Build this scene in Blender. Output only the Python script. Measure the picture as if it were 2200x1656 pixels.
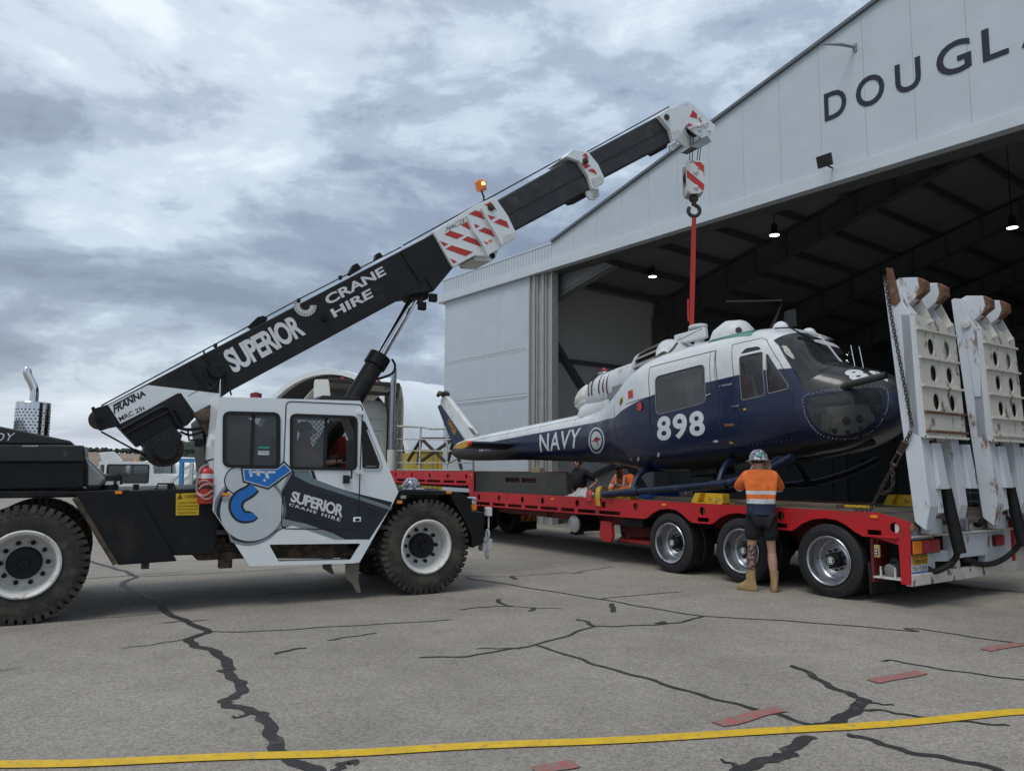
# Mobile crane lifting a navy helicopter onto a low-loader trailer in front of a hangar.
# Units are metres; each thing has its own frame: s = along it, t = away across it, z = up.
import bpy, bmesh, math, random
from mathutils import Vector, Matrix
from mathutils.geometry import tessellate_polygon, delaunay_2d_cdt
random.seed(7)
R = math.radians
scene = bpy.context.scene
for o in list(bpy.data.objects):
    bpy.data.objects.remove(o)

# ------------------------------------------------------------------ camera
cam_d = bpy.data.cameras.new('camera')
cam = bpy.data.objects.new('camera', cam_d)
scene.collection.objects.link(cam)
CAMERA = {'lens': 26.8364, 'pitch': 6.2808, 'roll': 0.35, 'h': 1.62, 'shift_y': 0}
cam_d.sensor_width = 36.0
cam_d.lens = CAMERA['lens']
cam_d.clip_start = 0.1
cam_d.clip_end = 6000
cam.matrix_world = (Matrix.Translation((0, 0, CAMERA['h'])) @ Matrix.Rotation(R(90 + CAMERA['pitch']), 4, 'X')
                    @ Matrix.Rotation(R(CAMERA['roll']), 4, 'Z'))
scene.camera = cam
scene.render.resolution_x = 1024
scene.render.resolution_y = 770

# ------------------------------------------------------------------ sky, sun, exposure
SUN_EL, SUN_AZ = R(52), R(-35)
SKY_OFF = (1.2, 7.7, 3.3)
world = bpy.data.worlds.new('World')
scene.world = world
world.use_nodes = True
wn, wl = world.node_tree.nodes, world.node_tree.links
wn.clear()


def wnode(kind, **kw):
    n = wn.new(kind)
    for k, v in kw.items():
        setattr(n, k, v)
    return n


def wmath(op, a, b=None, clamp=False):
    n = wn.new('ShaderNodeMath')
    n.operation = op
    n.use_clamp = clamp
    for i, v in enumerate((a, b)):
        if v is None:
            continue
        if isinstance(v, (int, float)):
            n.inputs[i].default_value = v
        else:
            wl.new(v, n.inputs[i])
    return n.outputs[0]


out = wnode('ShaderNodeOutputWorld')
sky = wnode('ShaderNodeTexSky', sky_type='NISHITA')
sky.sun_disc = False
sky.sun_elevation = SUN_EL
sky.sun_rotation = SUN_AZ
sky.air_density = 1.3
sky.dust_density = 2.0
bg_sky = wnode('ShaderNodeBackground')
wl.new(sky.outputs[0], bg_sky.inputs[0])
bg_sky.inputs[1].default_value = 0.10
# a deck of stratocumulus: noise on a flat layer seen in perspective
tc = wnode('ShaderNodeTexCoord')
sep = wnode('ShaderNodeSeparateXYZ')
wl.new(tc.outputs['Generated'], sep.inputs[0])
dz = wmath('ADD', wmath('MAXIMUM', sep.outputs[2], 0.0), 0.09)
comb = wnode('ShaderNodeCombineXYZ')
wl.new(wmath('DIVIDE', sep.outputs[0], dz), comb.inputs[0])
wl.new(wmath('DIVIDE', sep.outputs[1], dz), comb.inputs[1])


def wnoise(scale, detail, rough, sx=1.0, sy=1.0, off=(0, 0, 0), distort=0.0):
    mp = wnode('ShaderNodeMapping')
    mp.inputs['Scale'].default_value = (sx, sy, 1)
    mp.inputs['Location'].default_value = off
    wl.new(comb.outputs[0], mp.inputs[0])
    n = wnode('ShaderNodeTexNoise')
    n.inputs['Scale'].default_value = scale
    n.inputs['Detail'].default_value = detail
    n.inputs['Roughness'].default_value = rough
    n.inputs['Distortion'].default_value = distort
    wl.new(mp.outputs[0], n.inputs['Vector'])
    return n.outputs['Fac']


def wnoise_dir(scale, detail, rough, sz, off):
    mp = wnode('ShaderNodeMapping')
    mp.inputs['Scale'].default_value = (1, 1, sz)
    mp.inputs['Location'].default_value = off
    wl.new(tc.outputs['Generated'], mp.inputs[0])
    n = wnode('ShaderNodeTexNoise')
    n.inputs['Scale'].default_value = scale
    n.inputs['Detail'].default_value = detail
    n.inputs['Roughness'].default_value = rough
    n.inputs['Distortion'].default_value = 0.35
    wl.new(mp.outputs[0], n.inputs['Vector'])
    return n.outputs['Fac']


big = wnoise(0.50, 5, 0.5, 0.8, 1.15, SKY_OFF, 0.2)
mid = wnoise_dir(3.6, 9, 0.6, 2.3, (4.5, 4.9, 8.8))
fine = wnoise_dir(9.0, 8, 0.62, 2.2, (1.7, 5.2, 4.9))
dens = wmath('ADD', wmath('ADD', wmath('MULTIPLY', big, 0.50), wmath('MULTIPLY', mid, 0.38)), wmath('MULTIPLY', fine, 0.14))
ramp = wnode('ShaderNodeValToRGB')
wl.new(dens, ramp.inputs[0])
cr = ramp.color_ramp
cr.interpolation = 'EASE'
cr.elements[0].position = 0.42
cr.elements[0].color = (0.15, 0.19, 0.265, 1)
cr.elements[1].position = 0.615
cr.elements[1].color = (0.62, 0.69, 0.755, 1)
for p, c in ((0.465, (0.20, 0.25, 0.335, 1)), (0.505, (0.30, 0.365, 0.455, 1)), (0.55, (0.45, 0.53, 0.615, 1))):
    e = cr.elements.new(p)
    e.color = c
# near the horizon the layer thins into a pale band
hz = wnode('ShaderNodeMapRange', interpolation_type='SMOOTHSTEP')
hz.inputs['From Min'].default_value = 0.015
hz.inputs['From Max'].default_value = 0.14
hz.inputs['To Min'].default_value = 0.55
hz.inputs['To Max'].default_value = 0.0
wl.new(sep.outputs[2], hz.inputs[0])
mixh = wnode('ShaderNodeMix', data_type='RGBA')
wl.new(hz.outputs[0], mixh.inputs['Factor'])
wl.new(ramp.outputs[0], mixh.inputs['A'])
mixh.inputs['B'].default_value = (0.42, 0.475, 0.57, 1)
bg_cloud = wnode('ShaderNodeBackground')
wl.new(mixh.outputs['Result'], bg_cloud.inputs[0])
bg_cloud.inputs[1].default_value = 1.0
mixs = wnode('ShaderNodeMixShader')
mixs.inputs[0].default_value = 0.90
wl.new(bg_sky.outputs[0], mixs.inputs[1])
wl.new(bg_cloud.outputs[0], mixs.inputs[2])
wl.new(mixs.outputs[0], out.inputs[0])

sun_d = bpy.data.lights.new('sun', 'SUN')
sun_d.energy = 1.1
sun_d.angle = R(25)
sun_d.color = (1.0, 0.96, 0.90)
sun = bpy.data.objects.new('sun', sun_d)
scene.collection.objects.link(sun)
# light comes from high on the left, a little behind the camera
sun.rotation_euler = Vector((0.35, 0.55, -1.15)).to_track_quat('-Z', 'Y').to_euler()

scene.view_settings.view_transform = 'Standard'
scene.view_settings.look = 'None'
scene.view_settings.gamma = 1.0
scene.view_settings.exposure = 0.42
scene.view_settings.use_curve_mapping = False

# ------------------------------------------------------------------ materials
MATS = {}


def mat(name, col, rough=0.5, metal=0.0, var=0.06, scale=6.0, dirt=None, dirt_amt=0.0, dirt_scale=3.0, bump=0.0,
        bump_scale=60.0, spec=0.5, coat=0.0, trans=0.0, emit=0.0, stretch=(1, 1, 1), rvar=0.12, dirt_hard=0.08, alpha=1.0, ior=1.45):
    """A procedural paint: colour with mottling, a patchy dirt or rust layer, roughness variation and fine relief."""
    if name in MATS:
        return MATS[name]
    m = bpy.data.materials.new(name)
    m.use_nodes = True
    nt = m.node_tree
    n, l = nt.nodes, nt.links
    b = n['Principled BSDF']
    b.inputs['Roughness'].default_value = rough
    b.inputs['Metallic'].default_value = metal
    b.inputs['Specular IOR Level'].default_value = spec
    b.inputs['Coat Weight'].default_value = coat
    b.inputs['Coat Roughness'].default_value = 0.08
    b.inputs['Transmission Weight'].default_value = trans
    b.inputs['Alpha'].default_value = alpha
    b.inputs['IOR'].default_value = ior
    tcn = n.new('ShaderNodeTexCoord')
    mp = n.new('ShaderNodeMapping')
    mp.inputs['Scale'].default_value = stretch
    l.new(tcn.outputs['Object'], mp.inputs[0])
    nz = n.new('ShaderNodeTexNoise')
    nz.inputs['Scale'].default_value = scale
    nz.inputs['Detail'].default_value = 6
    nz.inputs['Roughness'].default_value = 0.6
    l.new(mp.outputs[0], nz.inputs['Vector'])
    mr = n.new('ShaderNodeMapRange')
    mr.inputs['From Min'].default_value = 0.3
    mr.inputs['From Max'].default_value = 0.7
    mr.inputs['To Min'].default_value = 1 - var
    mr.inputs['To Max'].default_value = 1 + var
    l.new(nz.outputs['Fac'], mr.inputs[0])
    mx = n.new('ShaderNodeMix')
    mx.data_type = 'RGBA'
    mx.blend_type = 'MULTIPLY'
    mx.inputs['Factor'].default_value = 1.0
    mx.inputs['A'].default_value = (*col, 1)
    l.new(mr.outputs[0], mx.inputs['B'])
    res = mx.outputs['Result']
    if dirt:
        nd = n.new('ShaderNodeTexNoise')
        nd.inputs['Scale'].default_value = dirt_scale
        nd.inputs['Detail'].default_value = 9
        nd.inputs['Roughness'].default_value = 0.68
        l.new(mp.outputs[0], nd.inputs['Vector'])
        md = n.new('ShaderNodeMapRange')
        md.interpolation_type = 'SMOOTHSTEP'
        c = 0.72 - 0.45 * dirt_amt
        md.inputs['From Min'].default_value = c - dirt_hard
        md.inputs['From Max'].default_value = c + dirt_hard
        l.new(nd.outputs['Fac'], md.inputs[0])
        m2 = n.new('ShaderNodeMix')
        m2.data_type = 'RGBA'
        l.new(md.outputs[0], m2.inputs['Factor'])
        l.new(res, m2.inputs['A'])
        m2.inputs['B'].default_value = (*dirt, 1)
        res = m2.outputs['Result']
        mr3 = n.new('ShaderNodeMapRange')
        mr3.inputs['To Min'].default_value = rough
        mr3.inputs['To Max'].default_value = min(1, rough + 0.35)
        l.new(md.outputs[0], mr3.inputs[0])
        l.new(mr3.outputs[0], b.inputs['Roughness'])
    elif rvar:
        mr2 = n.new('ShaderNodeMapRange')
        mr2.inputs['From Min'].default_value = 0.3
        mr2.inputs['From Max'].default_value = 0.7
        mr2.inputs['To Min'].default_value = max(0.02, rough - rvar)
        mr2.inputs['To Max'].default_value = min(1, rough + rvar)
        l.new(nz.outputs['Fac'], mr2.inputs[0])
        l.new(mr2.outputs[0], b.inputs['Roughness'])
    l.new(res, b.inputs['Base Color'])
    if emit:
        l.new(res, b.inputs['Emission Color'])
        b.inputs['Emission Strength'].default_value = emit
    if bump:
        nb = n.new('ShaderNodeTexNoise')
        nb.inputs['Scale'].default_value = bump_scale
        nb.inputs['Detail'].default_value = 4
        l.new(mp.outputs[0], nb.inputs['Vector'])
        bp = n.new('ShaderNodeBump')
        bp.inputs['Strength'].default_value = bump
        bp.inputs['Distance'].default_value = 0.01
        l.new(nb.outputs['Fac'], bp.inputs['Height'])
        l.new(bp.outputs[0], b.inputs['Normal'])
    MATS[name] = m
    return m


def glass(name, tint, density, rough=0.03):
    """Tinted pane: part clear, part tint, with a mirror sheen."""
    if name in MATS:
        return MATS[name]
    m = bpy.data.materials.new(name)
    m.use_nodes = True
    n, l = m.node_tree.nodes, m.node_tree.links
    n.clear()
    o = n.new('ShaderNodeOutputMaterial')
    tr = n.new('ShaderNodeBsdfTransparent')
    tr.inputs[0].default_value = (*tint, 1)
    di = n.new('ShaderNodeBsdfDiffuse')
    di.inputs[0].default_value = (*[c * 0.35 + 0.02 for c in tint], 1)
    mx = n.new('ShaderNodeMixShader')
    nz = n.new('ShaderNodeTexNoise')
    nz.inputs['Scale'].default_value = 2.2
    nz.inputs['Detail'].default_value = 5
    tcn = n.new('ShaderNodeTexCoord')
    l.new(tcn.outputs['Object'], nz.inputs['Vector'])
    mr = n.new('ShaderNodeMapRange')
    mr.inputs['To Min'].default_value = max(0, density - 0.1)
    mr.inputs['To Max'].default_value = min(1, density + 0.1)
    l.new(nz.outputs['Fac'], mr.inputs[0])
    l.new(mr.outputs[0], mx.inputs[0])
    l.new(tr.outputs[0], mx.inputs[1])
    l.new(di.outputs[0], mx.inputs[2])
    gl = n.new('ShaderNodeBsdfGlossy')
    gl.inputs['Roughness'].default_value = rough
    fr = n.new('ShaderNodeFresnel')
    fr.inputs[0].default_value = 1.5
    m2 = n.new('ShaderNodeMixShader')
    l.new(fr.outputs[0], m2.inputs[0])
    l.new(mx.outputs[0], m2.inputs[1])
    l.new(gl.outputs[0], m2.inputs[2])
    l.new(m2.outputs[0], o.inputs[0])
    MATS[name] = m
    return m


# ------------------------------------------------------------------ mesh kit
COL = scene.collection


def frame(rows):
    return Matrix([*[list(r) for r in rows], [0, 0, 0, 1]])


def props(o, label=None, cat=None, group=None, kind=None):
    for k, v in (('label', label), ('category', cat), ('group', group), ('kind', kind)):
        if v:
            o[k] = v
    return o


def thing(name, label, cat, mw=None, group=None):
    o = bpy.data.objects.new(name, None)
    o.empty_display_size = 0.2
    COL.objects.link(o)
    if mw is not None:
        o.matrix_world = mw
    return props(o, label, cat, group)


class MB:
    """Collects shapes; build() links them as one mesh object."""

    def __init__(self):
        self.v, self.f = [], []

    def add(self, vs, fs):
        k = len(self.v)
        self.v += [tuple(p) for p in vs]
        self.f += [tuple(i + k for i in f) for f in fs]
        return self

    def box(self, x0, x1, y0, y1, z0, z1):
        vs = [(x, y, z) for x in (x0, x1) for y in (y0, y1) for z in (z0, z1)]
        return self.add(vs, [(0, 1, 3, 2), (4, 6, 7, 5), (0, 4, 5, 1), (2, 3, 7, 6), (0, 2, 6, 4), (1, 5, 7, 3)])

    def prism(self, pts, a, b, axis='t', holes=()):
        """Flat plate of any outline, with holes, between two values of one axis."""
        loops = [list(pts)] + [list(h) for h in holes]
        flat = [p for lp in loops for p in lp]

        def P(p, w):
            return (p[0], w, p[1]) if axis == 't' else (w, p[0], p[1]) if axis == 's' else (p[0], p[1], w)
        n = len(flat)
        vs = [P(p, a) for p in flat] + [P(p, b) for p in flat]
        fs = []
        if holes:
            tris = tessellate_polygon([[Vector((p[0], p[1], 0)) for p in lp] for lp in loops])
        else:
            tris = [tuple(range(n))]
        for t in tris:
            fs.append(tuple(t))
            fs.append(tuple(i + n for i in reversed(t)))
        k = 0
        for lp in loops:
            m = len(lp)
            for i in range(m):
                j = (i + 1) % m
                fs.append((k + i, k + j, k + j + n, k + i + n))
            k += m
        return self.add(vs, fs)

    def tube(self, path, r, n=10, caps=True, closed=False):
        path = [Vector(p) for p in path]
        rs = r if isinstance(r, (list, tuple)) else [r] * len(path)
        rings = []
        up = None
        N = len(path)
        for i, p in enumerate(path):
            if closed:
                d = path[(i + 1) % N] - path[i - 1]
            else:
                d = (path[min(i + 1, N - 1)] - path[max(i - 1, 0)])
            d.normalize()
            if up is None:
                up = Vector((0, 0, 1)) if abs(d.z) < 0.9 else Vector((1, 0, 0))
            x = d.cross(up).normalized()
            y = x.cross(d).normalized()
            up = y
            rings.append([p + rs[i] * (math.cos(2 * math.pi * k / n) * x + math.sin(2 * math.pi * k / n) * y) for k in range(n)])
        vs = [q for rg in rings for q in rg]
        fs = []
        for i in range(N if closed else N - 1):
            j = (i + 1) % N
            for k in range(n):
                k2 = (k + 1) % n
                fs.append((i * n + k, i * n + k2, j * n + k2, j * n + k))
        if caps and not closed:
            fs.append(tuple(range(n - 1, -1, -1)))
            fs.append(tuple((N - 1) * n + k for k in range(n)))
        return self.add(vs, fs)

    def lathe(self, prof, o, ax, n=32, x=None, caps=True):
        """Turn (radius, height) pairs round an axis."""
        o, ax = Vector(o), Vector(ax).normalized()
        x = Vector(x) if x else (Vector((0, 0, 1)) if abs(ax.z) < 0.9 else Vector((1, 0, 0)))
        x = (x - ax * x.dot(ax)).normalized()
        y = ax.cross(x)
        vs = [o + ax * h + r * (math.cos(2 * math.pi * k / n) * x + math.sin(2 * math.pi * k / n) * y) for r, h in prof for k in range(n)]
        fs = []
        for i in range(len(prof) - 1):
            for k in range(n):
                k2 = (k + 1) % n
                fs.append((i * n + k, i * n + k2, (i + 1) * n + k2, (i + 1) * n + k))
        if caps and prof[0][0] > 1e-5:
            fs.append(tuple(range(n - 1, -1, -1)))
        if caps and prof[-1][0] > 1e-5:
            fs.append(tuple((len(prof) - 1) * n + k for k in range(n)))
        return self.add(vs, fs)

    def loft(self, rings, caps=True):
        n = len(rings[0])
        vs = [p for rg in rings for p in rg]
        fs = []
        for i in range(len(rings) - 1):
            for k in range(n):
                k2 = (k + 1) % n
                fs.append((i * n + k, i * n + k2, (i + 1) * n + k2, (i + 1) * n + k))
        if caps:
            fs.append(tuple(range(n - 1, -1, -1)))
            fs.append(tuple((len(rings) - 1) * n + k for k in range(n)))
        return self.add(vs, fs)

    def ball(self, c, rx, ry, rz, n=16, m=10):
        c = Vector(c)
        prof = [(math.sin(math.pi * i / m), -math.cos(math.pi * i / m)) for i in range(m + 1)]
        vs = [(c.x + rx * r * math.cos(2 * math.pi * k / n), c.y + ry * r * math.sin(2 * math.pi * k / n), c.z + rz * h) for r, h in prof for k in range(n)]
        fs = [(i * n + k, i * n + (k + 1) % n, (i + 1) * n + (k + 1) % n, (i + 1) * n + k) for i in range(m) for k in range(n)]
        return self.add(vs, fs)

    def bar(self, a, b, w, h, up=(0, 0, 1)):
        """Rectangular bar from a to b."""
        a, b = Vector(a), Vector(b)
        d = (b - a).normalized()
        x = d.cross(Vector(up))
        x = x.normalized() if x.length > 1e-4 else Vector((1, 0, 0))
        y = x.cross(d).normalized()
        vs = [p + sx * x * w / 2 + sy * y * h / 2 for p in (a, b) for sx, sy in ((-1, -1), (1, -1), (1, 1), (-1, 1))]
        return self.add(vs, [(3, 2, 1, 0), (4, 5, 6, 7), (0, 1, 5, 4), (1, 2, 6, 5), (2, 3, 7, 6), (3, 0, 4, 7)])

    def mesh(self, name):
        me = bpy.data.meshes.new(name)
        me.from_pydata(self.v, [], self.f)
        bm = bmesh.new()
        bm.from_mesh(me)
        bmesh.ops.remove_doubles(bm, verts=bm.verts, dist=1e-5)
        bmesh.ops.recalc_face_normals(bm, faces=bm.faces)
        bm.to_mesh(me)
        bm.free()
        return me

    def build(self, name, material, parent=None, bevel=0.0, smooth=False, segs=2):
        me = self.mesh(name)
        return obj(name, me, material, parent, bevel, smooth, segs)


def obj(name, me, material, parent=None, bevel=0.0, smooth=False, segs=2):
    me.materials.append(material)
    o = bpy.data.objects.new(name, me)
    COL.objects.link(o)
    if parent is not None:
        o.parent = parent
    if smooth:
        me.shade_smooth()
        me.set_sharp_from_angle(angle=R(38 if smooth is True else smooth))
    if bevel:
        md = o.modifiers.new('bevel', 'BEVEL')
        md.width = bevel
        md.segments = segs
        md.limit_method = 'ANGLE'
        md.angle_limit = R(40)
    return o


def copy_tree(o, parent=None):
    c = o.copy()
    COL.objects.link(c)
    c.parent = parent
    for ch in o.children:
        copy_tree(ch, c)
    return c


def circ(c, r, n=24, ry=None, a0=0.0):
    ry = r if ry is None else ry
    return [(c[0] + r * math.cos(a0 + 2 * math.pi * k / n), c[1] + ry * math.sin(a0 + 2 * math.pi * k / n)) for k in range(n)]


def rrect(x0, x1, y0, y1, r, n=5):
    pts = []
    for cx_, cy_, a in ((x1 - r, y1 - r, 0), (x0 + r, y1 - r, 90), (x0 + r, y0 + r, 180), (x1 - r, y0 + r, 270)):
        for k in range(n + 1):
            t = R(a + 90 * k / n)
            pts.append((cx_ + r * math.cos(t), cy_ + r * math.sin(t)))
    return pts


def round_poly(pts, r, n=4):
    """Round the corners of an outline."""
    out_ = []
    N = len(pts)
    for i in range(N):
        p, a, b = Vector(pts[i]), Vector(pts[i - 1]), Vector(pts[(i + 1) % N])
        da, db = (a - p), (b - p)
        q = min(r, da.length * 0.45, db.length * 0.45)
        s, e = p + da.normalized() * q, p + db.normalized() * q
        for k in range(n + 1):
            t = k / n
            v = s * (1 - t) ** 2 + p * 2 * t * (1 - t) + e * t * t
            out_.append((v.x, v.y))
    return out_


def inset(pts, d):
    """Move an outline inwards (d > 0) or outwards."""
    N = len(pts)
    area = sum(pts[i][0] * pts[(i + 1) % N][1] - pts[(i + 1) % N][0] * pts[i][1] for i in range(N))
    sg = 1 if area > 0 else -1
    out_ = []
    for i in range(N):
        p, a, b = Vector(pts[i]), Vector(pts[i - 1]), Vector(pts[(i + 1) % N])
        e1, e2 = (p - a).normalized(), (b - p).normalized()
        n1, n2 = Vector((-e1.y, e1.x)) * sg, Vector((-e2.y, e2.x)) * sg
        m = (n1 + n2)
        m = m / max(0.35, m.length_squared / 2) if m.length > 1e-6 else n1
        out_.append((p.x + m.x * d, p.y + m.y * d))
    return out_


def glyphs(text, bold=0.0, shear=0.0, spacing=1.0):
    cu = bpy.data.curves.new('lettering', 'FONT')
    cu.body = text
    cu.offset = bold
    cu.shear = shear
    cu.space_character = spacing
    cu.resolution_u = 4
    o = bpy.data.objects.new('lettering', cu)
    me = bpy.data.meshes.new_from_object(o)
    vs = [(v.co.x, v.co.y) for v in me.vertices]
    fs = [tuple(p.vertices) for p in me.polygons]
    bpy.data.objects.remove(o)
    bpy.data.curves.remove(cu)
    bpy.data.meshes.remove(me)
    return vs, fs


def lettering(text, quad, fn, material, parent, bold=0.0, shear=0.0, spacing=1.0, name='lettering'):
    """Letters filling a quad (bottom-left, bottom-right, top-right, top-left) of a surface; fn maps (u, v) to the place."""
    vs, fs = glyphs(text, bold, shear, spacing)
    x0, x1 = min(v[0] for v in vs), max(v[0] for v in vs)
    y0, y1 = min(v[1] for v in vs), max(v[1] for v in vs)
    bl, br, tr, tl = [Vector(q) for q in quad]
    pts = []
    for x, y in vs:
        u, w = (x - x0) / (x1 - x0), (y - y0) / (y1 - y0)
        p = (bl * (1 - u) + br * u) * (1 - w) + (tl * (1 - u) + tr * u) * w
        pts.append(fn(p.x, p.y))
    me = bpy.data.meshes.new(name)
    me.from_pydata(pts, [], fs)
    return obj(name, me, material, parent)


def on_t(t):
    return lambda s, z: (s, t, z)


def on_s(s):
    return lambda t, z: (s, t, z)


def decal(pts, t, material, parent, name, holes=(), th=0.003):
    return MB().prism(pts, t, t - th, 't', holes).build(name, material, parent)


def stroke(path, w):
    """Outline of a thick line with given widths."""
    path = [Vector(p) for p in path]
    ws = w if isinstance(w, (list, tuple)) else [w] * len(path)
    L, Rr = [], []
    for i, p in enumerate(path):
        d = (path[min(i + 1, len(path) - 1)] - path[max(i - 1, 0)]).normalized()
        nrm = Vector((-d.y, d.x)) * ws[i] / 2
        L.append(tuple(p + nrm))
        Rr.append(tuple(p - nrm))
    return L + Rr[::-1]


def smooth_path(pts, n=6):
    """Catmull-Rom through the points."""
    P = [Vector(p) for p in pts]
    out_ = []
    for i in range(len(P) - 1):
        a, b, c, d = P[max(i - 1, 0)], P[i], P[i + 1], P[min(i + 2, len(P) - 1)]
        for k in range(n):
            t = k / n
            out_.append(0.5 * ((2 * b) + (c - a) * t + (2 * a - 5 * b + 4 * c - d) * t * t + (3 * b - a - 3 * c + d) * t ** 3))
    out_.append(P[-1])
    return [tuple(q) for q in out_]


def chain_links(path, link=0.05, wire=0.008):
    """Chain along a path: alternate links turned a quarter."""
    P = [Vector(p) for p in smooth_path(path, 12)]
    mb = MB()
    acc, i, turn = 0.0, 0, 0
    pos = P[0].copy()
    k = 0
    while k < len(P) - 1:
        d = P[k + 1] - pos
        if d.length < link * 0.72:
            k += 1
            continue
        d.normalize()
        c = pos + d * link * 0.36
        side = d.cross(Vector((0, 0, 1)))
        side = side.normalized() if side.length > 0.1 else Vector((1, 0, 0))
        oth = d.cross(side).normalized()
        x = side if turn % 2 else oth
        pts = [c + d * math.cos(a) * link * 0.5 + x * math.sin(a) * link * 0.33 for a in [2 * math.pi * q / 8 for q in range(8)]]
        mb.tube(pts, wire, 5, closed=True)
        pos = pos + d * link * 0.72
        turn += 1
    return mb

# ------------------------------------------------------------------ ground
def asphalt():
    m = bpy.data.materials.new('asphalt')
    m.use_nodes = True
    n, l = m.node_tree.nodes, m.node_tree.links
    b = n['Principled BSDF']
    tcn = n.new('ShaderNodeTexCoord')

    def noise(scale, det, ro):
        z = n.new('ShaderNodeTexNoise')
        z.inputs['Scale'].default_value = scale
        z.inputs['Detail'].default_value = det
        z.inputs['Roughness'].default_value = ro
        l.new(tcn.outputs['Object'], z.inputs['Vector'])
        return z.outputs['Fac']

    def remap(v, a, b_, c, d):
        r = n.new('ShaderNodeMapRange')
        for k, x in zip(('From Min', 'From Max', 'To Min', 'To Max'), (a, b_, c, d)):
            r.inputs[k].default_value = x
        l.new(v, r.inputs[0])
        return r.outputs[0]

    def mul(a, c):
        r = n.new('ShaderNodeMix')
        r.data_type = 'RGBA'
        r.blend_type = 'MULTIPLY'
        r.inputs['Factor'].default_value = 1
        if isinstance(a, tuple):
            r.inputs['A'].default_value = a
        else:
            l.new(a, r.inputs['A'])
        l.new(c, r.inputs['B'])
        return r.outputs['Result']
    vor = n.new('ShaderNodeTexVoronoi')
    vor.inputs['Scale'].default_value = 72
    l.new(tcn.outputs['Object'], vor.inputs['Vector'])
    sepc = n.new('ShaderNodeSeparateColor')
    l.new(vor.outputs['Color'], sepc.inputs[0])
    stone = remap(sepc.outputs[0], 0, 1, 0.74, 1.27)
    grit = remap(noise(320, 3, 0.7), 0.3, 0.7, 0.82, 1.18)
    patch = remap(noise(0.45, 6, 0.6), 0.3, 0.7, 0.82, 1.14)
    patch2 = remap(noise(2.6, 6, 0.62), 0.3, 0.7, 0.92, 1.08)
    c = mul(mul(mul(mul((0.285, 0.258, 0.222, 1), stone), grit), patch), patch2)
    # brownish dusty stains
    st = remap(noise(0.9, 8, 0.66), 0.60, 0.74, 0, 0.42)
    mx = n.new('ShaderNodeMix')
    mx.data_type = 'RGBA'
    l.new(st, mx.inputs['Factor'])
    l.new(c, mx.inputs['A'])
    mx.inputs['B'].default_value = (0.215, 0.182, 0.14, 1)
    # old drips and oil spots
    sp = remap(noise(3.1, 5, 0.55), 0.685, 0.73, 0, 0.55)
    mo = n.new('ShaderNodeMix')
    mo.data_type = 'RGBA'
    l.new(sp, mo.inputs['Factor'])
    l.new(mx.outputs['Result'], mo.inputs['A'])
    mo.inputs['B'].default_value = (0.085, 0.08, 0.076, 1)
    l.new(mo.outputs['Result'], b.inputs['Base Color'])
    b.inputs['Roughness'].default_value = 0.88
    b.inputs['Specular IOR Level'].default_value = 0.3
    bp = n.new('ShaderNodeBump')
    bp.inputs['Strength'].default_value = 0.5
    bp.inputs['Distance'].default_value = 0.006
    l.new(vor.outputs['Distance'], bp.inputs['Height'])
    l.new(bp.outputs[0], b.inputs['Normal'])
    return m


M_ASPH = asphalt()
g = MB().box(-2600, 2600, -400, 4200, -0.5, 0).build('ground', M_ASPH)
props(g, kind='structure')
M_GRASS = mat('dry_grass', (0.15, 0.15, 0.06), 0.95, var=0.35, scale=0.3, dirt=(0.2, 0.15, 0.08), dirt_amt=0.45, dirt_scale=0.05)
gf = MB().prism([(-900, 66), (-10, 72), (0, 90), (900, 90), (900, 1400), (-900, 1400)], 0.0, 0.02, 'z').build('grass_field', M_GRASS)
props(gf, kind='structure')

M_BIT = mat('bitumen', (0.032, 0.030, 0.029), 0.62, var=0.3, scale=18, dirt=(0.10, 0.095, 0.09), dirt_amt=0.22, dirt_scale=9, bump=0.3, bump_scale=90)


def seal(pts, w0, w1=None, z=0.004, material=None, name='crack_seal', rag=0.13):
    """A poured strip of crack sealant with a wandering edge."""
    w1 = w0 if w1 is None else w1
    P = smooth_path([(p[0], p[1], 0) for p in pts], 8)
    L, Q = [], []
    ph = random.uniform(0, 9)
    for i, p in enumerate(P):
        a, b = Vector(P[max(i - 1, 0)]), Vector(P[min(i + 1, len(P) - 1)])
        d = (b - a).normalized()
        nrm = Vector((-d.y, d.x, 0))
        u = i / (len(P) - 1)
        w = (w0 * (1 - u) + w1 * u) / 2
        if rag > 0.1 and i in (0, len(P) - 1):
            w *= 0.45
        j1 = 1 + rag * (math.sin(i * 1.3 + ph) + 0.7 * random.uniform(-1, 1))
        j2 = 1 + rag * (math.sin(i * 0.9 + ph * 2) + 0.7 * random.uniform(-1, 1))
        q = Vector(p) + nrm * 0.012 * math.sin(i * 0.8 + ph)
        L.append(q + nrm * w * j1)
        Q.append(q - nrm * w * j2)
    n = len(L)
    vs = [(q.x, q.y, z) for q in L + Q]
    fs = [(i, i + 1, n + i + 1, n + i) for i in range(n - 1)]
    me = bpy.data.meshes.new(name)
    me.from_pydata(vs, [], fs)
    return props(obj(name, me, material or M_BIT), kind='structure')


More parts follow.
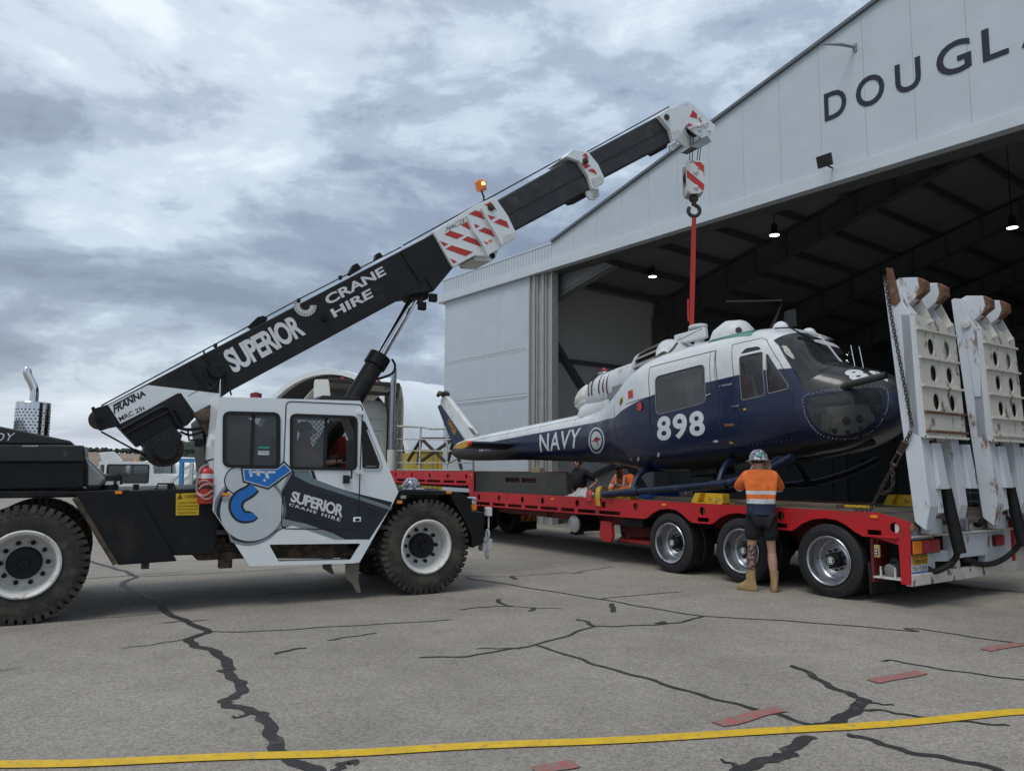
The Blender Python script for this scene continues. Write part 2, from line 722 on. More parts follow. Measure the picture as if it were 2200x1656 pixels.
for pts, w0, w1 in (
        # the wide one running towards the camera
        ([(-7.306, 13.487), (-6.599, 12.756), (-6.006, 12.153), (-5.566, 11.551), (-5.433, 10.908), (-4.824, 10.16), (-4.211, 9.416), (-3.942, 8.907), (-3.434, 8.308), (-3.013, 7.807), (-3.06, 7.531), (-2.918, 7.242), (-2.615, 6.979), (-2.359, 6.577), (-2.27, 6.357), (-2.315, 6.356)], 0.11, 0.13),
        ([(-2.326, 6.384), (-2.158, 6.152), (-1.997, 5.899), (-1.954, 5.699), (-1.993, 5.554), (-1.929, 5.449), (-1.717, 5.321), (-1.587, 5.16), (-1.448, 4.858), (-1.331, 4.612), (-1.169, 4.418), (-0.981, 4.278)], 0.12, 0.13),
        ([(-1.751, 5.34), (-1.753, 5.204), (-1.826, 5.212)], 0.06, 0.03),
        ([(-0.836, 4.423), (-0.903, 4.435), (-0.929, 4.355), (-0.927, 4.279)], 0.10, 0.07),
        ([(-3.013, 7.807), (-2.494, 7.844), (-1.897, 8.065), (-1.306, 8.25), (-0.615, 8.497)], 0.035, 0.03),
        ([(-3.008, 7.678), (-3.114, 7.449), (-3.286, 7.251), (-3.499, 7.08)], 0.035, 0.02),
        ([(-4.837, 8.265), (-4.399, 8.455), (-3.889, 8.767)], 0.03, 0.02),
        ([(-3.668, 8.227), (-3.444, 8.332), (-3.23, 8.39)], 0.04, 0.03),
        ([(-4.255, 9.512), (-4.001, 9.488)], 0.05, 0.03),
        ([(-6.227, 11.377), (-5.817, 11.639), (-5.482, 11.962), (-5.035, 12.089)], 0.05, 0.03),
        ([(-5.623, 11.598), (-4.829, 11.939), (-3.986, 12.413), (-2.82, 13.188)], 0.04, 0.03),
        ([(-3.186, 10.147), (-2.738, 10.278), (-2.367, 10.528), (-1.756, 11.015)], 0.05, 0.04),
        ([(-3.477, 11.947), (-3.082, 12.017)], 0.03, 0.02),
        ([(-2.066, 6.907), (-1.984, 7.048), (-1.86, 7.159)], 0.07, 0.06),
        ([(-1.73, 7.448), (-1.562, 7.614), (-1.323, 7.79)], 0.04, 0.03),
        # behind the crane
        ([(-0.726, 11.863), (0.018, 11.895), (0.753, 12.297), (1.195, 12.317)], 0.04, 0.03),
        ([(0.018, 11.947), (0.059, 11.55)], 0.12, 0.12),
        ([(0.969, 12.253), (1.266, 12.657), (1.75, 13.159)], 0.05, 0.03),
        ([(-0.684, 11.764), (-0.533, 11.525), (-0.252, 11.302), (0.335, 10.674), (1.133, 9.874), (1.575, 9.363), (2.158, 8.797), (2.824, 8.604), (3.481, 8.346), (4.171, 8.015)], 0.075, 0.05),
        ([(1.104, 9.873), (1.46, 10.1), (2.303, 10.51)], 0.05, 0.03),
        ([(1.246, 9.575), (1.169, 8.99)], 0.09, 0.1),
        ([(4.171, 8.015), (4.11, 8.173), (4.293, 8.109), (4.546, 7.807), (4.917, 7.433)], 0.05, 0.05),
        ([(-0.604, 9.077), (-0.314, 9.267), (-0.039, 9.338), (0.29, 9.226), (0.618, 9.207)], 0.05, 0.03),
        ([(-0.171, 9.827), (-0.108, 9.495), (0.016, 9.34)], 0.10, 0.06),
        ([(0.219, 9.016), (0.291, 9.257)], 0.10, 0.06),
        # the forked one in the middle
        ([(2.158, 8.797), (1.875, 8.472), (1.593, 8.314), (1.134, 8.203), (0.836, 8.147), (0.565, 7.737), (0.187, 7.287), (-0.152, 7.043), (-0.391, 6.866), (-0.791, 6.823)], 0.055, 0.05),
        ([(0.717, 8.564), (0.824, 8.414), (0.861, 8.148)], 0.08, 0.08),
        ([(1.558, 8.337), (1.663, 8.465)], 0.10, 0.10),
        ([(0.099, 7.174), (-0.112, 7.169), (-0.316, 7.163)], 0.04, 0.03),
        ([(0.231, 7.307), (0.543, 6.889), (0.749, 6.56), (1.04, 6.224), (1.291, 5.873), (1.55, 5.571), (1.768, 5.349), (1.955, 5.108), (2.106, 5.183)], 0.055, 0.075),
        # star by the yellow line
        ([(2.36, 6.629), (2.414, 6.366), (2.421, 6.02), (2.497, 5.792), (2.509, 5.667)], 0.08, 0.11),
        ([(2.541, 5.701), (2.399, 5.482), (2.145, 5.202), (1.977, 5.072)], 0.13, 0.15),
        ([(2.5, 5.612), (2.596, 5.571), (2.685, 5.541)], 0.06, 0.03),
        ([(2.374, 5.441), (2.552, 5.414), (2.687, 5.308), (2.9, 5.245), (3.041, 5.173), (3.219, 5.122)], 0.06, 0.04),
        ([(1.859, 4.9), (1.66, 4.707), (1.59, 4.587), (1.458, 4.514), (1.289, 4.39), (1.192, 4.274)], 0.12, 0.13),
        ([(1.264, 4.39), (1.231, 4.456), (1.181, 4.51)], 0.07, 0.03),
        ([(2.093, 4.945), (2.21, 4.825), (2.317, 4.65), (2.501, 4.545), (2.673, 4.399), (2.684, 4.297)], 0.08, 0.09),
        ([(3.201, 6.791), (3.31, 6.81), (3.507, 6.581), (3.775, 6.383), (4.073, 6.185)], 0.05, 0.05),
        ([(6.303, 11.21), (6.633, 10.88), (7.069, 10.614)], 0.05, 0.05)):
    seal(pts, w0 * 0.7, w1 * 0.7, z=0.004 + 0.0005 * random.random())

M_YEL = mat('yellow_line_paint', (0.70, 0.44, 0.02), 0.6, var=0.12, scale=9, dirt=(0.35, 0.26, 0.1), dirt_amt=0.24, dirt_scale=14)
seal([(-2.902, 4.324), (-2.775, 4.359), (-1.431, 4.509), (0.013, 4.717), (1.924, 5.028), (3.496, 5.402), (3.885, 5.501)], 0.105, 0.115, z=0.008, material=M_YEL, name='yellow_line', rag=0.012)
M_RED = mat('red_dash_paint', (0.38, 0.10, 0.095), 0.75, var=0.15, scale=9, dirt=(0.26, 0.17, 0.15), dirt_amt=0.52, dirt_scale=16)
for p in ([(4.351, 7.212), (4.844, 7.489)], [(2.814, 6.131), (3.349, 6.43)], [(1.33, 5.114), (1.86, 5.431)], [(0.138, 4.32), (0.362, 4.442)]):
    seal(p, 0.115, 0.115, z=0.0075, material=M_RED, name='red_dash', rag=0.06)

# ------------------------------------------------------------------ far country
M_HILL = mat('dry_hill', (0.20, 0.145, 0.105), 0.95, var=0.25, scale=0.02, dirt=(0.27, 0.21, 0.15), dirt_amt=0.42, dirt_scale=0.012)
prof = [(-982.149, 8.407), (-819.047, 14.839), (-682.672, 17.302), (-600.817, 18.89), (-535.287, 19.833), (-491.495, 19.01), (-436.72, 17.165), (-392.806, 13.623), (-370.681, 8.321), (-316.004, 6.481), (-217.883, 10.337), (-108.659, 9.914), (109.798, 15.048), (382.952, 13.99), (711.125, 18.705), (1038.89, 16.89)]
rings = []
for yy, k in ((520, 0.0), (640, 0.45), (780, 0.85), (900, 1.0), (1100, 0.6), (1500, 0.0)):
    rings.append([(x * yy / 900, yy, max(0.0, z) * k - (0.4 if k == 0 else 0)) for x, z in prof])
mb = MB()
n_ = len(prof)
mb.add([p for r in rings for p in r], [(i * n_ + k, i * n_ + k + 1, (i + 1) * n_ + k + 1, (i + 1) * n_ + k) for i in range(len(rings) - 1) for k in range(n_ - 1)])
props(mb.build('hills', M_HILL, smooth=60), kind='structure')
M_FAR = mat('far_foliage', (0.05, 0.062, 0.05), 0.95, var=0.3, scale=0.2)


def tree_line(pts, h, spread, num):
    mb = MB()
    for _ in range(num):
        i = random.randrange(len(pts) - 1)
        u = random.random()
        x = pts[i][0] * (1 - u) + pts[i + 1][0] * u
        y = pts[i][1] * (1 - u) + pts[i + 1][1] * u
        z = pts[i][2] * (1 - u) + pts[i + 1][2] * u
        hh = h * random.uniform(0.5, 1.25)
        for _k in range(4):
            r = hh * random.uniform(0.28, 0.5)
            mb.ball((x + random.uniform(-1, 1) * hh * 0.55, y + random.uniform(-spread, spread), z + hh * random.uniform(0.25, 0.75)), r, r, r * 0.8, 6, 4)
    return mb


crest = [(x, 900, z * 0.985) for x, z in prof]
props(tree_line(crest[:9], 5.5, 14, 300).build('far_tree_line', M_FAR), kind='stuff')
near_belt = [(x, 330, 0.0) for x, _ in [(-147.835, 2.412), (-125.834, 2.546), (-99.83, 2.704), (-39.811, 3.068), (-19.801, 3.19)]]
props(tree_line(near_belt, 11, 8, 150).build('tree_belt', M_FAR), kind='stuff')
M_POST = mat('weathered_post', (0.2, 0.18, 0.15), 0.9)
ft = thing('wire_fence', 'post and wire fence across the far grass field', 'fence', Matrix.Translation((-32, 84, 0)))
for i in range(16):
    MB().box(-1.0 + i * 1.9, -0.88 + i * 1.9, -0.06, 0.06, 0.0, 1.5).build('post', M_POST, ft)
for zz in (0.5, 0.95, 1.4):
    MB().bar((-1, 0, zz), (27.6, 0, zz), 0.02, 0.02).build('wire', M_POST, ft)

# ------------------------------------------------------------------ hangar
FH = frame([[0.618408, 0.785857, 0.0, 0.99103], [-0.785857, 0.618408, 0.0, 23.0], [0.0, 0.0, 1.0, 0.0]])
M_CLAD = mat('hangar_cladding', (0.50, 0.55, 0.595), 0.5, var=0.05, scale=1.4, rvar=0.06, bump=0.04, bump_scale=8)
M_CLAD2 = mat('hangar_fascia', (0.56, 0.605, 0.645), 0.5, var=0.04, scale=2)
M_DARKST = mat('dark_steelwork', (0.10, 0.103, 0.105), 0.7, var=0.15)
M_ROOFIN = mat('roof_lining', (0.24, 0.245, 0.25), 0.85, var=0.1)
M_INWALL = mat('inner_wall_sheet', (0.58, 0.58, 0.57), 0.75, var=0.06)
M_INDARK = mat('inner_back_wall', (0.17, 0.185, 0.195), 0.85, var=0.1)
M_SLAB = mat('hangar_slab', (0.22, 0.215, 0.2), 0.6, var=0.1)
M_TRACK = mat('door_track_steel', (0.42, 0.42, 0.40), 0.5, var=0.08, metal=0.3)
M_NAVY = mat('navy_sign_letters', (0.012, 0.016, 0.03), 0.45)
M_LAMP = mat('lamp_glow', (1.0, 0.98, 0.92), 0.4, emit=3.0)
M_BLACK = mat('black_plastic', (0.015, 0.015, 0.016), 0.5)
hg = thing('hangar', 'large grey steel hangar with open doorway and lettered gable', 'hangar', FH)
SL, E0, EZ, RIDGE = 0.267, 0.36, 8.38, 14.5


def roof_z(s):
    return EZ + SL * (min(s, 2 * RIDGE - s) - E0)


ZH0, ZH1 = 7.66, 7.95   # header fascia
# the closed door leaf beside the opening: six sheets
for (s0, s1) in ((-5.57, -2.343), (-2.338, -0.76)):
    for (z0, z1) in ((0.02, 3.905), (3.91, 5.335), (5.34, 7.655)):
        MB().box(s0, s1, 0.0, 0.06, z0, z1).build('door_sheet', M_CLAD, hg, 0.006)
MB().box(-5.6, -0.7, 0.075, 0.45, 0.0, 7.6).build('door_leaf_core', M_CLAD2, hg)
MB().box(-5.4, -0.85, -0.014, -0.001, 3.89, 3.925).build('door_rail', M_CLAD2, hg, 0.004)
mb = MB()
for i in range(38):
    for zz in (5.42, 3.99, 3.82):
        mb.lathe([(0.0, -0.012), (0.016, -0.008), (0.018, 0.0)], (-5.4 + i * 0.12, -0.002, zz), (0, 1, 0), 6)
sc_ = mb.build('screws', M_DARKST, hg)
sc_['kind'] = 'stuff'
for k, (s0, s1) in enumerate(((-0.74, -0.44), (-0.42, -0.08), (-0.06, 0.26))):
    mb = MB()
    mb.box(s0, s1, 0.04 + 0.05 * k, 0.22 + 0.05 * k, 0.0, 7.65)
    mb.box(s0, s0 + 0.05, -0.04 + 0.05 * k, 0.039 + 0.05 * k, 0.0, 7.65)
    mb.box(s1 - 0.05, s1, -0.04 + 0.05 * k, 0.039 + 0.05 * k, 0.0, 7.65)
    mb.build('door_track', M_TRACK, hg, 0.004)
# header fascia along the whole front
MB().box(-5.91, 30, -0.14, 0.10, ZH0, ZH1).build('fascia', M_CLAD2, hg, 0.008)
MB().box(-5.85, 30, 0.11, 0.55, ZH0 - 0.02, ZH1 - 0.05).build('header_beam', M_DARKST, hg)
# ribbed band over the door pocket
mb = MB()
s = -5.7
while s < 0.34:
    mb.box(s, s + 0.11, -0.035, 0.05, ZH1 + 0.004, 8.47)
    mb.box(s + 0.112, s + 0.15, -0.024, 0.05, ZH1 + 0.004, 8.47)
    s += 0.152
mb.build('ribbed_band', M_CLAD, hg)
MB().box(-5.74, 0.37, -0.05, 0.6, 8.472, 8.52).build('band_flashing', M_CLAD2, hg, 0.005)
# gable sheets, one by one
seams = [E0, 1.33] + [1.33 + 0.98 * k for k in range(1, 29)]
for a, b in zip(seams[:-1], seams[1:]):
    a2, b2 = a + 0.0025, b - 0.0025
    pts = [(a2, ZH1 + 0.004), (b2, ZH1 + 0.004), (b2, roof_z(b2) + 0.12)]
    if a2 < RIDGE < b2:
        pts.append((RIDGE, roof_z(RIDGE) + 0.12))
    pts.append((a2, roof_z(a2) + 0.12))
    MB().prism(pts, -0.03, 0.03, 't').build('gable_sheet', M_CLAD, hg)
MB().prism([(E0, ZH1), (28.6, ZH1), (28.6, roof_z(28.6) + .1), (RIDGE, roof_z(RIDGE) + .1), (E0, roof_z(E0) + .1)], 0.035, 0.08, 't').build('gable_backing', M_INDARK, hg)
MB().bar((E0 + .02, -0.01, roof_z(E0) + 0.16), (RIDGE, -0.01, roof_z(RIDGE) + 0.16), 0.2, 0.07).build('barge_flashing', mat('dark_flashing', (0.13, 0.15, 0.17), 0.5), hg)
MB().bar((RIDGE, -0.01, roof_z(RIDGE) + 0.16), (28.6, -0.01, roof_z(28.6) + 0.16), 0.2, 0.07).build('barge_flashing', MATS['dark_flashing'], hg)
# roof, walls and floor
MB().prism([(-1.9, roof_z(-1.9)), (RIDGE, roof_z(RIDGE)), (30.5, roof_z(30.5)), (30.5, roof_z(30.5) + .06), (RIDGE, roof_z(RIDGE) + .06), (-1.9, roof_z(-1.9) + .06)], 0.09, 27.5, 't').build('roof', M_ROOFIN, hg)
for k, (t0, t1) in enumerate(((0.1, 2.15), (2.155, 3.7), (3.705, 5.25), (5.255, 6.88))):
    MB().box(-1.56, -1.5, t0, t1, 0.0, 7.87).build('wall_sheet', M_INWALL, hg)
MB().box(-1.57, -1.45, 6.9, 27.5, 0.0, 7.9).build('far_side_wall', M_INDARK, hg)  # dark wall colour stands in for the unlit depth past the first bay
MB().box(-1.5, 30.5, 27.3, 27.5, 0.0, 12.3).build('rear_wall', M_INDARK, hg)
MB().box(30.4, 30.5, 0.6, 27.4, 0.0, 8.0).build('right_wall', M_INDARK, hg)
for k in range(9):
    MB().box(-1.4, 30.3, 27.18, 27.29, 0.9 + 1.0 * k, 1.0 + 1.0 * k).build('rear_girt', M_DARKST, hg)
MB().box(-1.6, 30.6, -0.3, 27.6, 0.0, 0.012).build('floor_slab', M_SLAB, hg)
for zz in (2.6, 5.2):
    MB().box(-1.49, -1.38, 0.7, 6.4, zz, zz + 0.14).build('wall_girt', M_DARKST, hg)
MB().bar((-1.36, 0.75, 6.75), (-1.36, 6.3, 0.5), 0.2, 0.2).build('wind_brace', M_DARKST, hg)
MB().bar((-1.36, 0.9, 0.6), (-1.36, 6.3, 2.4), 0.16, 0.16).build('wind_brace', M_DARKST, hg)
# portal frames: column, tapered rafter with web stiffeners, flange
for k, t in enumerate((0.75, 6.6, 12.8, 19.0, 25.2)):
    MB().box(-1.35, -0.75, t - 0.13, t + 0.13, 0.0, 7.3).build('portal_column', M_DARKST, hg)
    dp = 1.25
    low = [(-1.35, 6.55), (2.0, roof_z(2.0) - 1.05), (RIDGE, roof_z(RIDGE) - 0.75)]
    top = [(RIDGE, roof_z(RIDGE) - 0.2), (-1.35, roof_z(-1.35) - 0.2)]
    MB().prism(low + top, t - 0.03, t + 0.03, 't').build('rafter', M_DARKST, hg)
    MB().prism([(30, 6.6), (30, 7.5), (RIDGE, roof_z(RIDGE) - 0.2), (RIDGE, roof_z(RIDGE) - 0.75)], t - 0.03, t + 0.03, 't').build('rafter', M_DARKST, hg)
    for a, b in zip(low[:-1], low[1:]):
        MB().bar((a[0], t, a[1]), (b[0], t, b[1]), 0.26, 0.03).build('rafter_flange', M_DARKST, hg)
    s = -0.4
    while s < RIDGE - 0.5:
        zl = low[0][1] + (s + 1.35) * (low[1][1] - low[0][1]) / 3.35 if s < 2 else low[1][1] + (s - 2) * (low[2][1] - low[1][1]) / (RIDGE - 2)
        MB().box(s, s + 0.02, t - 0.12, t + 0.12, zl + 0.02, roof_z(s) - 0.21).build('stiffener', M_DARKST, hg)
        s += 1.15
# front knee plate seen just inside the opening
MB().prism([(-0.668, 7.813), (-0.667, 6.9), (2.223, 7.542), (1.884, 7.754)], 0.55, 0.69, 't').build('knee_plate', mat('grey_steel', (0.2, 0.205, 0.21), 0.6), hg)
MB().bar(((-0.551, 6.821)[0], 0.62, (-0.551, 6.821)[1]), ((2.357, 7.483)[0], 0.62, (2.357, 7.483)[1]), 0.3, 0.05).build('knee_flange', MATS['grey_steel'], hg)
k = 0
s = -1.0
while s < 28.5:
    zz = roof_z(s) - 0.02
    MB().box(s, s + 0.08, 0.3, 27.0, zz - 0.2, zz - 0.02).build('purlin', M_DARKST, hg)
    s += 1.45
# sign letters on the gable
for ch, s0, s1 in zip('DOUGLA', (9.27, 9.97, 10.78, 11.56, 12.36, 12.98), (9.76, 10.56, 11.27, 12.17, 12.78, 13.6)):
    z0, z1 = (9.07, 9.715) if ch in 'OG' else (9.085, 9.70)
    if ch == 'U':
        z0 = 9.07
    me = lettering(ch, [(s0, z0), (s1, z0), (s1, z1), (s0, z1)], on_t(-0.045), M_NAVY, hg, bold=0.012, name='sign_letter')
    sd = me.modifiers.new('thickness', 'SOLIDIFY')
    sd.thickness = 0.012

# floodlight and bracket on the gable
fl = thing('floodlight', 'black square floodlight bracketed to the hangar fascia', 'floodlight', FH @ Matrix.Translation((9.46, -0.16, 8.05)) @ Matrix.Scale(0.72, 4))
MB().prism([(-0.02, -0.16), (0.07, -0.19), (0.16, 0.14), (0.06, 0.18)], -0.22, 0.22, 's').build('housing', M_BLACK, fl, 0.01)
fl_l = MB()
fl_l.prism([(-0.028, -0.15), (-0.024, -0.151), (0.054, 0.165), (0.05, 0.166)], -0.19, 0.19, 's')
fl_l.build('lens', mat('flood_lens', (0.55, 0.52, 0.46), 0.25), fl)
for o_ in fl.children:
    o_.rotation_euler = (0, 0, R(180))
    o_.location = (0, -0.35, 0)
MB().tube([(0, 0.02, -0.12), (0, -0.22, -0.12), (0, -0.33, 0.0)], 0.025, 8).build('bracket', M_BLACK, fl)
ar = thing('wall_bracket', 'thin grey bracket arm sticking out above the sign letters', 'bracket', FH @ Matrix.Translation((9.98, -0.03, 10.42)))
MB().tube([(0.02, 0.0, 0.03), (-0.1, -0.35, 0.02), (-0.32, -0.75, -0.02)], [0.03, 0.035, 0.012], 8).build('arm', mat('galv_arm', (0.25, 0.27, 0.28), 0.5), ar)
MB().box(-0.02, 0.06, -0.03, 0.0, -0.06, 0.1).build('base_plate', MATS['galv_arm'], ar)
# high-bay lamps hung from the purlins
for (x, y), lab in zip([(4.681, 24.989), (7.186, 20.388), (13.218, 19.619), (18.821, 38.926), (16.38, 32.284)], ('beside the knee brace', 'above the red sling', 'over the white ramps', 'by the rear wall', 'between two far rafters')):
    hb = thing('high_bay_lamp', 'round lit high bay lamp in the hangar ' + lab, 'lamp', Matrix.Translation((x, y, 8.05)), 'high bay lamps in the hangar')
    MB().lathe([(0.03, 0.34), (0.08, 0.3), (0.09, 0.12), (0.14, 0.05), (0.15, 0.012)], (0, 0, 0), (0, 0, 1), 20).build('lamp_shade', M_BLACK, hb, smooth=True)
    MB().lathe([(0.0, -0.012), (0.13, 0.0), (0.13, 0.01)], (0, 0, 0), (0, 0, 1), 20).build('lamp_lens', M_LAMP, hb)
    lp = FH.inverted() @ Vector((x, y, 8.05))
    MB().tube([(0, 0, 0.33), (0, 0, max(0.5, roof_z(lp.x) - 8.07))], 0.012, 6).build('rod', M_BLACK, hb)
# stair and shelving inside, behind the trailer tail
M_SHELF = mat('dull_grey_shelf', (0.16, 0.17, 0.18), 0.6)
st = thing('access_stair', 'grey metal access stair standing inside the hangar', 'stair', FH @ Matrix.Translation((7.2, 9.5, 0.012)))
for sx in (0.0, 1.1):
    MB().bar((sx, 0, 0.05), (sx, 2.2, 2.35), 0.05, 0.18).build('stringer', M_SHELF, st)
    MB().tube([(sx, 0, 0.95), (sx, 2.2, 3.3)], 0.02, 6).build('handrail', M_SHELF, st)
    for q in (0.0, 2.2):
        MB().tube([(sx, q, 0.0), (sx, q, 1.0 + q * 1.05)], 0.02, 6).build('post', M_SHELF, st)
for i in range(9):
    MB().box(0.03, 1.07, 0.1 + i * 0.24, 0.32 + i * 0.24, 0.24 + i * 0.25, 0.27 + i * 0.25).build('tread', M_SHELF, st)
sh = thing('storage_rack', 'tall dark storage rack inside the hangar beside the stair', 'rack', FH @ Matrix.Translation((9.6, 8.6, 0.012)))
for sx in (0, 2.2):
    for q in (0, 0.7):
        MB().box(sx, sx + 0.06, q, q + 0.06, 0, 2.4).build('upright', M_SHELF, sh)
for zz in (0.3, 0.95, 1.6, 2.25):
    MB().box(0, 2.26, 0.0, 0.76, zz, zz + 0.05).build('shelf', M_SHELF, sh)
tk = thing('water_tank', 'dark tote tank in a silver cage inside the hangar', 'tank', FH @ Matrix.Translation((1.6, 3.6, 0.012)))
MB().box(0.04, 1.0, 0.04, 1.0, 0.14, 1.1).build('tank_body', mat('tote_plastic', (0.06, 0.075, 0.09), 0.4), tk, 0.06)
for i in range(5):
    MB().tube([(0.0 + i * 0.26, 0.0, 0.12), (0.0 + i * 0.26, 0.0, 1.14)], 0.012, 6).build('cage_bar', M_TRACK, tk)
    MB().tube([(1.04, i * 0.26, 0.12), (1.04, i * 0.26, 1.14)], 0.012, 6).build('cage_bar', M_TRACK, tk)
MB().box(-0.02, 1.06, -0.02, 1.06, 0.0, 0.13).build('pallet', M_SHELF, tk)

# ------------------------------------------------------------------ mobile crane
FC = frame([[0.882948, -0.469472, 0.0, -1.66504], [0.469472, 0.882948, 0.0, 11.211], [0.0, 0.0, 1.0, 0.0]])
M_CBLK = mat('crane_black', (0.008, 0.0085, 0.0095), 0.5, spec=0.3, var=0.2, scale=4, dirt=(0.028, 0.026, 0.024), dirt_amt=0.22, dirt_scale=2.2)
M_BOOM = mat('boom_black', (0.013, 0.0135, 0.0155), 0.5, spec=0.35, var=0.12, scale=3, dirt=(0.03, 0.029, 0.028), dirt_amt=0.28, dirt_scale=2.0)
M_BOOMW = mat('boom_worn', (0.03, 0.031, 0.034), 0.42, var=0.25, scale=5, dirt=(0.075, 0.068, 0.06), dirt_amt=0.26, dirt_scale=2.6)
M_CWHT = mat('crane_white', (0.80, 0.835, 0.85), 0.32, var=0.03, scale=3, coat=0.3, rvar=0.06)
M_DWHT = mat('worn_white', (0.66, 0.67, 0.66), 0.5, var=0.08, scale=8, dirt=(0.22, 0.17, 0.12), dirt_amt=0.25, dirt_scale=7)
M_SRED = mat('stripe_red', (0.50, 0.045, 0.04), 0.45, var=0.1)
M_CHROME = mat('chrome', (0.72, 0.73, 0.75), 0.12, metal=1.0, rvar=0.06)
M_RUSTM = mat('rusty_steel', (0.11, 0.075, 0.05), 0.75, var=0.3, scale=10, dirt=(0.05, 0.045, 0.04), dirt_amt=0.5, dirt_scale=8)
M_TYRE = mat('crane_tyre', (0.034, 0.032, 0.030), 0.85, var=0.25, scale=6, dirt=(0.085, 0.072, 0.056), dirt_amt=0.42, dirt_scale=4, bump=0.2, bump_scale=40)
M_RIM = mat('rim_white', (0.66, 0.66, 0.63), 0.45, var=0.06, dirt=(0.35, 0.31, 0.26), dirt_amt=0.25, dirt_scale=6)
M_RUBBER = mat('rubber', (0.012, 0.012, 0.013), 0.65)
M_AMBER = mat('amber_lens', (0.85, 0.25, 0.02), 0.3, coat=0.4)
M_LTR = mat('white_letters', (0.68, 0.69, 0.70), 0.5, var=0.05, scale=20)
M_BLUE = mat('hook_blue', (0.015, 0.16, 0.52), 0.35, var=0.12)
M_TEAL = mat('swoosh_teal', (0.16, 0.21, 0.23), 0.35)
M_DNAVY = mat('swoosh_navy', (0.016, 0.022, 0.033), 0.32, var=0.3, scale=2.5)
M_DGREY = mat('swoosh_charcoal', (0.022, 0.025, 0.028), 0.35, var=0.3, scale=3)
M_PALE = mat('logo_pale', (0.55, 0.59, 0.61), 0.4, var=0.06)
M_GREYD = mat('logo_grey', (0.24, 0.27, 0.29), 0.4)
M_SEATC = mat('cab_interior', (0.03, 0.03, 0.033), 0.8)
G_CAB = glass('cab_glass', (0.60, 0.64, 0.66), 0.16)
cr_ = thing('mobile_crane', 'black and white pick and carry crane with raised boom', 'crane', FC)


def tyre_mesh(Rt, rim, w, lugs, depth, name, material, parent, c, out=-1, n=64):
    """Tyre with sidewall bulge and shoulder lugs; out is the side facing outwards."""
    mb = MB()
    h = w / 2
    prof = [(rim, -h * 0.86), (rim + 0.03, -h * 0.93), (rim + (Rt - rim) * 0.45, -h), (Rt - 0.09, -h * 0.97), (Rt - depth - 0.012, -h * 0.9), (Rt - depth, -h * 0.8),
            (Rt - depth, h * 0.8), (Rt - depth - 0.012, h * 0.9), (Rt - 0.09, h * 0.97), (rim + (Rt - rim) * 0.45, h), (rim + 0.03, h * 0.93), (rim, h * 0.86)]
    vs0 = len(mb.v)
    mb.lathe(prof + [prof[0]], c, (0, 1, 0), n)
    # open tube section: drop the end caps
    mb.f = [f for f in mb.f if len(f) == 4]
    if lugs:
        for k in range(lugs):
            for side in (-1, 1):
                a = 2 * math.pi * (k + (0.5 if side > 0 else 0)) / lugs
                da = 2 * math.pi / lugs * 0.30
                q = []
                for rr in (Rt - depth - 0.055, Rt):
                    for aa, sh in ((a - da, 0), (a + da, 0)):
                        for yy in (0.05, h * (1.0 if rr < Rt else 0.93)):
                            tw = 0.10 * yy / h
                            q.append((c[0] + rr * math.cos(aa + tw), c[1] + side * yy, c[2] + rr * math.sin(aa + tw)))
                mb.add(q, [(0, 1, 3, 2), (4, 6, 7, 5), (0, 4, 5, 1), (2, 3, 7, 6), (0, 2, 6, 4), (1, 5, 7, 3)])
    return mb.build(name, material, parent, smooth=40)


def crane_wheel(s, t, flip=1):
    c = (s, t, 0.612)
    o_ = -1 * flip     # outward direction along t
    w = 0.44
    # dished rim: flange, well, disc
    prof = [(0.335, w * 0.46), (0.352, w * 0.5), (0.335, w * 0.52), (0.305, w * 0.45), (0.29, w * 0.2), (0.285, w * 0.02), (0.25, -0.02), (0.14, -0.02), (0.0, -0.02)]
    wh = MB().lathe(prof, c, (0, o_, 0), 48, caps=False).build('wheel', M_RIM, cr_, smooth=30)
    tyre_mesh(0.612, 0.335, w, 46, 0.035, 'tyre', M_TYRE, wh, c)
    hub = MB().lathe([(0.165, -0.02), (0.165, 0.07), (0.15, 0.085), (0.06, 0.09), (0.05, 0.11), (0.0, 0.11)], c, (0, o_, 0), 28).build('hub', M_CBLK, wh, smooth=30)
    for k in range(10):
        a = 2 * math.pi * k / 10
        MB().lathe([(0.024, -0.02), (0.024, 0.025), (0.012, 0.03), (0.0, 0.03)], (c[0] + 0.215 * math.cos(a), c[1], c[2] + 0.215 * math.sin(a)), (0, o_, 0), 8).build('wheel_nut', M_CBLK, wh)
    return wh


for s in (0.0, -4.47):
    crane_wheel(s, -0.98)
    crane_wheel(s, 1.0, -1)
    MB().tube([(s, -0.8, 0.612), (s, 0.8, 0.612)], 0.13, 12).build('axle', M_CBLK, cr_)

# rear body -----------------------------------------------------------
TN = -1.13
MB().prism([(-5.15, 1.341), (-4.069, 1.345), (-2.6, 1.386), (-2.559, 0.889), (-2.612, 0.622), (-3.015, 0.631), (-3.428, 0.66), (-3.594, 0.658), (-4.003, 1.294), (-5.146, 1.29)], TN, 1.1, 't').build('rear_chassis', M_CBLK, cr_, 0.015)
MB().prism([(-4.115, 1.36), (-3.536, 1.372), (-3.449, 1.318), (-3.377, 1.234), (-3, 0.576), (-3.59, 0.562), (-4.026, 1.311), (-4.112, 1.319)], -1.2, -1.135, 't').build('fender_plate', M_CBLK, cr_, 0.012)
MB().tube([(p[0], -1.17, p[1]) for p in [(-4.04, 1.297), (-3.892, 1.062), (-3.768, 0.843), (-3.607, 0.574)]], 0.035, 8).build('fender_lip', M_RUSTM, cr_, smooth=True)
MB().prism([(-5.143, 1.368), (-4.084, 1.365), (-4.081, 1.312), (-5.137, 1.279)], -1.19, -0.9, 't').build('wheel_arch_skirt', M_CBLK, cr_, 0.01)
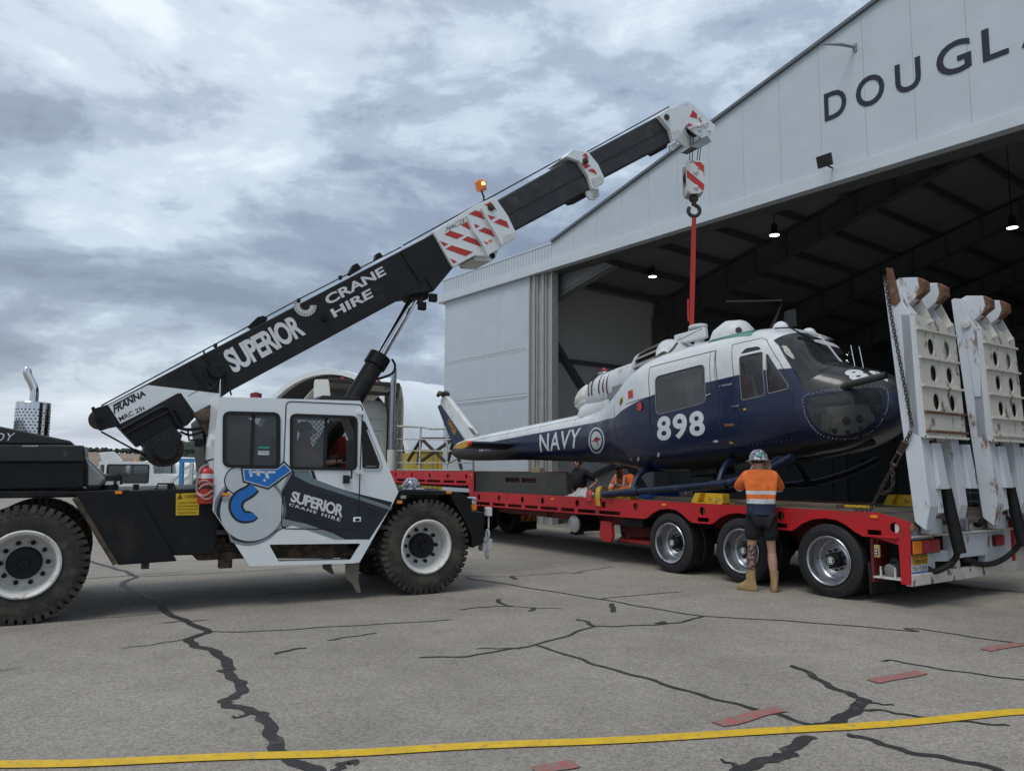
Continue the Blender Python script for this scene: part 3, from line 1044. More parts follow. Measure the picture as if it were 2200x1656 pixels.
MB().prism([(-5.197, 1.66), (-3.972, 1.675), (-3.965, 1.39), (-5.177, 1.372)], -1.15, 1.0, 't').build('engine_box', M_CBLK, cr_, 0.015)
MB().prism([(-5.207, 1.844), (-3.987, 1.853), (-3.971, 1.726), (-3.972, 1.675), (-5.194, 1.659)], -1.17, 1.02, 't').build('engine_lid', mat('lid_black', (0.02, 0.021, 0.023), 0.35, var=0.2), cr_, 0.02)
MB().prism([(-5.248, 2.171), (-4.776, 2.039), (-4.121, 1.903), (-4.089, 1.856), (-5.225, 1.847)], -1.05, 0.9, 't').build('engine_hood', MATS['lid_black'], cr_, 0.02)
lettering('OY', [(-4.827, 1.878), (-4.662, 1.891), (-4.634, 1.975), (-4.808, 1.967)], on_t(-1.055), M_LTR, cr_, spacing=1.1)
lettering('FRANNA', [(-4.55, 1.826), (-4.41, 1.832), (-4.411, 1.847), (-4.551, 1.84)], on_t(-1.175), M_LTR, cr_, bold=0.02)
MB().prism(rrect(*[(-4.185, 1.727)[0], (-4.135, 1.728)[0], (-4.169, 1.727)[1], (-4.173, 1.799)[1]], 0.02), -1.175, -1.17, 't').build('lid_latch', mat('latch_grey', (0.06, 0.06, 0.065), 0.35, metal=0.5), cr_)
MB().prism([(-3.984, 1.75), (-3.739, 1.492), (-3.799, 1.386), (-3.962, 1.381)], -1.0, 0.6, 't').build('tank_shroud', mat('brushed_steel', (0.32, 0.32, 0.31), 0.35, metal=0.8, var=0.15, scale=4, stretch=(1, 1, 6)), cr_, 0.04)
c_ = (-3.724, 1.403)
MB().lathe([(0.1, -0.04), (0.1, 0.03), (0.13, 0.03), (0.13, 0.12), (0.11, 0.14), (0.0, 0.14)], (c_[0], -0.8, c_[1]), (0, 0, 1), 20).build('fuel_cap', M_BLACK, cr_, smooth=30)
MB().lathe([(0.135, 0.0), (0.135, 0.04)], (c_[0], -0.8, c_[1] + 0.02), (0, 0, 1), 20).build('fuel_neck', M_CHROME, cr_)
for px in ((-3.452, 1.399), (-3.097, 1.397)):
    MB().box(px[0] - 0.03, px[0] + 0.03, -1.02, -0.96, px[1] - 0.03, px[1] + 0.03).build('deck_lug', M_CBLK, cr_)
a_, b_ = (-3.244, 1.383), (-3.039, 1.382)
MB().tube([(a_[0], -0.95, a_[1] - .02), (a_[0] + .02, -0.95, a_[1] + 0.05), (b_[0] - .02, -0.95, b_[1] + 0.05), (b_[0], -0.95, b_[1] - .02)], 0.012, 6).build('grab_rail', M_CBLK, cr_)
for q in ([(-3.664, 1.362), (-3.593, 1.362), (-3.591, 1.329), (-3.662, 1.329)],):
    MB().prism(q, -1.202, -1.225, 't').build('marker_lamp', M_AMBER, cr_, 0.004)
c_ = (-3.319, 0.53)
MB().box(c_[0] - 0.04, c_[0] + 0.04, -1.15, -1.08, c_[1] - 0.03, c_[1] + 0.06).build('stud', M_RUSTM, cr_)
c_ = (-2.467, 0.534)
MB().box(c_[0] - 0.3, c_[0] + 0.5, -0.9, 0.6, c_[1], c_[1] + 0.28).build('pivot_block', M_RUSTM, cr_, 0.03)
MB().box(c_[0] - 0.05, c_[0] + 0.1, -0.92, -0.8, c_[1] - 0.1, c_[1] + 0.1).build('pivot_nut', M_RUSTM, cr_, 0.01)
# exhaust
e0 = (-4.535, 1.905)
er = ((-4.375, 2.164)[0] - (-4.725, 2.152)[0]) / 2
ez0, ez1 = (-4.538, 1.947)[1], (-4.564, 2.349)[1]
ex = MB().lathe([(er * 0.97, ez0 - 0.15), (er, ez0), (er, ez1 - 0.01), (er * 0.96, ez1), (er * 0.35, ez1 + 0.01)], (e0[0], -0.45, 0), (0, 0, 1), 32).build('exhaust_shield', M_CHROME, cr_, smooth=30)
mb = MB()
for r_i in range(9):
    for k in range(26):
        a = 2 * math.pi * (k + 0.5 * (r_i % 2)) / 26
        if math.sin(a) > 0.5:
            continue
        dv = Vector((math.cos(a), math.sin(a), 0))
        mb.lathe([(0.0095, 0.0), (0.0, 0.0015)], Vector((e0[0], -0.45, ez0 + 0.03 + (ez1 - ez0 - 0.12) * r_i / 8)) + dv * (er + 0.001), dv, 6)
h_ = mb.build('perforations', M_RUBBER, ex)
h_['kind'] = 'stuff'
pr = er * 0.26
ztop = (-4.654, 2.77)[1]
stp = smooth_path([(e0[0] - .0, -0.45, ez1 - 0.05), (e0[0], -0.45, ez1 + 0.12), (e0[0] - .02, -0.45, ez1 + 0.2), (e0[0] - 0.075, -0.45, ez1 + 0.31), (e0[0] - 0.09, -0.45, ztop - 0.02)], 5)
MB().tube(stp, [pr] * (len(stp) - 3) + [pr * 0.95, pr * 0.85, pr * 0.55], 18).build('exhaust_stack', M_CHROME, cr_, smooth=40)
# warning sign
WQ = [(-3.044, 1.325), (-2.798, 1.334), (-2.791, 1.079), (-3.034, 1.079)]
wq = MB().prism(WQ, -1.1325, -1.137, 't').build('warning_sign', mat('sign_yellow', (0.62, 0.40, 0.015), 0.5, var=0.08), cr_)
M_INK = mat('sign_ink', (0.02, 0.018, 0.012), 0.6)


def wsign(u0, u1, v0, v1):
    bl, br, tr, tl = Vector(WQ[3]), Vector(WQ[2]), Vector(WQ[1]), Vector(WQ[0])
    f_ = lambda u, v: tuple((bl * (1 - u) + br * u) * (1 - v) + (tl * (1 - u) + tr * u) * v)
    return [f_(u0, v0), f_(u1, v0), f_(u1, v1), f_(u0, v1)]


lettering('WARNING', wsign(0.36, 0.97, 0.76, 0.92), on_t(-1.1378), M_INK, wq, bold=0.01)
for k, tx in enumerate(('NO CLEARANCE FOR PERSONNEL', 'ENCLOSED WHEN MACHINE TURNS', 'SEVERE INJURY OR DEATH FROM', 'CRUSHING COULD OCCUR')):
    lettering(tx, wsign(0.06 + 0.06 * (k in (0, 3)), 0.94 - 0.06 * (k in (0, 3)), 0.53 - 0.15 * k, 0.60 - 0.15 * k), on_t(-1.1378), M_INK, wq, bold=0.012)
q = wsign(0.05, 0.30, 0.74, 0.94)
tri = [q[0], q[1], ((q[2][0] + q[3][0]) / 2, (q[2][1] + q[3][1]) / 2)]
decal(tri, -1.1372, M_INK, wq, 'warning_triangle', [inset(tri, 0.012)], 0.001)
decal([(tri[2][0] - .006, tri[0][1] + .02), (tri[2][0] + .006, tri[0][1] + .02), (tri[2][0] + .006, tri[0][1] + .075), (tri[2][0] - .006, tri[0][1] + .075)], -1.1372, M_INK, wq, 'warning_mark', (), 0.001)

# cab -------------------------------------------------------------------
TC, TF = -1.22, -0.36
side = [(-2.647, 2.445), (-0.948, 2.477), (-0.907, 2.401), (-0.412, 1.325), (-0.487, 1.173), (-0.903, 0.458), (-1.002, 0.452), (-2.221, 0.481), (-2.458, 0.847), (-2.651, 1.127), (-2.668, 1.882)]
w_rear = round_poly([(-2.574, 2.259), (-1.957, 2.27), (-1.936, 1.634), (-2.55, 1.646)], 0.07)
w_door = round_poly([(-1.802, 2.262), (-1, 2.263), (-0.989, 1.618), (-1.782, 1.621)], 0.06)
w_tri = round_poly([(-0.906, 2.214), (-0.871, 2.141), (-0.666, 1.68), (-0.674, 1.62), (-0.879, 1.619)], 0.04)
step_h = round_poly([(-2.007, 0.721), (-0.891, 0.691), (-1.012, 0.492), (-1.889, 0.518)], 0.02)
MB().prism(side, TC, TC + 0.035, 't', [w_rear, w_door, w_tri, step_h]).build('cab_side', M_CWHT, cr_)
far = [p for p in side]
zlo_, zhi_ = min(p[1] for p in w_door), max(p[1] for p in w_door)
MB().prism(far, TF - 0.035, TF, 't', [rrect(side[9][0] + 0.15, -1.75, zlo_, zhi_, 0.05), round_poly([(-1.68, zlo_), (side[3][0] - 0.25, zlo_), (side[2][0] - 0.05, zhi_), (-1.68, zhi_)], 0.05)]).build('cab_far_side', M_CWHT, cr_)


def span(i, j, name, material, th=0.03, t0=None, t1=None):
    """Cab skin panel between outline corners i and j."""
    a, b = Vector(side[i]), Vector(side[j])
    d = (b - a).normalized()
    nn = Vector((d.y, -d.x)) * th
    t0 = TC + 0.036 if t0 is None else t0
    t1 = TF - 0.036 if t1 is None else t1
    return MB().prism([tuple(a), tuple(b), tuple(b + nn), tuple(a + nn)], t0, t1, 't').build(name, material, cr_)


span(0, 1, 'cab_roof', M_CWHT)
span(10, 0, 'cab_back', M_CWHT)
span(9, 10, 'cab_back', M_CWHT)
span(3, 4, 'cab_front', M_CWHT)
a, b = Vector(side[2]), Vector(side[3])
gl_ = MB().prism([tuple(a), tuple(b), tuple(b + Vector((-0.01, 0))), tuple(a + Vector((-0.01, 0)))], TC + 0.08, TF - 0.08, 't').build('windscreen', G_CAB, cr_)
for t0, t1 in ((TC + 0.036, TC + 0.079), (TF - 0.079, TF - 0.036)):
    MB().prism([tuple(a), tuple(b), tuple(b + Vector((-0.05, 0))), tuple(a + Vector((-0.05, 0)))], t0, t1, 't').build('screen_pillar', M_CWHT, cr_)
fz = (-1.741, 0.901)[1]
MB().box(side[9][0] + 0.06, side[3][0] - 0.05, TC + 0.04, TF - 0.04, fz - 0.05, fz).build('cab_floor', M_SEATC, cr_)
MB().box(side[9][0] + 0.2, side[3][0] - 0.35, TC + 0.10, TF - 0.04, side[7][1] + 0.25, fz - 0.06).build('step_well', M_CBLK, cr_)


def frame_ring(outline, name, w=0.03, t=TC, parent=None):
    return MB().prism(inset(outline, -w * 0.7), t - 0.014, t + 0.045, 't', [inset(outline, w * 0.55)]).build(name, M_RUBBER, parent or cr_)


def pane(outline, t, parent, name='pane', material=None):
    return MB().prism(inset(outline, 0.012), t, t + 0.006, 't').build(name, material or G_CAB, parent)


fr = frame_ring(w_rear, 'rear_window')
pane(w_rear, TC + 0.012, fr)
xs = (-2.246, 1.994)[0]
zs = [p[1] for p in w_rear]
MB().box(xs - 0.02, xs + 0.02, TC + 0.001, TC + 0.011, min(zs) + 0.01, max(zs) - 0.01).build('window_bar', M_RUBBER, fr)
xb = (-2.177, 1.822)[0]
for k, (z0, c_) in enumerate(((605, (0.4, 0.5, 0.5)), (620, (0.55, 0.6, 0.6)), (577, (0.05, 0.3, 0.25)))):
    zz = (-2.176, 1.787)[1] - (z0 - 620) / 3.184 / 175
    MB().box(xb, xb + 0.13, TC + 0.006, TC + 0.0115, zz - 0.012, zz + 0.012).build('window_sticker', mat('sticker%d' % k, c_, 0.6), fr)
fr = frame_ring(w_door, 'door_window')
xs = (-1.375, 2.016)[0]
zs = [p[1] for p in w_door]
x0 = min(p[0] for p in w_door)
MB().prism(round_poly([(x0 + .01, min(zs) + .01), (xs, min(zs) + .01), (xs, max(zs) - .01), (x0 + .01, max(zs) - .01)], 0.05), TC + 0.012, TC + 0.018, 't').build('pane', G_CAB, fr)
MB().box(xs - 0.02, xs + 0.02, TC + 0.001, TC + 0.011, min(zs) + 0.01, max(zs) - 0.01).build('window_bar', M_RUBBER, fr)
fr = frame_ring(w_tri, 'corner_window')
pane(w_tri, TC + 0.012, fr)
q = [(-0.85, 1.645), (-0.71, 1.646), (-0.711, 1.698), (-0.852, 1.696)]
decal(q, TC + 0.011, M_LTR, fr, 'window_sticker', (), 0.002)
decal([q[0], q[1], ((q[1][0] + q[2][0]) / 2, q[1][1] + .04), (q[0][0], q[0][1] + .04)][::-1] and [(q[3][0], q[3][1] - .02), (q[2][0], q[2][1] - .02), q[2], q[3]], TC + 0.0085, M_SRED, fr, 'window_sticker', (), 0.002)
# door seam, hinges, handle, mirror
door = round_poly([(-1.871, 2.426), (-0.921, 2.428), (-0.931, 1.549), (-0.934, 0.865), (-1.872, 0.905), (-1.873, 1.652)], 0.06)
MB().prism(inset(door, -0.008), TC - 0.004, TC - 0.0002, 't', [inset(door, 0.004)]).build('door_seal', M_RUBBER, cr_)
for (u, v) in ((1060, 340), (1052, 745)):
    pass
for p_ in ((-0.954, 2.324), (-0.952, 1.574)):
    MB().box(p_[0] - 0.045, p_[0] + 0.045, TC - 0.03, TC - 0.005, p_[1] - 0.025, p_[1] + 0.025).build('door_hinge', M_CWHT, cr_, 0.006)
p_ = (-0.954, 0.989)
MB().box(p_[0] - 0.05, p_[0] + 0.05, TC - 0.03, TC - 0.005, p_[1] - 0.03, p_[1] + 0.03).build('door_handle', M_CWHT, cr_, 0.01)
MB().box(p_[0] - 0.025, p_[0] + 0.025, TC - 0.034, TC - 0.0305, p_[1] - 0.018, p_[1] + 0.014).build('handle_pad', M_CBLK, cr_)
p_ = (-1.074, 1.803)
mr_ = MB().prism(round_poly([(-1.161, 1.971), (-1.056, 1.974), (-1.051, 1.604), (-1.156, 1.612)], 0.03), -1.40, -1.36, 't').build('mirror', M_BLACK, cr_, 0.01)
p2 = (-1.096, 1.476)
p1 = (-1.082, 1.607)
MB().tube([(p2[0] - 0.03, TC - .004, p2[1]), (p2[0] - 0.02, -1.3, p2[1] + .02), (p1[0], -1.38, p1[1] - 0.1), (p1[0], -1.38, p1[1])], 0.012, 8).build('mirror_arm', M_BLACK, mr_)
MB().box(p2[0] - 0.05, p2[0] + 0.03, TC - 0.03, TC - 0.004, p2[1] - 0.04, p2[1] + 0.06).build('mirror_bracket', M_BLACK, mr_)
# step
q = [(-1.889, 0.515), (-1.012, 0.49), (-1.011, 0.453), (-1.871, 0.476)]
MB().prism(q, TC + 0.036, TC + 0.22, 't').build('step', M_CWHT, cr_, 0.004)
# swoosh and logo painted on the side
TD = TC - 0.0005


def dz_(pts, m, name, k=1, holes=()):
    return decal(pts, TD - 0.0012 * (k - 1), m, cr_, name, holes, 0.001)


dz_([(-1.767, 1.591), (-1.552, 1.494), (-1.037, 1.33), (-0.492, 1.196), (-0.531, 1.104), (-0.785, 0.736), (-1.112, 0.748), (-1.459, 0.857), (-1.743, 0.944), (-1.87, 0.896), (-1.886, 1.32), (-1.832, 1.477)], M_DNAVY, 'swoosh_band')
dz_([(-1.746, 1.591), (-1.573, 1.592), (-1.507, 1.494), (-0.942, 1.284), (-0.486, 1.131), (-0.515, 1.094), (-0.931, 1.229), (-1.55, 1.432), (-1.738, 1.529)], M_TEAL, 'swoosh_streak', 2)
dz_([(-1.727, 1.476), (-1.55, 1.423), (-0.921, 1.202), (-0.554, 1.086), (-0.572, 1.059), (-0.929, 1.175), (-1.548, 1.388), (-1.727, 1.455)], M_DGREY, 'swoosh_streak', 3)
dz_([(-1.875, 1.022), (-1.568, 0.948), (-1.242, 0.823), (-1.093, 0.747), (-1.222, 0.752), (-1.512, 0.859), (-1.742, 0.939), (-1.871, 0.922)], M_GREYD, 'swoosh_streak', 2)
dz_([(-1.555, 1.592), (-1.511, 1.592), (-1.471, 1.485), (-1.513, 1.498)], M_DGREY, 'swoosh_streak', 3)
dz_([(-2.16, 0.795), (-1.879, 0.913), (-1.861, 0.896), (-2.043, 0.799)], M_TEAL, 'swoosh_streak', 1)
lettering('SUPERIOR', [(-1.782, 1.223), (-1.139, 1.017), (-1.119, 1.165), (-1.758, 1.35)], on_t(TD - 0.006), M_LTR, cr_, bold=0.035, spacing=0.9)
lettering('CRANE', [(-1.8, 1.176), (-1.466, 1.067), (-1.453, 1.103), (-1.787, 1.206)], on_t(TD - 0.006), M_LTR, cr_, bold=0.02, spacing=1.25)
lettering('HIRE', [(-1.403, 1.046), (-1.17, 0.969), (-1.157, 1.008), (-1.39, 1.083)], on_t(TD - 0.006), M_LTR, cr_, bold=0.02, spacing=1.25)
lc = (-2.215, 1.127)
sx = (-1.878, 1.12)[0] - lc[0]
cut = side[9][0] + 0.015


def clip(pts):
    out_ = []
    for s_, z_ in pts:
        zlo = side[8][1] + (side[9][1] - side[8][1]) * (s_ - side[8][0]) / (side[9][0] - side[8][0])
        out_.append((max(s_, cut), max(z_, zlo + 0.012) if s_ < side[8][0] else z_))
    return out_


dz_(clip(circ((lc[0] - .02, lc[1]), sx * 1.22, 48)), M_GREYD, 'logo_ring', 1)
dz_(clip(circ((lc[0] - .02, lc[1]), sx * 1.12, 48)), M_DNAVY, 'logo_ring', 2)
dz_(clip(circ(lc, sx * 1.06, 48)), M_PALE, 'logo_ring', 3)
uc = (-2.377, 1.477)
dz_(clip(circ(uc, sx * 0.5, 40)), M_DNAVY, 'logo_ring', 3)
dz_(clip(circ(uc, sx * 0.46, 40)), M_PALE, 'logo_ring', 4)
hk = smooth_path([(p[0], p[1], 0) for p in [(-2.201, 1.4), (-2.265, 1.34), (-2.369, 1.274), (-2.401, 1.164), (-2.335, 1.062), (-2.22, 1.051), (-2.185, 1.075)]], 6)
hk2 = [(p[0], p[1]) for p in hk]
u_ = sx / 200
nh = len(hk2)
wd = [110 + 15 * math.sin(math.pi * i / (nh - 1)) - 45 * (i / (nh - 1)) ** 3 for i in range(nh)]
dz_(stroke(hk2, [w_ * u_ * 0.83 for w_ in wd]), M_DNAVY, 'logo_hook', 5)
dz_(stroke(hk2, [w_ * u_ * 0.55 for w_ in wd]), M_LTR, 'logo_hook', 6)
dz_(stroke(hk2, [w_ * u_ * 0.55 for w_ in wd]), M_BLUE, 'logo_hook', 7)
blk = [(-2.334, 1.6), (-1.94, 1.602), (-1.873, 1.669), (-1.793, 1.591), (-2.051, 1.399), (-2.312, 1.477)]
dz_(inset(blk, -0.03), M_DNAVY, 'logo_block', 6)
dz_(inset(blk, -0.01), M_LTR, 'logo_block', 7)
dz_(blk, M_BLUE, 'logo_block', 8)
for q in ([(-2.276, 1.594), (-2.246, 1.594), (-2.237, 1.542), (-2.264, 1.549)], [(-2.193, 1.594), (-2.156, 1.594), (-2.146, 1.525), (-2.18, 1.532)], [(-2.275, 1.583), (-1.965, 1.585), (-1.972, 1.56), (-2.274, 1.563)], [(-2.1, 1.581), (-2.061, 1.581), (-2.037, 1.494), (-2.072, 1.503)]):
    dz_(q, M_LTR, 'logo_mark', 9)
for q in ((-2.247, 1.532), (-2.091, 1.477)):
    dz_(circ(q, 0.016, 12), M_LTR, 'logo_mark', 9)
dz_([(-1.911, 1.756), (-1.766, 1.568), (-1.814, 1.477), (-1.895, 1.32), (-1.967, 1.425), (-2.033, 1.373), (-1.784, 1.582)], M_GREYD, 'logo_spike', 4)
dz_([(-1.883, 1.477), (-1.825, 1.529), (-1.896, 1.351), (-1.946, 1.416)], M_PALE, 'logo_spike', 5)
# marker lamps on the cab corner
p_ = (-2.52, 1.314)
MB().box(p_[0] - 0.04, p_[0] + 0.04, TC - 0.02, TC - 0.006, p_[1] - 0.018, p_[1] + 0.018).build('marker_lamp', M_AMBER, cr_, 0.004)
MB().box(p_[0] - 0.035, p_[0] + 0.035, TC - 0.02, TC - 0.006, p_[1] - 0.065, p_[1] - 0.028).build('reflector', mat('grey_lens', (0.35, 0.33, 0.27), 0.3), cr_, 0.004)
# roof guard and beacon base
q = [(-1.461, 2.485), (-1.388, 2.541), (-0.932, 2.545), (-0.881, 2.497)]
MB().prism(q, -1.05, -0.5, 't').build('roof_guard', M_BLACK, cr_, 0.01)
p_ = (-2.176, 2.509)
MB().lathe([(0.07, -0.02), (0.07, 0.03), (0.0, 0.05)], (p_[0], -0.9, p_[1] - 0.005), (0, 0, 1), 16).build('roof_lamp', mat('dark_red_lens', (0.18, 0.02, 0.02), 0.3), cr_, smooth=30)
p_ = (-2.626, 2.451)
pt = (-2.627, 2.663)
MB().tube([(p_[0], -1.15, p_[1] - 0.9), (p_[0], -1.15, p_[1] + 0.1), (pt[0], -1.15, pt[1])], [0.012, 0.012, 0.005], 6).build('aerial', M_CHROME, cr_)
# seat, wheel and mesh guard in the cab
MB().box(-1.88, -1.35, -1.05, -0.55, fz + 0.003, fz + 0.40).build('seat_base', M_SEATC, cr_, 0.05)
MB().prism([(-1.95, fz + 0.4), (-1.8, fz + 0.4), (-1.88, fz + 1.05), (-2.0, fz + 1.02)], -1.03, -0.57, 't').build('seat_back', M_SEATC, cr_, 0.04)
sw = MB()
sc0 = Vector((-1.13, -0.8, fz + 0.78))
ax = Vector((-0.6, 0, 0.8)).normalized()
x_ = ax.cross(Vector((0, 1, 0))).normalized()
sw.tube([tuple(sc0 + 0.2 * (math.cos(2 * math.pi * k / 20) * x_ + math.sin(2 * math.pi * k / 20) * Vector((0, 1, 0)))) for k in range(20)], 0.015, 6, closed=True)
sw.tube([tuple(sc0), tuple(sc0 + Vector((0.3, 0, -0.5)))], 0.03, 8)
sw.bar(tuple(sc0 - 0.2 * x_), tuple(sc0 + 0.2 * x_), 0.03, 0.015)
sw.build('steering_wheel', M_RUBBER, cr_)
MB().box(-1.05, -0.75, TC + 0.08, TF - 0.08, fz + 0.003, fz + 0.45).build('dashboard', M_SEATC, cr_, 0.05)
mb = MB()
zlo, zhi = min(zs), max(zs)
x0, x1 = xs - 0.05, max(p[0] for p in w_door)
k = -14
while k < 16:
    u0 = x0 + k * 0.062
    for sg in (1, -1):
        pa, pb = [], []
        x_a, x_b = u0, u0 + sg * (zhi - zlo)
        t_a = max(0, min(1, (x0 - x_a) / (x_b - x_a))) if x_b != x_a else 0
        t_b = max(0, min(1, (x1 - x_a) / (x_b - x_a)))
        ta, tb = min(t_a, t_b), max(t_a, t_b)
        if tb - ta > 0.03:
            mb.tube([(x_a + (x_b - x_a) * ta, TF - 0.06, zlo + (zhi - zlo) * ta), (x_a + (x_b - x_a) * tb, TF - 0.06, zlo + (zhi - zlo) * tb)], 0.0045, 4)
    k += 1
mb.build('mesh_guard', M_RUBBER, cr_)
rb = [(-1.088, 1.859), (-0.957, 2.033), (-0.876, 2.065), (-0.831, 1.945), (-0.832, 1.611), (-1.106, 1.61)]
MB().prism(rb, TF + 0.06, TF + 0.09, 't').build('red_panel', M_SRED, cr_)
lettering('NK', [(-1.098, 1.715), (-0.938, 1.75), (-0.947, 1.85), (-1.066, 1.798)], on_t(TF + 0.057), M_LTR, cr_, bold=0.03)

# front wheel arch and nose ------------------------------------------------
fo = [(-0.395, 1.347), (-0.19, 1.342), (0.329, 1.333), (0.469, 1.297), (0.632, 1.218), (0.629, 1.058), (0.838, 1.037), (0.831, 0.63), (0.663, 0.567), (0.65, 0.715), (0.55, 0.912), (0.385, 1.177), (0.33, 1.273), (-0.239, 1.28), (-0.342, 1.167), (-0.456, 1.169)]
MB().prism(fo, -1.2, -0.72, 't').build('front_fender', M_CBLK, cr_, 0.01)
MB().prism([(p[0], p[1]) for p in [(-0.513, 1.059), (-0.299, 1.361), (0.416, 1.341), (0.862, 1.031), (0.867, 0.612), (0.48, 0.725), (0.099, 1.125)]], -0.6, 1.1, 't').build('front_chassis', M_CBLK, cr_, 0.02)
MB().box(-2.5, -0.55, -0.34, 1.1, 0.62, 1.30).build('front_frame', M_CBLK, cr_, 0.02)
for pz, m_, nm in (((-0.34, 1.258), MATS['grey_lens'], 'reflector'), ((-0.389, 1.195), M_AMBER, 'marker_lamp')):
    MB().box(pz[0] - 0.035, pz[0] + 0.035, -1.215, -1.2015, pz[1] - 0.02, pz[1] + 0.02).build(nm, m_, cr_, 0.004)
pz = (0.299, 1.314)
MB().box(pz[0] - 0.04, pz[0] + 0.04, -1.215, -1.2015, pz[1] - 0.017, pz[1] + 0.017).build('marker_lamp', M_AMBER, cr_, 0.004)
pz = (0.685, 1.183)
MB().box(pz[0] - 0.02, pz[0] + 0.06, -1.15, -0.98, pz[1] - 0.04, pz[1] + 0.06).build('headlamp', M_CHROME, cr_, 0.015)
MB().box(pz[0] - 0.02, pz[0] + 0.06, -1.15, -0.98, pz[1] - 0.12, pz[1] - 0.045).build('indicator_lamp', M_AMBER, cr_, 0.01)
MB().box(pz[0] - 0.05, pz[0] + 0.17, -1.15, 1.1, pz[1] - 0.5, pz[1] - 0.14).build('front_bumper', M_CBLK, cr_, 0.02)
hx = (0.998, 0.587)
th = MB()
th.box(hx[0] - 0.1, hx[0] - 0.03, -1.02, -0.88, hx[1] - 0.09, hx[1] + 0.09)
th.box(hx[0] - 0.026, hx[0] + 0.05, -1.02, -0.88, hx[1] - 0.07, hx[1] + 0.07)
for dz in (0.13, -0.13):
    th.tube([(hx[0] + 0.01, -0.95 + 0.045 * math.cos(a), hx[1] + dz + 0.065 * math.sin(a)) for a in [2 * math.pi * k / 14 for k in range(14)]], 0.017, 6, closed=True)
th.build('tow_swivel', M_DWHT, cr_, 0.006)
bx = (0.998, 1.026)
MB().box(bx[0] - 0.04, bx[0] + 0.03, -1.05, -0.95, bx[1] - 0.05, bx[1] + 0.07).build('latch_box', M_DWHT, cr_, 0.006)
MB().tube([(bx[0], -1.0, bx[1] - 0.05), (bx[0], -1.0, bx[1] - 0.22)], 0.012, 8).build('latch_rod', M_DWHT, cr_)
MB().tube(smooth_path([(bx[0] - 0.05, -1.0, bx[1] + 0.02), (bx[0] - 0.2, -1.1, bx[1] + 0.13), (bx[0] - 0.36, -1.19, bx[1] + 0.2)], 5), 0.007, 6).build('latch_cable', M_BLACK, cr_)
# mud flaps
for q, t0, t1 in (([(-1.061, 0.444), (-0.882, 0.462), (-0.891, 0.238), (-0.852, 0.078), (-0.905, 0.081), (-0.964, 0.189), (-1.05, 0.265)], -1.15, -1.135), ([(-1.21, 0.485), (-1.075, 0.47), (-1.085, 0.348), (-1.043, 0.243), (-1.087, 0.255), (-1.199, 0.326)], -0.6, -0.585)):
    MB().prism(q, t0, t1, 't').build('mud_flap', mat('flap_tan', (0.16, 0.135, 0.105), 0.7, var=0.15), cr_)
MB().prism([(-2.525, 0.656), (-1.993, 0.717), (-1.01, 0.679), (-0.76, 0.492), (-1.243, 0.486), (-2.256, 0.535)], -0.9, 0.6, 't').build('under_frame', M_RUSTM, cr_, 0.03)

# boom -----------------------------------------------------------------------
B0, B1 = -0.40, 0.16
boom = [(-3.802, 2.355), (0.377, 5.118), (0.679, 4.636), (0.36, 4.227), (0.176, 4.175), (-0.038, 4.124), (-2.401, 2.608), (-2.542, 2.489), (-2.807, 2.258), (-2.892, 2.147), (-3.441, 1.867), (-3.678, 2.121)]
MB().prism(boom, B0, B1, 't').build('boom_base', M_BOOM, cr_, 0.012)
mb = MB()
for (a, b) in (((-2.91, 2.504), (0.467, 4.74)), ((-2.425, 2.674), (0.526, 4.562))):
    mb.bar((a[0], B0 - 0.002, a[1]), (b[0], B0 - 0.002, b[1]), 0.004, 0.012)
mb.build('boom_seam', M_RUBBER, cr_)
chin = [(0.217, 4.421), (0.662, 4.629), (0.344, 4.216)]
MB().prism(chin, B0 - 0.02, B0 - 0.001, 't').build('boom_gusset', M_BOOM, cr_)
MB().prism([(-2.906, 2.897), (-2.845, 2.824), (-2.672, 2.603), (-2.402, 2.607), (-2.382, 2.63), (-2.643, 2.638), (-2.805, 2.827), (-2.886, 2.909)], B0 - 0.012, B0 - 0.001, 't').build('boom_rib', M_BOOM, cr_)
wh_ = [(-3.783, 2.354), (-3.367, 2.619), (-2.525, 2.556), (-2.552, 2.477), (-2.82, 2.301), (-2.992, 2.543), (-3.642, 2.137)]
MB().prism(wh_, B0 - 0.004, B0 - 0.0005, 't').build('boom_white_panel', M_CWHT, cr_)
MB().prism([(-3.022, 2.541), (-2.818, 2.257), (-2.893, 2.147), (-3.441, 1.873), (-3.651, 2.118)], B0 - 0.02, B0 - 0.001, 't').build('boom_tail_plate', M_BOOM, cr_, 0.004)
lettering('SUPERIOR', [(-2.373, 2.822), (-1.476, 3.415), (-1.642, 3.679), (-2.542, 3.09)], on_t(B0 - 0.006), M_LTR, cr_, bold=0.035, spacing=0.9)
lettering('CRANE', [(-1.191, 3.841), (-0.373, 4.381), (-0.44, 4.494), (-1.266, 3.954)], on_t(B0 - 0.006), M_LTR, cr_, bold=0.03)
lettering('HIRE', [(-1.102, 3.678), (-0.556, 4.034), (-0.61, 4.153), (-1.17, 3.78)], on_t(B0 - 0.006), M_LTR, cr_, bold=0.03)
lettering('FRANNA', [(-3.716, 2.25), (-3.379, 2.494), (-3.416, 2.553), (-3.736, 2.352)], on_t(B0 - 0.006), M_INK, cr_, bold=0.04, shear=0.15)
lettering('MRC 25t', [(-3.644, 2.161), (-3.38, 2.324), (-3.402, 2.372), (-3.669, 2.214)], on_t(B0 - 0.006), M_INK, cr_, bold=0.02)
dec = [(-3.734, 2.357), (-3.512, 2.509), (-3.507, 2.493), (-3.726, 2.342)]
decal(dec, B0 - 0.0055, M_INK, cr_, 'logo_bar', (), 0.001)
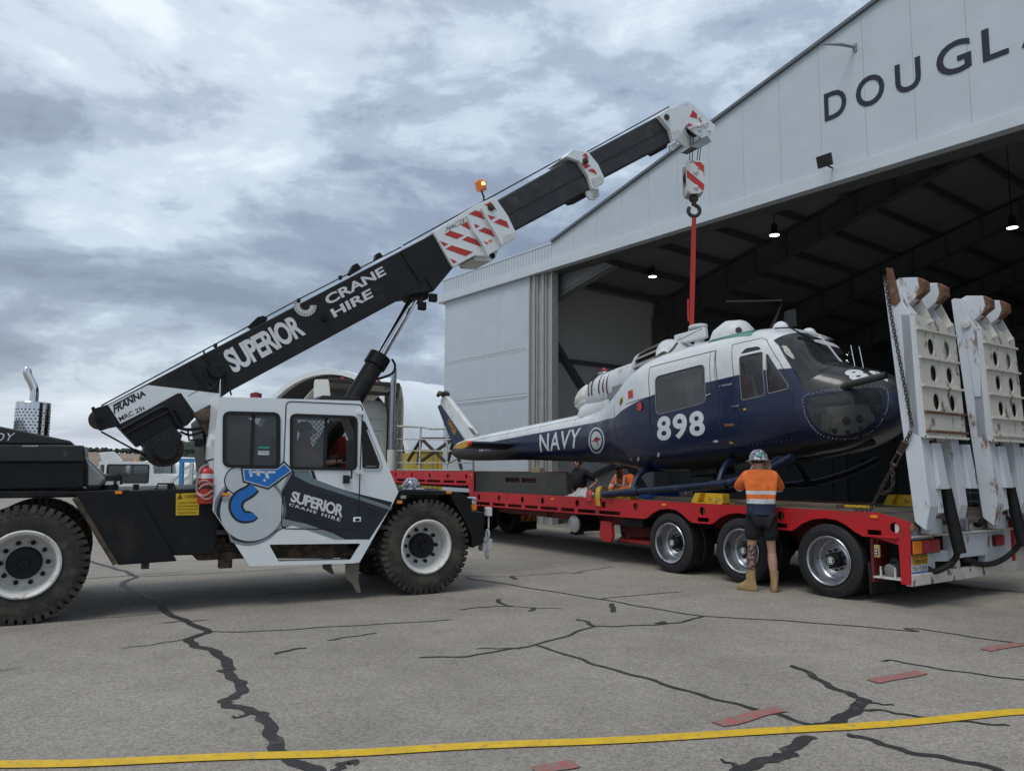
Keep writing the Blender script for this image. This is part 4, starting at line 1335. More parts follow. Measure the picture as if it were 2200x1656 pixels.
# angle dial
dc = (-1.508, 3.812)
da = [(dc[0] + 0.155 * math.cos(a), dc[1] + 0.155 * math.sin(a)) for a in [R(170 + 195 * k / 20) for k in range(21)]]
di = [(dc[0] + 0.07 * math.cos(a), dc[1] + 0.07 * math.sin(a)) for a in [R(365 - 195 * k / 20) for k in range(21)]]
dl = decal(da + di, B0 - 0.0005, mat('dial_white', (0.55, 0.55, 0.5), 0.5), cr_, 'angle_dial', (), 0.004)
mb = MB()
for k in range(11):
    a = R(178 + 179 * k / 10)
    mb.bar((dc[0] + 0.12 * math.cos(a), B0 - 0.0055, dc[1] + 0.12 * math.sin(a)), (dc[0] + 0.145 * math.cos(a), B0 - 0.0055, dc[1] + 0.145 * math.sin(a)), 0.002, 0.009)
mb.build('dial_marks', M_INK, dl)
# tail sheave, rope, winch
ts = (-3.869, 2.193)
shv = MB().lathe([(0.02, -0.1), (0.115, -0.1), (0.118, -0.06), (0.095, -0.03), (0.095, 0.03), (0.118, 0.06), (0.115, 0.1), (0.02, 0.1)], (ts[0], -0.12, ts[1]), (0, 1, 0), 32).build('tail_sheave', M_RUSTM, cr_, smooth=30)
MB().prism([(-3.926, 2.308), (-3.784, 2.366), (-3.641, 2.123), (-3.677, 2.101), (-3.768, 2.077), (-3.848, 2.044), (-3.886, 2.074)], B0, B0 + 0.05, 't').build('sheave_cheek', M_BOOM, cr_, 0.006)
MB().lathe([(0.045, 0.0), (0.045, -0.03), (0.0, -0.035)], (ts[0], B0, ts[1]), (0, 1, 0), 14).build('sheave_pin', M_CBLK, cr_)
MB().prism([(-3.959, 2.317), (-3.928, 2.333), (-3.903, 2.289), (-3.941, 2.256)], B0, B0 + 0.06, 't').build('rope_guide', M_CBLK, cr_)
wc = (-3.137, 1.836)
wr = (-2.93, 1.84)[0] - wc[0]
wn_ = MB().lathe([(0.02, -0.05), (wr, -0.05), (wr, 0.0), (wr * 0.6, 0.0), (wr * 0.6, 0.55), (wr, 0.55), (wr, 0.6), (0.02, 0.6)], (wc[0], -0.46, wc[1]), (0, 1, 0), 36).build('winch_drum', M_RUSTM, cr_, smooth=30)
MB().prism([(-3.42, 1.889), (-3.076, 2.12), (-2.96, 2.014), (-2.99, 1.903), (-3.085, 1.792), (-3.316, 1.676), (-3.351, 1.778)], -0.55, -0.515, 't', [circ((-3.372, 1.847), 0.018, 10), circ((-3.196, 1.923), 0.018, 10), circ((-3.222, 1.785), 0.018, 10)]).build('winch_plate', M_BOOM, cr_)
MB().lathe([(0.155, 0.0), (0.155, -0.02), (0.12, -0.03), (0.12, -0.05), (0.0, -0.05)], (wc[0], -0.55, wc[1]), (0, 1, 0), 28).build('winch_gearbox', M_BOOM, cr_, smooth=30)
for k in range(16):
    a = 2 * math.pi * k / 16
    MB().lathe([(0.012, 0.0), (0.012, -0.014), (0.0, -0.014)], (wc[0] + 0.138 * math.cos(a), -0.57, wc[1] + 0.138 * math.sin(a)), (0, 1, 0), 6).build('bolt', M_CBLK, wn_)
rp = [(-3.84, 2.049), (-3.338, 1.762)]
MB().tube([(rp[0][0], -0.12, rp[0][1]), (rp[1][0], -0.12, rp[1][1])], 0.012, 6).build('winch_rope', M_RUBBER, cr_)
# hydraulic hoses on the tail
for pth, rr in (([(-3.629, 2.063), (-3.495, 2.153), (-3.363, 2.245), (-3.238, 2.327), (-3.149, 2.352), (-3.085, 2.278), (-3.017, 2.147), (-2.985, 2.115)], 0.024), ([(-3.583, 2.005), (-3.49, 2.067), (-3.358, 2.152), (-3.195, 2.257), (-3.107, 2.31), (-3.047, 2.324), (-3.002, 2.248), (-2.947, 2.166)], 0.015), ([(-2.993, 2.105), (-2.89, 2.086), (-2.745, 2.112), (-2.641, 2.138)], 0.02), ([(-2.981, 2.061), (-2.866, 2.019), (-2.722, 2.068)], 0.015)):
    MB().tube(smooth_path([(p[0], -0.46, p[1]) for p in pth], 5), rr, 8).build('hose', M_CBLK, cr_, smooth=True)
wlp = [(-2.898, 2.067), (-2.878, 1.958), (-2.796, 1.96), (-2.764, 1.928)]
MB().tube([(p[0], -0.5, p[1]) for p in wlp], 0.013, 6).build('lamp_arm', M_CBLK, cr_)
MB().box(wlp[3][0] - 0.05, wlp[3][0] + 0.05, -0.56, -0.46, wlp[3][1] - 0.05, wlp[3][1] + 0.05).build('work_lamp', M_CBLK, cr_, 0.015)
# pivot ears behind the cab
MB().prism([(-2.853, 2.284), (-2.578, 2.443), (-2.612, 2.26), (-2.479, 2.14), (-2.38, 1.849), (-2.549, 1.818), (-2.753, 2.143)], -0.5, -0.42, 't').build('boom_ear', M_RUSTM, cr_, 0.01)
pe = (-2.717, 2.267)
MB().lathe([(0.09, 0.0), (0.09, -0.03), (0.05, -0.05), (0.0, -0.05)], (pe[0], -0.5, pe[1]), (0, 1, 0), 20).build('pivot_pin', M_RUSTM, cr_, smooth=30)
MB().prism([(-2.734, 2.238), (-2.464, 2.49), (-1.736, 1.963), (-1.464, 1.221), (-2.576, 1.234)], -0.3, 1.0, 't').build('boom_pedestal', M_CBLK, cr_, 0.02)
# side reel and cables on the boom
rc_ = (-2.592, 2.851)
MB().lathe([(0.02, -0.09), (0.10, -0.09), (0.11, -0.06), (0.11, 0.0)], (rc_[0], B0, rc_[1]), (0, 1, 0), 24).build('cable_reel', M_CBLK, cr_, smooth=30)
MB().prism([(-2.745, 2.829), (-2.607, 2.95), (-2.477, 2.847), (-2.534, 2.721), (-2.634, 2.649), (-2.72, 2.721)], B0 - 0.03, B0 - 0.001, 't').build('reel_bracket', M_CBLK, cr_)
MB().tube(smooth_path([(p[0], B0 - 0.03, p[1]) for p in [(-2.757, 3.083), (-2.722, 2.986), (-2.647, 2.925), (-2.519, 2.844), (-2.449, 2.693), (-2.4, 2.539)]], 4), 0.012, 6).build('reel_cable', M_RUBBER, cr_)
MB().tube(smooth_path([(p[0], B0 - 0.03, p[1]) for p in [(-2.891, 2.907), (-2.823, 2.758), (-2.673, 2.602), (-2.555, 2.731)]], 4), 0.010, 6).build('reel_cable', M_RUBBER, cr_)
MB().tube([(p[0], B0 - 0.015, p[1]) for p in [(-0.152, 4.747), (-0.055, 4.593), (0.137, 4.347)]], 0.016, 6).build('side_cable', M_RUBBER, cr_)
# rope along the top, guides
tp = [(-3.857, 2.352), (-1.507, 3.951), (-0.06, 4.889)]
MB().tube([(p[0], -0.12, p[1] + 0.012) for p in tp], 0.010, 6).build('top_rope', M_RUBBER, cr_)
for q in ([(-2.212, 3.477), (-2.103, 3.604), (-2.027, 3.63), (-1.97, 3.605), (-1.99, 3.556), (-2.163, 3.446)], [(-0.897, 4.35), (-0.839, 4.478), (-0.777, 4.512), (-0.712, 4.445), (-0.86, 4.338)], [(-0.512, 4.611), (-0.501, 4.689), (-0.45, 4.715), (-0.405, 4.67)]):
    MB().prism(q, -0.32, -0.20, 't').build('rope_guide', M_CBLK, cr_)
for q in ((-2.612, 3.167), (-1.586, 3.868), (-1.028, 4.256)):
    MB().box(q[0] - 0.02, q[0] + 0.02, -0.39, -0.33, q[1] - 0.02, q[1] + 0.03).build('cable_clip', M_CBLK, cr_)
q = (-1.241, 3.657)
MB().box(q[0] - 0.03, q[0] + 0.03, B0 - 0.05, B0 - 0.001, q[1] - 0.04, q[1] + 0.04).build('sensor_box', M_CBLK, cr_, 0.006)
# front collar and the two telescoping sections
sec2 = [(1.319, 5.741), (2.815, 6.789), (3.245, 6.343), (1.741, 5.37)]
MB().prism(sec2, -0.35, 0.11, 't').build('boom_section', M_BOOMW, cr_, 0.03, segs=3)
sec3 = [(3.064, 6.891), (4.754, 8.018), (5.1, 7.619), (3.431, 6.55)]
MB().prism(sec3, -0.31, 0.07, 't').build('boom_section', M_BOOMW, cr_, 0.03, segs=3)
for q, t in (([(2.754, 6.753), (2.892, 6.781), (3.155, 6.42), (3.224, 6.311), (2.944, 6.152), (2.807, 6.211)], -0.375),):
    pass
mb = MB()
for (a, b, t) in (((1.615, 5.61), (3.064, 6.552), -0.354), ((3.376, 6.811), (4.942, 7.809), -0.314)):
    mb.bar((a[0], t, a[1]), (b[0], t, b[1]), 0.006, 0.012)
mb.build('boom_seam', M_RUBBER, cr_)
col1 = [(0.307, 5.108), (1.031, 5.648), (1.292, 5.799), (1.377, 5.764), (1.563, 5.549), (1.72, 5.278), (1.689, 5.199), (1.469, 5.055), (1.409, 4.991), (1.182, 4.849), (0.994, 4.833), (0.641, 4.607)]
MB().prism(col1, -0.45, 0.21, 't').build('front_collar', M_CWHT, cr_, 0.012)
MB().prism([(1.465, 5.208), (1.685, 5.309), (1.71, 5.234), (1.478, 5.077)], -0.455, -0.4505, 't').build('collar_wear_plate', M_DWHT, cr_)
lug = [(0.995, 4.813), (1.206, 4.919), (1.398, 5.006), (1.417, 4.982), (1.375, 4.866), (1.291, 4.799), (1.042, 4.776)]
MB().prism(lug, -0.40, 0.16, 't').build('collar_lug', M_DWHT, cr_, 0.01)
lg = (1.314, 4.891)
MB().lathe([(0.05, 0.0), (0.03, -0.012), (0.03, 0.0)], (lg[0], -0.402, lg[1]), (0, 1, 0), 16).build('lug_eye', M_RUBBER, cr_)
for q in ([(0.819, 5.411), (0.847, 5.41), (0.966, 5.196), (1.128, 5.003), (1.205, 4.85), (1.182, 4.836), (1.097, 4.998), (0.938, 5.181)], [(1.062, 5.566), (1.091, 5.566), (1.224, 5.368), (1.381, 5.172), (1.443, 5.06), (1.419, 5.045), (1.345, 5.156), (1.2, 5.353)]):
    MB().prism(q, -0.53, -0.4505, 't').build('collar_rib', M_CWHT, cr_)
for q in ([(0.489, 5.087), (0.584, 5.16), (0.814, 5.124), (0.689, 5.047)], [(0.419, 4.979), (0.554, 4.952), (0.487, 4.9)], [(0.51, 4.871), (0.611, 4.939), (0.963, 4.886), (0.841, 4.804)],
          [(0.584, 4.739), (0.698, 4.701), (0.644, 4.662)], [(0.754, 5.273), (0.857, 5.344), (0.952, 5.233), (0.921, 5.223)], [(0.974, 5.33), (1.068, 5.308), (1.005, 5.263)], [(0.776, 5.049), (0.872, 5.118), (1.059, 5.074), (1.119, 4.985)],
          [(0.883, 5.468), (0.995, 5.542), (1.12, 5.523), (1.198, 5.417)], [(1.045, 5.232), (1.151, 5.299), (1.307, 5.257), (1.356, 5.17)], [(1.147, 5.656), (1.254, 5.723), (1.364, 5.604)], [(1.197, 5.509), (1.341, 5.489), (1.257, 5.431)],
          [(1.306, 5.405), (1.414, 5.479), (1.536, 5.454), (1.581, 5.353)], [(1.135, 5.081), (1.218, 5.067), (1.194, 5.035)]):
    decal(q, -0.4507, M_SRED, cr_, 'collar_stripe', (), 0.003)
for q in ([(1.22, 5.112), (1.284, 5.13), (1.285, 5.093), (1.225, 5.073)],):
    decal(q, -0.4507, M_AMBER, cr_, 'reflector', (), 0.004)
lettering('MAC25', [(0.506, 5.12), (0.818, 5.325), (0.812, 5.398), (0.518, 5.199)], on_t(-0.456), M_INK, cr_, bold=0.0, shear=0.2)
for q, tt in (((1.255, 5.63), -0.451), ((3.019, 6.741), -0.421), ((4.78, 7.92), -0.401)):
    MB().lathe([(0.055, 0.0), (0.055, -0.02), (0.03, -0.025), (0.03, -0.05), (0.0, -0.05)], (q[0], tt, q[1]), (0, 1, 0), 16).build('slide_bolt', M_RUSTM, cr_, smooth=30)
col2 = [(2.635, 6.743), (2.771, 6.898), (3.089, 6.916), (3.286, 6.741), (3.412, 6.521), (3.388, 6.419), (3.198, 6.291), (3.156, 6.303), (3.087, 6.484), (2.908, 6.714)]
MB().prism(col2, -0.42, 0.18, 't').build('mid_collar', M_CWHT, cr_, 0.012)
for q in ([(2.96, 6.82), (3.03, 6.883), (3.099, 6.804)], [(2.932, 6.693), (2.987, 6.704), (3.132, 6.68), (3.015, 6.601)], [(3.07, 6.587), (3.154, 6.64), (3.216, 6.623), (3.261, 6.552)]):
    decal(q, -0.4207, M_SRED, cr_, 'collar_stripe', (), 0.003)
MB().prism([(3.125, 6.441), (3.323, 6.551), (3.394, 6.492), (3.373, 6.414), (3.197, 6.304)], -0.4245, -0.4205, 't').build('collar_wear_plate', M_DWHT, cr_)
lug = [(3.07, 6.259), (3.338, 6.356), (3.366, 6.239), (3.28, 6.146), (3.181, 6.133), (3.111, 6.182)]
MB().prism(lug, -0.34, -0.30, 't', [circ((3.275, 6.252), 0.022, 12)]).build('collar_lug', M_DWHT, cr_)
MB().prism([(2.93, 6.156), (3.21, 6.335), (3.124, 6.178), (2.999, 6.127)], -0.28, 0.1, 't').build('slide_pad', M_CBLK, cr_)
w1_, w2_ = (-0.06, 4.876), (2.836, 6.903)
MB().tube([(w1_[0], -0.2, w1_[1] + 0.03), (w2_[0], -0.2, w2_[1])], 0.012, 6).build('top_rope', M_RUBBER, cr_)
w1_, w2_ = (3.247, 7.055), (5.077, 8.309)
MB().tube([(w1_[0], -0.12, w1_[1]), (w2_[0], -0.12, w2_[1])], 0.012, 6).build('top_rope', M_RUBBER, cr_)
# boom head
hd_ = [(4.61, 7.925), (4.809, 8.092), (5.037, 8.199), (5.133, 8.121), (5.276, 7.927), (5.123, 7.694), (5.023, 7.593), (4.941, 7.51), (4.866, 7.716)]
MB().prism(hd_, -0.40, 0.16, 't').build('head_collar', M_CWHT, cr_, 0.012)
MB().prism([(4.893, 7.681), (5.055, 7.751), (5.125, 7.666), (4.969, 7.527)], -0.405, -0.4005, 't').build('collar_wear_plate', M_DWHT, cr_)
ck = [(5.097, 8.236), (5.314, 8.374), (5.43, 8.343), (5.763, 8.162), (5.973, 8.06), (5.97, 7.963), (5.892, 7.878), (5.649, 7.735), (5.302, 7.882)]
for t0, t1 in ((-0.36, -0.32), (0.08, 0.12)):
    MB().prism(ck, t0, t1, 't', [circ((5.295, 8.27), 0.03, 12)]).build('head_cheek', M_CWHT, cr_)
for q in ([(5.36, 8.082), (5.437, 8.234), (5.545, 8.165), (5.526, 8.08)], [(5.272, 7.861), (5.33, 7.954), (5.439, 7.933)], [(5.561, 8.115), (5.66, 8.056), (5.626, 8.03)]):
    decal(q, -0.3607, M_SRED, cr_, 'head_stripe', (), 0.003)
hs = (5.744, 8.094)
MB().lathe([(0.02, -0.13), (0.17, -0.13), (0.145, -0.1), (0.145, -0.05), (0.17, -0.02), (0.17, 0.02), (0.145, 0.05), (0.145, 0.1), (0.17, 0.13), (0.02, 0.13)], (hs[0], -0.12, hs[1]), (0, 1, 0), 28).build('head_sheave', M_CBLK, cr_, smooth=30)
for q, rr in (((5.578, 7.945), 0.045), ((5.575, 8.112), 0.03), ((5.713, 7.976), 0.022), ((5.824, 7.905), 0.022), ((5.351, 7.841), 0.02), ((5.569, 7.867), 0.025)):
    MB().lathe([(rr, 0.0), (rr, -0.03), (rr * 0.5, -0.05), (0.0, -0.05)], (q[0], -0.3605, q[1]), (0, 1, 0), 12).build('head_pin', M_DWHT, cr_)
MB().bar(((5.3, 7.838)[0], -0.375, (5.3, 7.838)[1]), ((5.792, 8.057)[0], -0.375, (5.792, 8.057)[1]), 0.02, 0.03).build('keeper_bar', M_DWHT, cr_)
MB().prism([(4.927, 7.467), (5.108, 7.585), (5.112, 7.493), (5.022, 7.389), (4.942, 7.391)], -0.30, -0.26, 't').build('collar_lug', M_DWHT, cr_)
MB().prism([(4.67, 7.373), (4.945, 7.55), (4.91, 7.437), (4.765, 7.346)], -0.24, 0.05, 't').build('slide_pad', M_CBLK, cr_)
ab = [(5.466, 7.561), (5.628, 7.562), (5.959, 7.763), (5.848, 7.869), (5.736, 7.79)]
MB().prism(ab, -0.28, 0.04, 't').build('limit_weight', mat('galvanised', (0.38, 0.40, 0.40), 0.4, metal=0.6), cr_, 0.004)
# ropes down to the block
for (u0, u1, t) in ((1920, 1923, -0.22), (1926, 1930, -0.19), (2004, 2004, -0.06), (2024, 2024, -0.03)):
    pass
hk_top = (5.744, 8.094)
BK = (5.631, 7.019)      # centre of the hook block
for ds, t in ((-0.16, -0.18), (-0.14, -0.09), (0.14, -0.16), (0.17, -0.07)):
    MB().tube([(hk_top[0] + ds * 0.8, t, hk_top[1] - 0.02), (BK[0] + ds * 0.55, t, BK[1] + 0.12)], 0.008, 6).build('hoist_rope', M_RUBBER, cr_)
# beacon
bq = (1.257, 5.879)
bt = (1.214, 5.974)
MB().tube([(bq[0], -0.2, bq[1] - 0.15), (bq[0], -0.2, bq[1]), (bt[0], -0.2, bt[1])], 0.014, 6).build('beacon_stalk', M_CBLK, cr_)
MB().lathe([(0.06, -0.005), (0.085, 0.01), (0.09, 0.13), (0.06, 0.165), (0.0, 0.165)], (bt[0], -0.2, bt[1]), (-0.2, 0, 1), 20).build('beacon', mat('beacon_amber', (0.75, 0.18, 0.01), 0.25, coat=0.6), cr_, smooth=30)
MB().lathe([(0.0, 0.08), (0.04, 0.09), (0.04, 0.13), (0.0, 0.14)], (bt[0] + 0.01, -0.26, bt[1] - 0.02), (-0.2, 0, 1), 12).build('beacon_bulb', mat('beacon_glow', (1.0, 0.55, 0.12), 0.4, emit=3.5), cr_, smooth=True)
# luffing ram
def C2(pt):
    return Vector((pt[0], -0.12, pt[1]))


r0, r1, r2 = C2((-0.742, 2.55)), C2((-0.352, 3.223)), C2((0.188, 4.207))
dr = (r1 - r0).normalized()
MB().tube([tuple(r0 - dr * 1.2), tuple(r1)], 0.135, 20).build('ram_barrel', M_BOOM, cr_, smooth=40)
MB().tube([tuple(r1 - dr * 0.16), tuple(r1 + dr * 0.03)], 0.165, 20).build('ram_gland', M_CBLK, cr_, 0.01, smooth=40)
MB().tube([tuple(r1), tuple(r2)], 0.07, 20).build('ram_rod', M_CHROME, cr_, smooth=40)
MB().tube(smooth_path([tuple(r1 + Vector((0.17, -0.05, -0.02))), tuple(r1 + Vector((0.22, -0.05, -0.12))), tuple(r1 + Vector((0.15, -0.06, -0.25))), tuple(r0 + Vector((0.2, -0.06, 0.3)))], 6), 0.018, 8).build('hose', M_CBLK, cr_, smooth=True)
MB().box(r2.x - 0.14, r2.x + 0.12, -0.35, 0.1, r2.z - 0.1, r2.z + 0.14).build('ram_clevis', M_CBLK, cr_, 0.03)
q = (0.34, 4.115)
for dx, dz in ((0.0, 0.0), (-0.17, -0.14)):
    MB().box(q[0] + dx - 0.06, q[0] + dx + 0.06, -0.46, -0.38, q[1] + dz - 0.06, q[1] + dz + 0.06).build('work_lamp', M_CBLK, cr_, 0.015)
MB().tube([(q[0], -0.40, q[1]), (r2.x, -0.36, r2.z + 0.05), (q[0] - 0.17, -0.40, q[1] - 0.14)], 0.014, 6).build('lamp_arm', M_CBLK, cr_)

# hook block: hangs from the ropes, a thing of its own
FK = FC @ Matrix.Translation((BK[0], -0.12, BK[1]))
hb = thing('hook_block', 'white hook block with red stripes hanging under the boom head', 'hook block', FK @ Matrix.Rotation(R(-28), 4, 'Z'))
pl = round_poly([(-0.17, 0.30), (0.17, 0.30), (0.17, -0.24), (0.08, -0.33), (-0.12, -0.33), (-0.17, -0.26)], 0.04)
for t0, t1 in ((-0.17, -0.13), (0.13, 0.17)):
    MB().prism(pl, t0, t1, 't').build('cheek_plate', M_DWHT, hb, 0.006)
MB().box(-0.15, 0.15, -0.129, 0.129, -0.3, -0.14).build('crosshead', M_DWHT, hb, 0.01)
MB().lathe([(0.02, -0.11), (0.17, -0.11), (0.14, -0.08), (0.14, -0.04), (0.17, -0.01), (0.17, 0.01), (0.14, 0.04), (0.14, 0.08), (0.17, 0.11), (0.02, 0.11)], (0, 0, 0.07), (0, 1, 0), 28).build('block_sheave', M_RUSTM, hb, smooth=30)
for q in ([(-0.16, 0.12), (-0.16, -0.02), (0.13, -0.28), (0.15, -0.24), (0.16, -0.16)], [(-0.04, 0.27), (0.10, 0.27), (0.16, 0.2), (0.16, 0.06)]):
    decal(q, -0.1706, M_SRED, hb, 'stripe', (), 0.003)
for zz in (0.08, -0.21):
    MB().lathe([(0.035, 0.0), (0.035, -0.03), (0.0, -0.04)], (0, -0.171, zz), (0, 1, 0), 12).build('bolt', M_DWHT, hb)
MB().lathe([(0.05, -0.30), (0.085, -0.34), (0.085, -0.40), (0.045, -0.44), (0.04, -0.5)], (0, 0, 0), (0, 0, 1), 18).build('swivel', M_RUSTM, hb, smooth=30)
hpath = [(0.0, 0, -0.46)] + [(0.105 * math.cos(a), 0, -0.60 + 0.105 * math.sin(a)) for a in [R(70 - 24 * k) for k in range(13)]]
MB().tube(smooth_path(hpath, 3), 0.036, 10).build('hook', mat('hook_steel', (0.05, 0.045, 0.042), 0.55), hb, smooth=True)

# ------------------------------------------------------------------ low-loader trailer
FT = frame([[0.566406, 0.824126, 0.0, 5.20423], [-0.824126, 0.566406, 0.0, 10.72763], [0.0, 0.0, 1.0, 0.0]])
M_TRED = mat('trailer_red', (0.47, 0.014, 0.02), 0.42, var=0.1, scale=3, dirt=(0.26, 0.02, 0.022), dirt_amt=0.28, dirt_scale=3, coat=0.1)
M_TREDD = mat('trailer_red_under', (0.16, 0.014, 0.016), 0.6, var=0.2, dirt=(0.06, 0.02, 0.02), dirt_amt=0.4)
M_TWHT = mat('ramp_white', (0.58, 0.61, 0.65), 0.48, var=0.06, scale=2.5, dirt=(0.24, 0.15, 0.09), dirt_amt=0.22, dirt_scale=4.5, dirt_hard=0.05, stretch=(1, 1, 0.5))
M_TCRM = mat('ramp_cream', (0.62, 0.60, 0.54), 0.55, var=0.08, scale=4, dirt=(0.16, 0.09, 0.05), dirt_amt=0.26, dirt_scale=7, dirt_hard=0.04, stretch=(1, 1, 0.6))
M_RUSTB = mat('rust_brown', (0.13, 0.062, 0.035), 0.8, var=0.3, scale=12, dirt=(0.2, 0.12, 0.08), dirt_amt=0.4, dirt_scale=10)
M_DECK = mat('deck_plate', (0.085, 0.075, 0.062), 0.75, var=0.25, scale=4, dirt=(0.14, 0.115, 0.085), dirt_amt=0.4, dirt_scale=3, bump=0.15)
M_TTYRE = mat('trailer_tyre', (0.016, 0.016, 0.017), 0.7, var=0.2, scale=8, bump=0.15, bump_scale=50)
M_ALU = mat('polished_alloy', (0.42, 0.43, 0.45), 0.3, metal=0.9, var=0.12, rvar=0.12)
M_BLK2 = mat('chassis_black', (0.010, 0.010, 0.011), 0.6, spec=0.3)
M_RLENS = mat('red_lens', (0.42, 0.02, 0.03), 0.25, coat=0.4)
M_YST = mat('mount_yellow', (0.60, 0.38, 0.02), 0.5, var=0.12, dirt=(0.25, 0.17, 0.05), dirt_amt=0.3, dirt_scale=8)
tr = thing('low_loader_trailer', 'red three axle low loader trailer with white folding ramps raised', 'trailer', FT)
TA, TB = -1.25, 1.5
AX = (-0.1, -1.5, -2.9)
# side rail with wheel arches, lashing holes and pockets
arch = [(0.5, 0.82), (0.4, 0.86), (0.28, 0.94), (0.14, 1.0), (-0.03, 1.012), (-0.2, 0.99), (-0.37, 0.92), (-0.5, 0.83)]
outl = [(-8.87, 1.13), (0.6, 1.12), (1.0, 1.03), (0.97, 0.29), (0.86, 0.29), (0.85, 0.75), (0.5, 0.82)]
for a in AX:
    outl += [(a + u, v) for u, v in arch]
outl += [(-8.87, 0.82)]
holes = [circ((s, 1.01 if s < 0.5 else 0.95), 0.06, 14, 0.065) for s in (-8.64, -7.83, -6.97, -6.28, -5.21, -4.47, -3.66, -2.2, -0.8, 0.81)]
for a, b in ((-8.75, -8.2), (-8.08, -7.6), (-7.5, -7.0), (-6.88, -6.45), (-6.35, -5.8), (-5.7, -5.3), (-5.2, -4.7), (-4.6, -4.05), (-2.3, -2.08), (-0.92, -0.7), (0.46, 0.64)):
    holes.append([(a, 0.845), (b, 0.845), (b, 0.908), (a, 0.908)])
MB().prism(outl, TA, TA + 0.02, 't', holes).build('side_rail', M_TRED, tr)
MB().prism(outl, TB - 0.02, TB, 't', holes).build('side_rail', M_TRED, tr)
for a, b in ((-8.87, -3.42), (-2.4, -2.0), (-1.0, -0.6), (0.4, 0.85)):
    MB().box(a, b, TA - 0.035, TA - 0.001, 0.82, 0.845).build('rail_lip', M_TRED, tr, 0.003)
for s in (-8.64, -7.83, -6.97, -6.28, -5.21, -4.47, -3.66, -2.2, -0.8, 0.81):
    MB().box(s - 0.008, s + 0.012, TA + 0.03, TA + 0.05, 0.92 if s < .5 else 0.86, 1.08 if s < .5 else 1.03).build('lashing_ring', M_RUSTB, tr)
# deck and frame
MB().box(-8.85, 0.62, TA + 0.021, TB - 0.021, 1.06, 1.115).build('deck', M_DECK, tr)
MB().prism([(0.63, 1.11), (1.0, 1.02), (1.0, 0.97), (0.63, 1.05)], TA + 0.021, TB - 0.021, 't').build('deck_tail', M_DECK, tr)
for t in (-0.55, 0.75):
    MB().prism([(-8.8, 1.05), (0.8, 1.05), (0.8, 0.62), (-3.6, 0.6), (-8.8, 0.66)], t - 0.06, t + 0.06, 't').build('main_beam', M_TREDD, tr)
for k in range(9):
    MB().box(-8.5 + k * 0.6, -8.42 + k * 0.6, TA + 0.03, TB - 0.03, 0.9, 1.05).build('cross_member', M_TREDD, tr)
# gooseneck
gh = [circ((s, 1.46), 0.05, 14, 0.06) for s in (-12.85, -11.9, -10.95, -10.05, -9.2)]
gh += [[(a, 1.30), (b, 1.30), (b, 1.36), (a, 1.36)] for a, b in ((-12.8, -12.1), (-11.9, -11.2), (-11.1, -10.4), (-10.25, -9.75), (-9.65, -9.2))]
gn = [(-15.0, 1.575), (-8.87, 1.575), (-8.87, 0.83), (-9.0, 0.83), (-9.1, 1.26), (-15.0, 1.26)]
MB().prism(gn, TA, TA + 0.02, 't', gh).build('gooseneck_side', M_TRED, tr)
MB().prism(gn, TB - 0.02, TB, 't', gh).build('gooseneck_side', M_TRED, tr)
MB().box(-15.0, -9.12, TA - 0.03, TA - 0.001, 1.26, 1.285).build('rail_lip', M_TRED, tr)
MB().box(-14.95, -8.9, TA + 0.021, TB - 0.021, 1.53, 1.57).build('gooseneck_deck', M_DECK, tr)
MB().box(-9.05, -8.95, TA + 0.03, TB - 0.03, 0.7, 1.5).build('gooseneck_riser', M_TREDD, tr)
for t in (-0.5, 0.7):
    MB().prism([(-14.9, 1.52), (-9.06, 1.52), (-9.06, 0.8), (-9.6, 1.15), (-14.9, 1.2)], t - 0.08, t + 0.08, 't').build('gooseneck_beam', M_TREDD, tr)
for s in (-9.0, -4.95, -2.9 + 0.7, 0.63):
    pass
for s, z in ((-8.95, 1.5), (-5.95, 1.06), (-3.0, 1.07), (0.56, 1.07)):
    MB().box(s - 0.045, s + 0.045, TA - 0.012, TA - 0.0005, z - 0.018, z + 0.018).build('marker_lamp', M_AMBER, tr, 0.003)
# dark ramp box behind the gooseneck
M_BOX = mat('ramp_box_grey', (0.045, 0.045, 0.04), 0.65, var=0.15, dirt=(0.1, 0.095, 0.085), dirt_amt=0.18, dirt_scale=9)
bxo = [(-8.86, 1.575), (-5.6, 1.565), (-5.55, 1.12), (-8.86, 1.12)]
MB().prism(bxo, TA + 0.04, TA + 0.07, 't', [[(-7.65, 1.36), (-6.55, 1.36), (-6.55, 1.45), (-7.65, 1.45)]]).build('ramp_box_side', M_BOX, tr)
MB().box(-8.86, -5.6, TA + 0.071, TA + 0.2, 1.535, 1.56).build('ramp_box_top', M_BOX, tr)
MB().box(-5.63, -5.6, TA + 0.071, TA + 0.2, 1.12, 1.53).build('ramp_box_end', M_BOX, tr)
for zz in (1.38, 1.42):
    MB().box(-7.64, -6.56, TA + 0.10, TA + 0.16, zz, zz + 0.014).build('pocket_bar', M_RUSTB, tr)
MB().box(-7.14, -7.06, TA + 0.042, TA + 0.1, 1.36, 1.45).build('pocket_divider', M_BOX, tr)
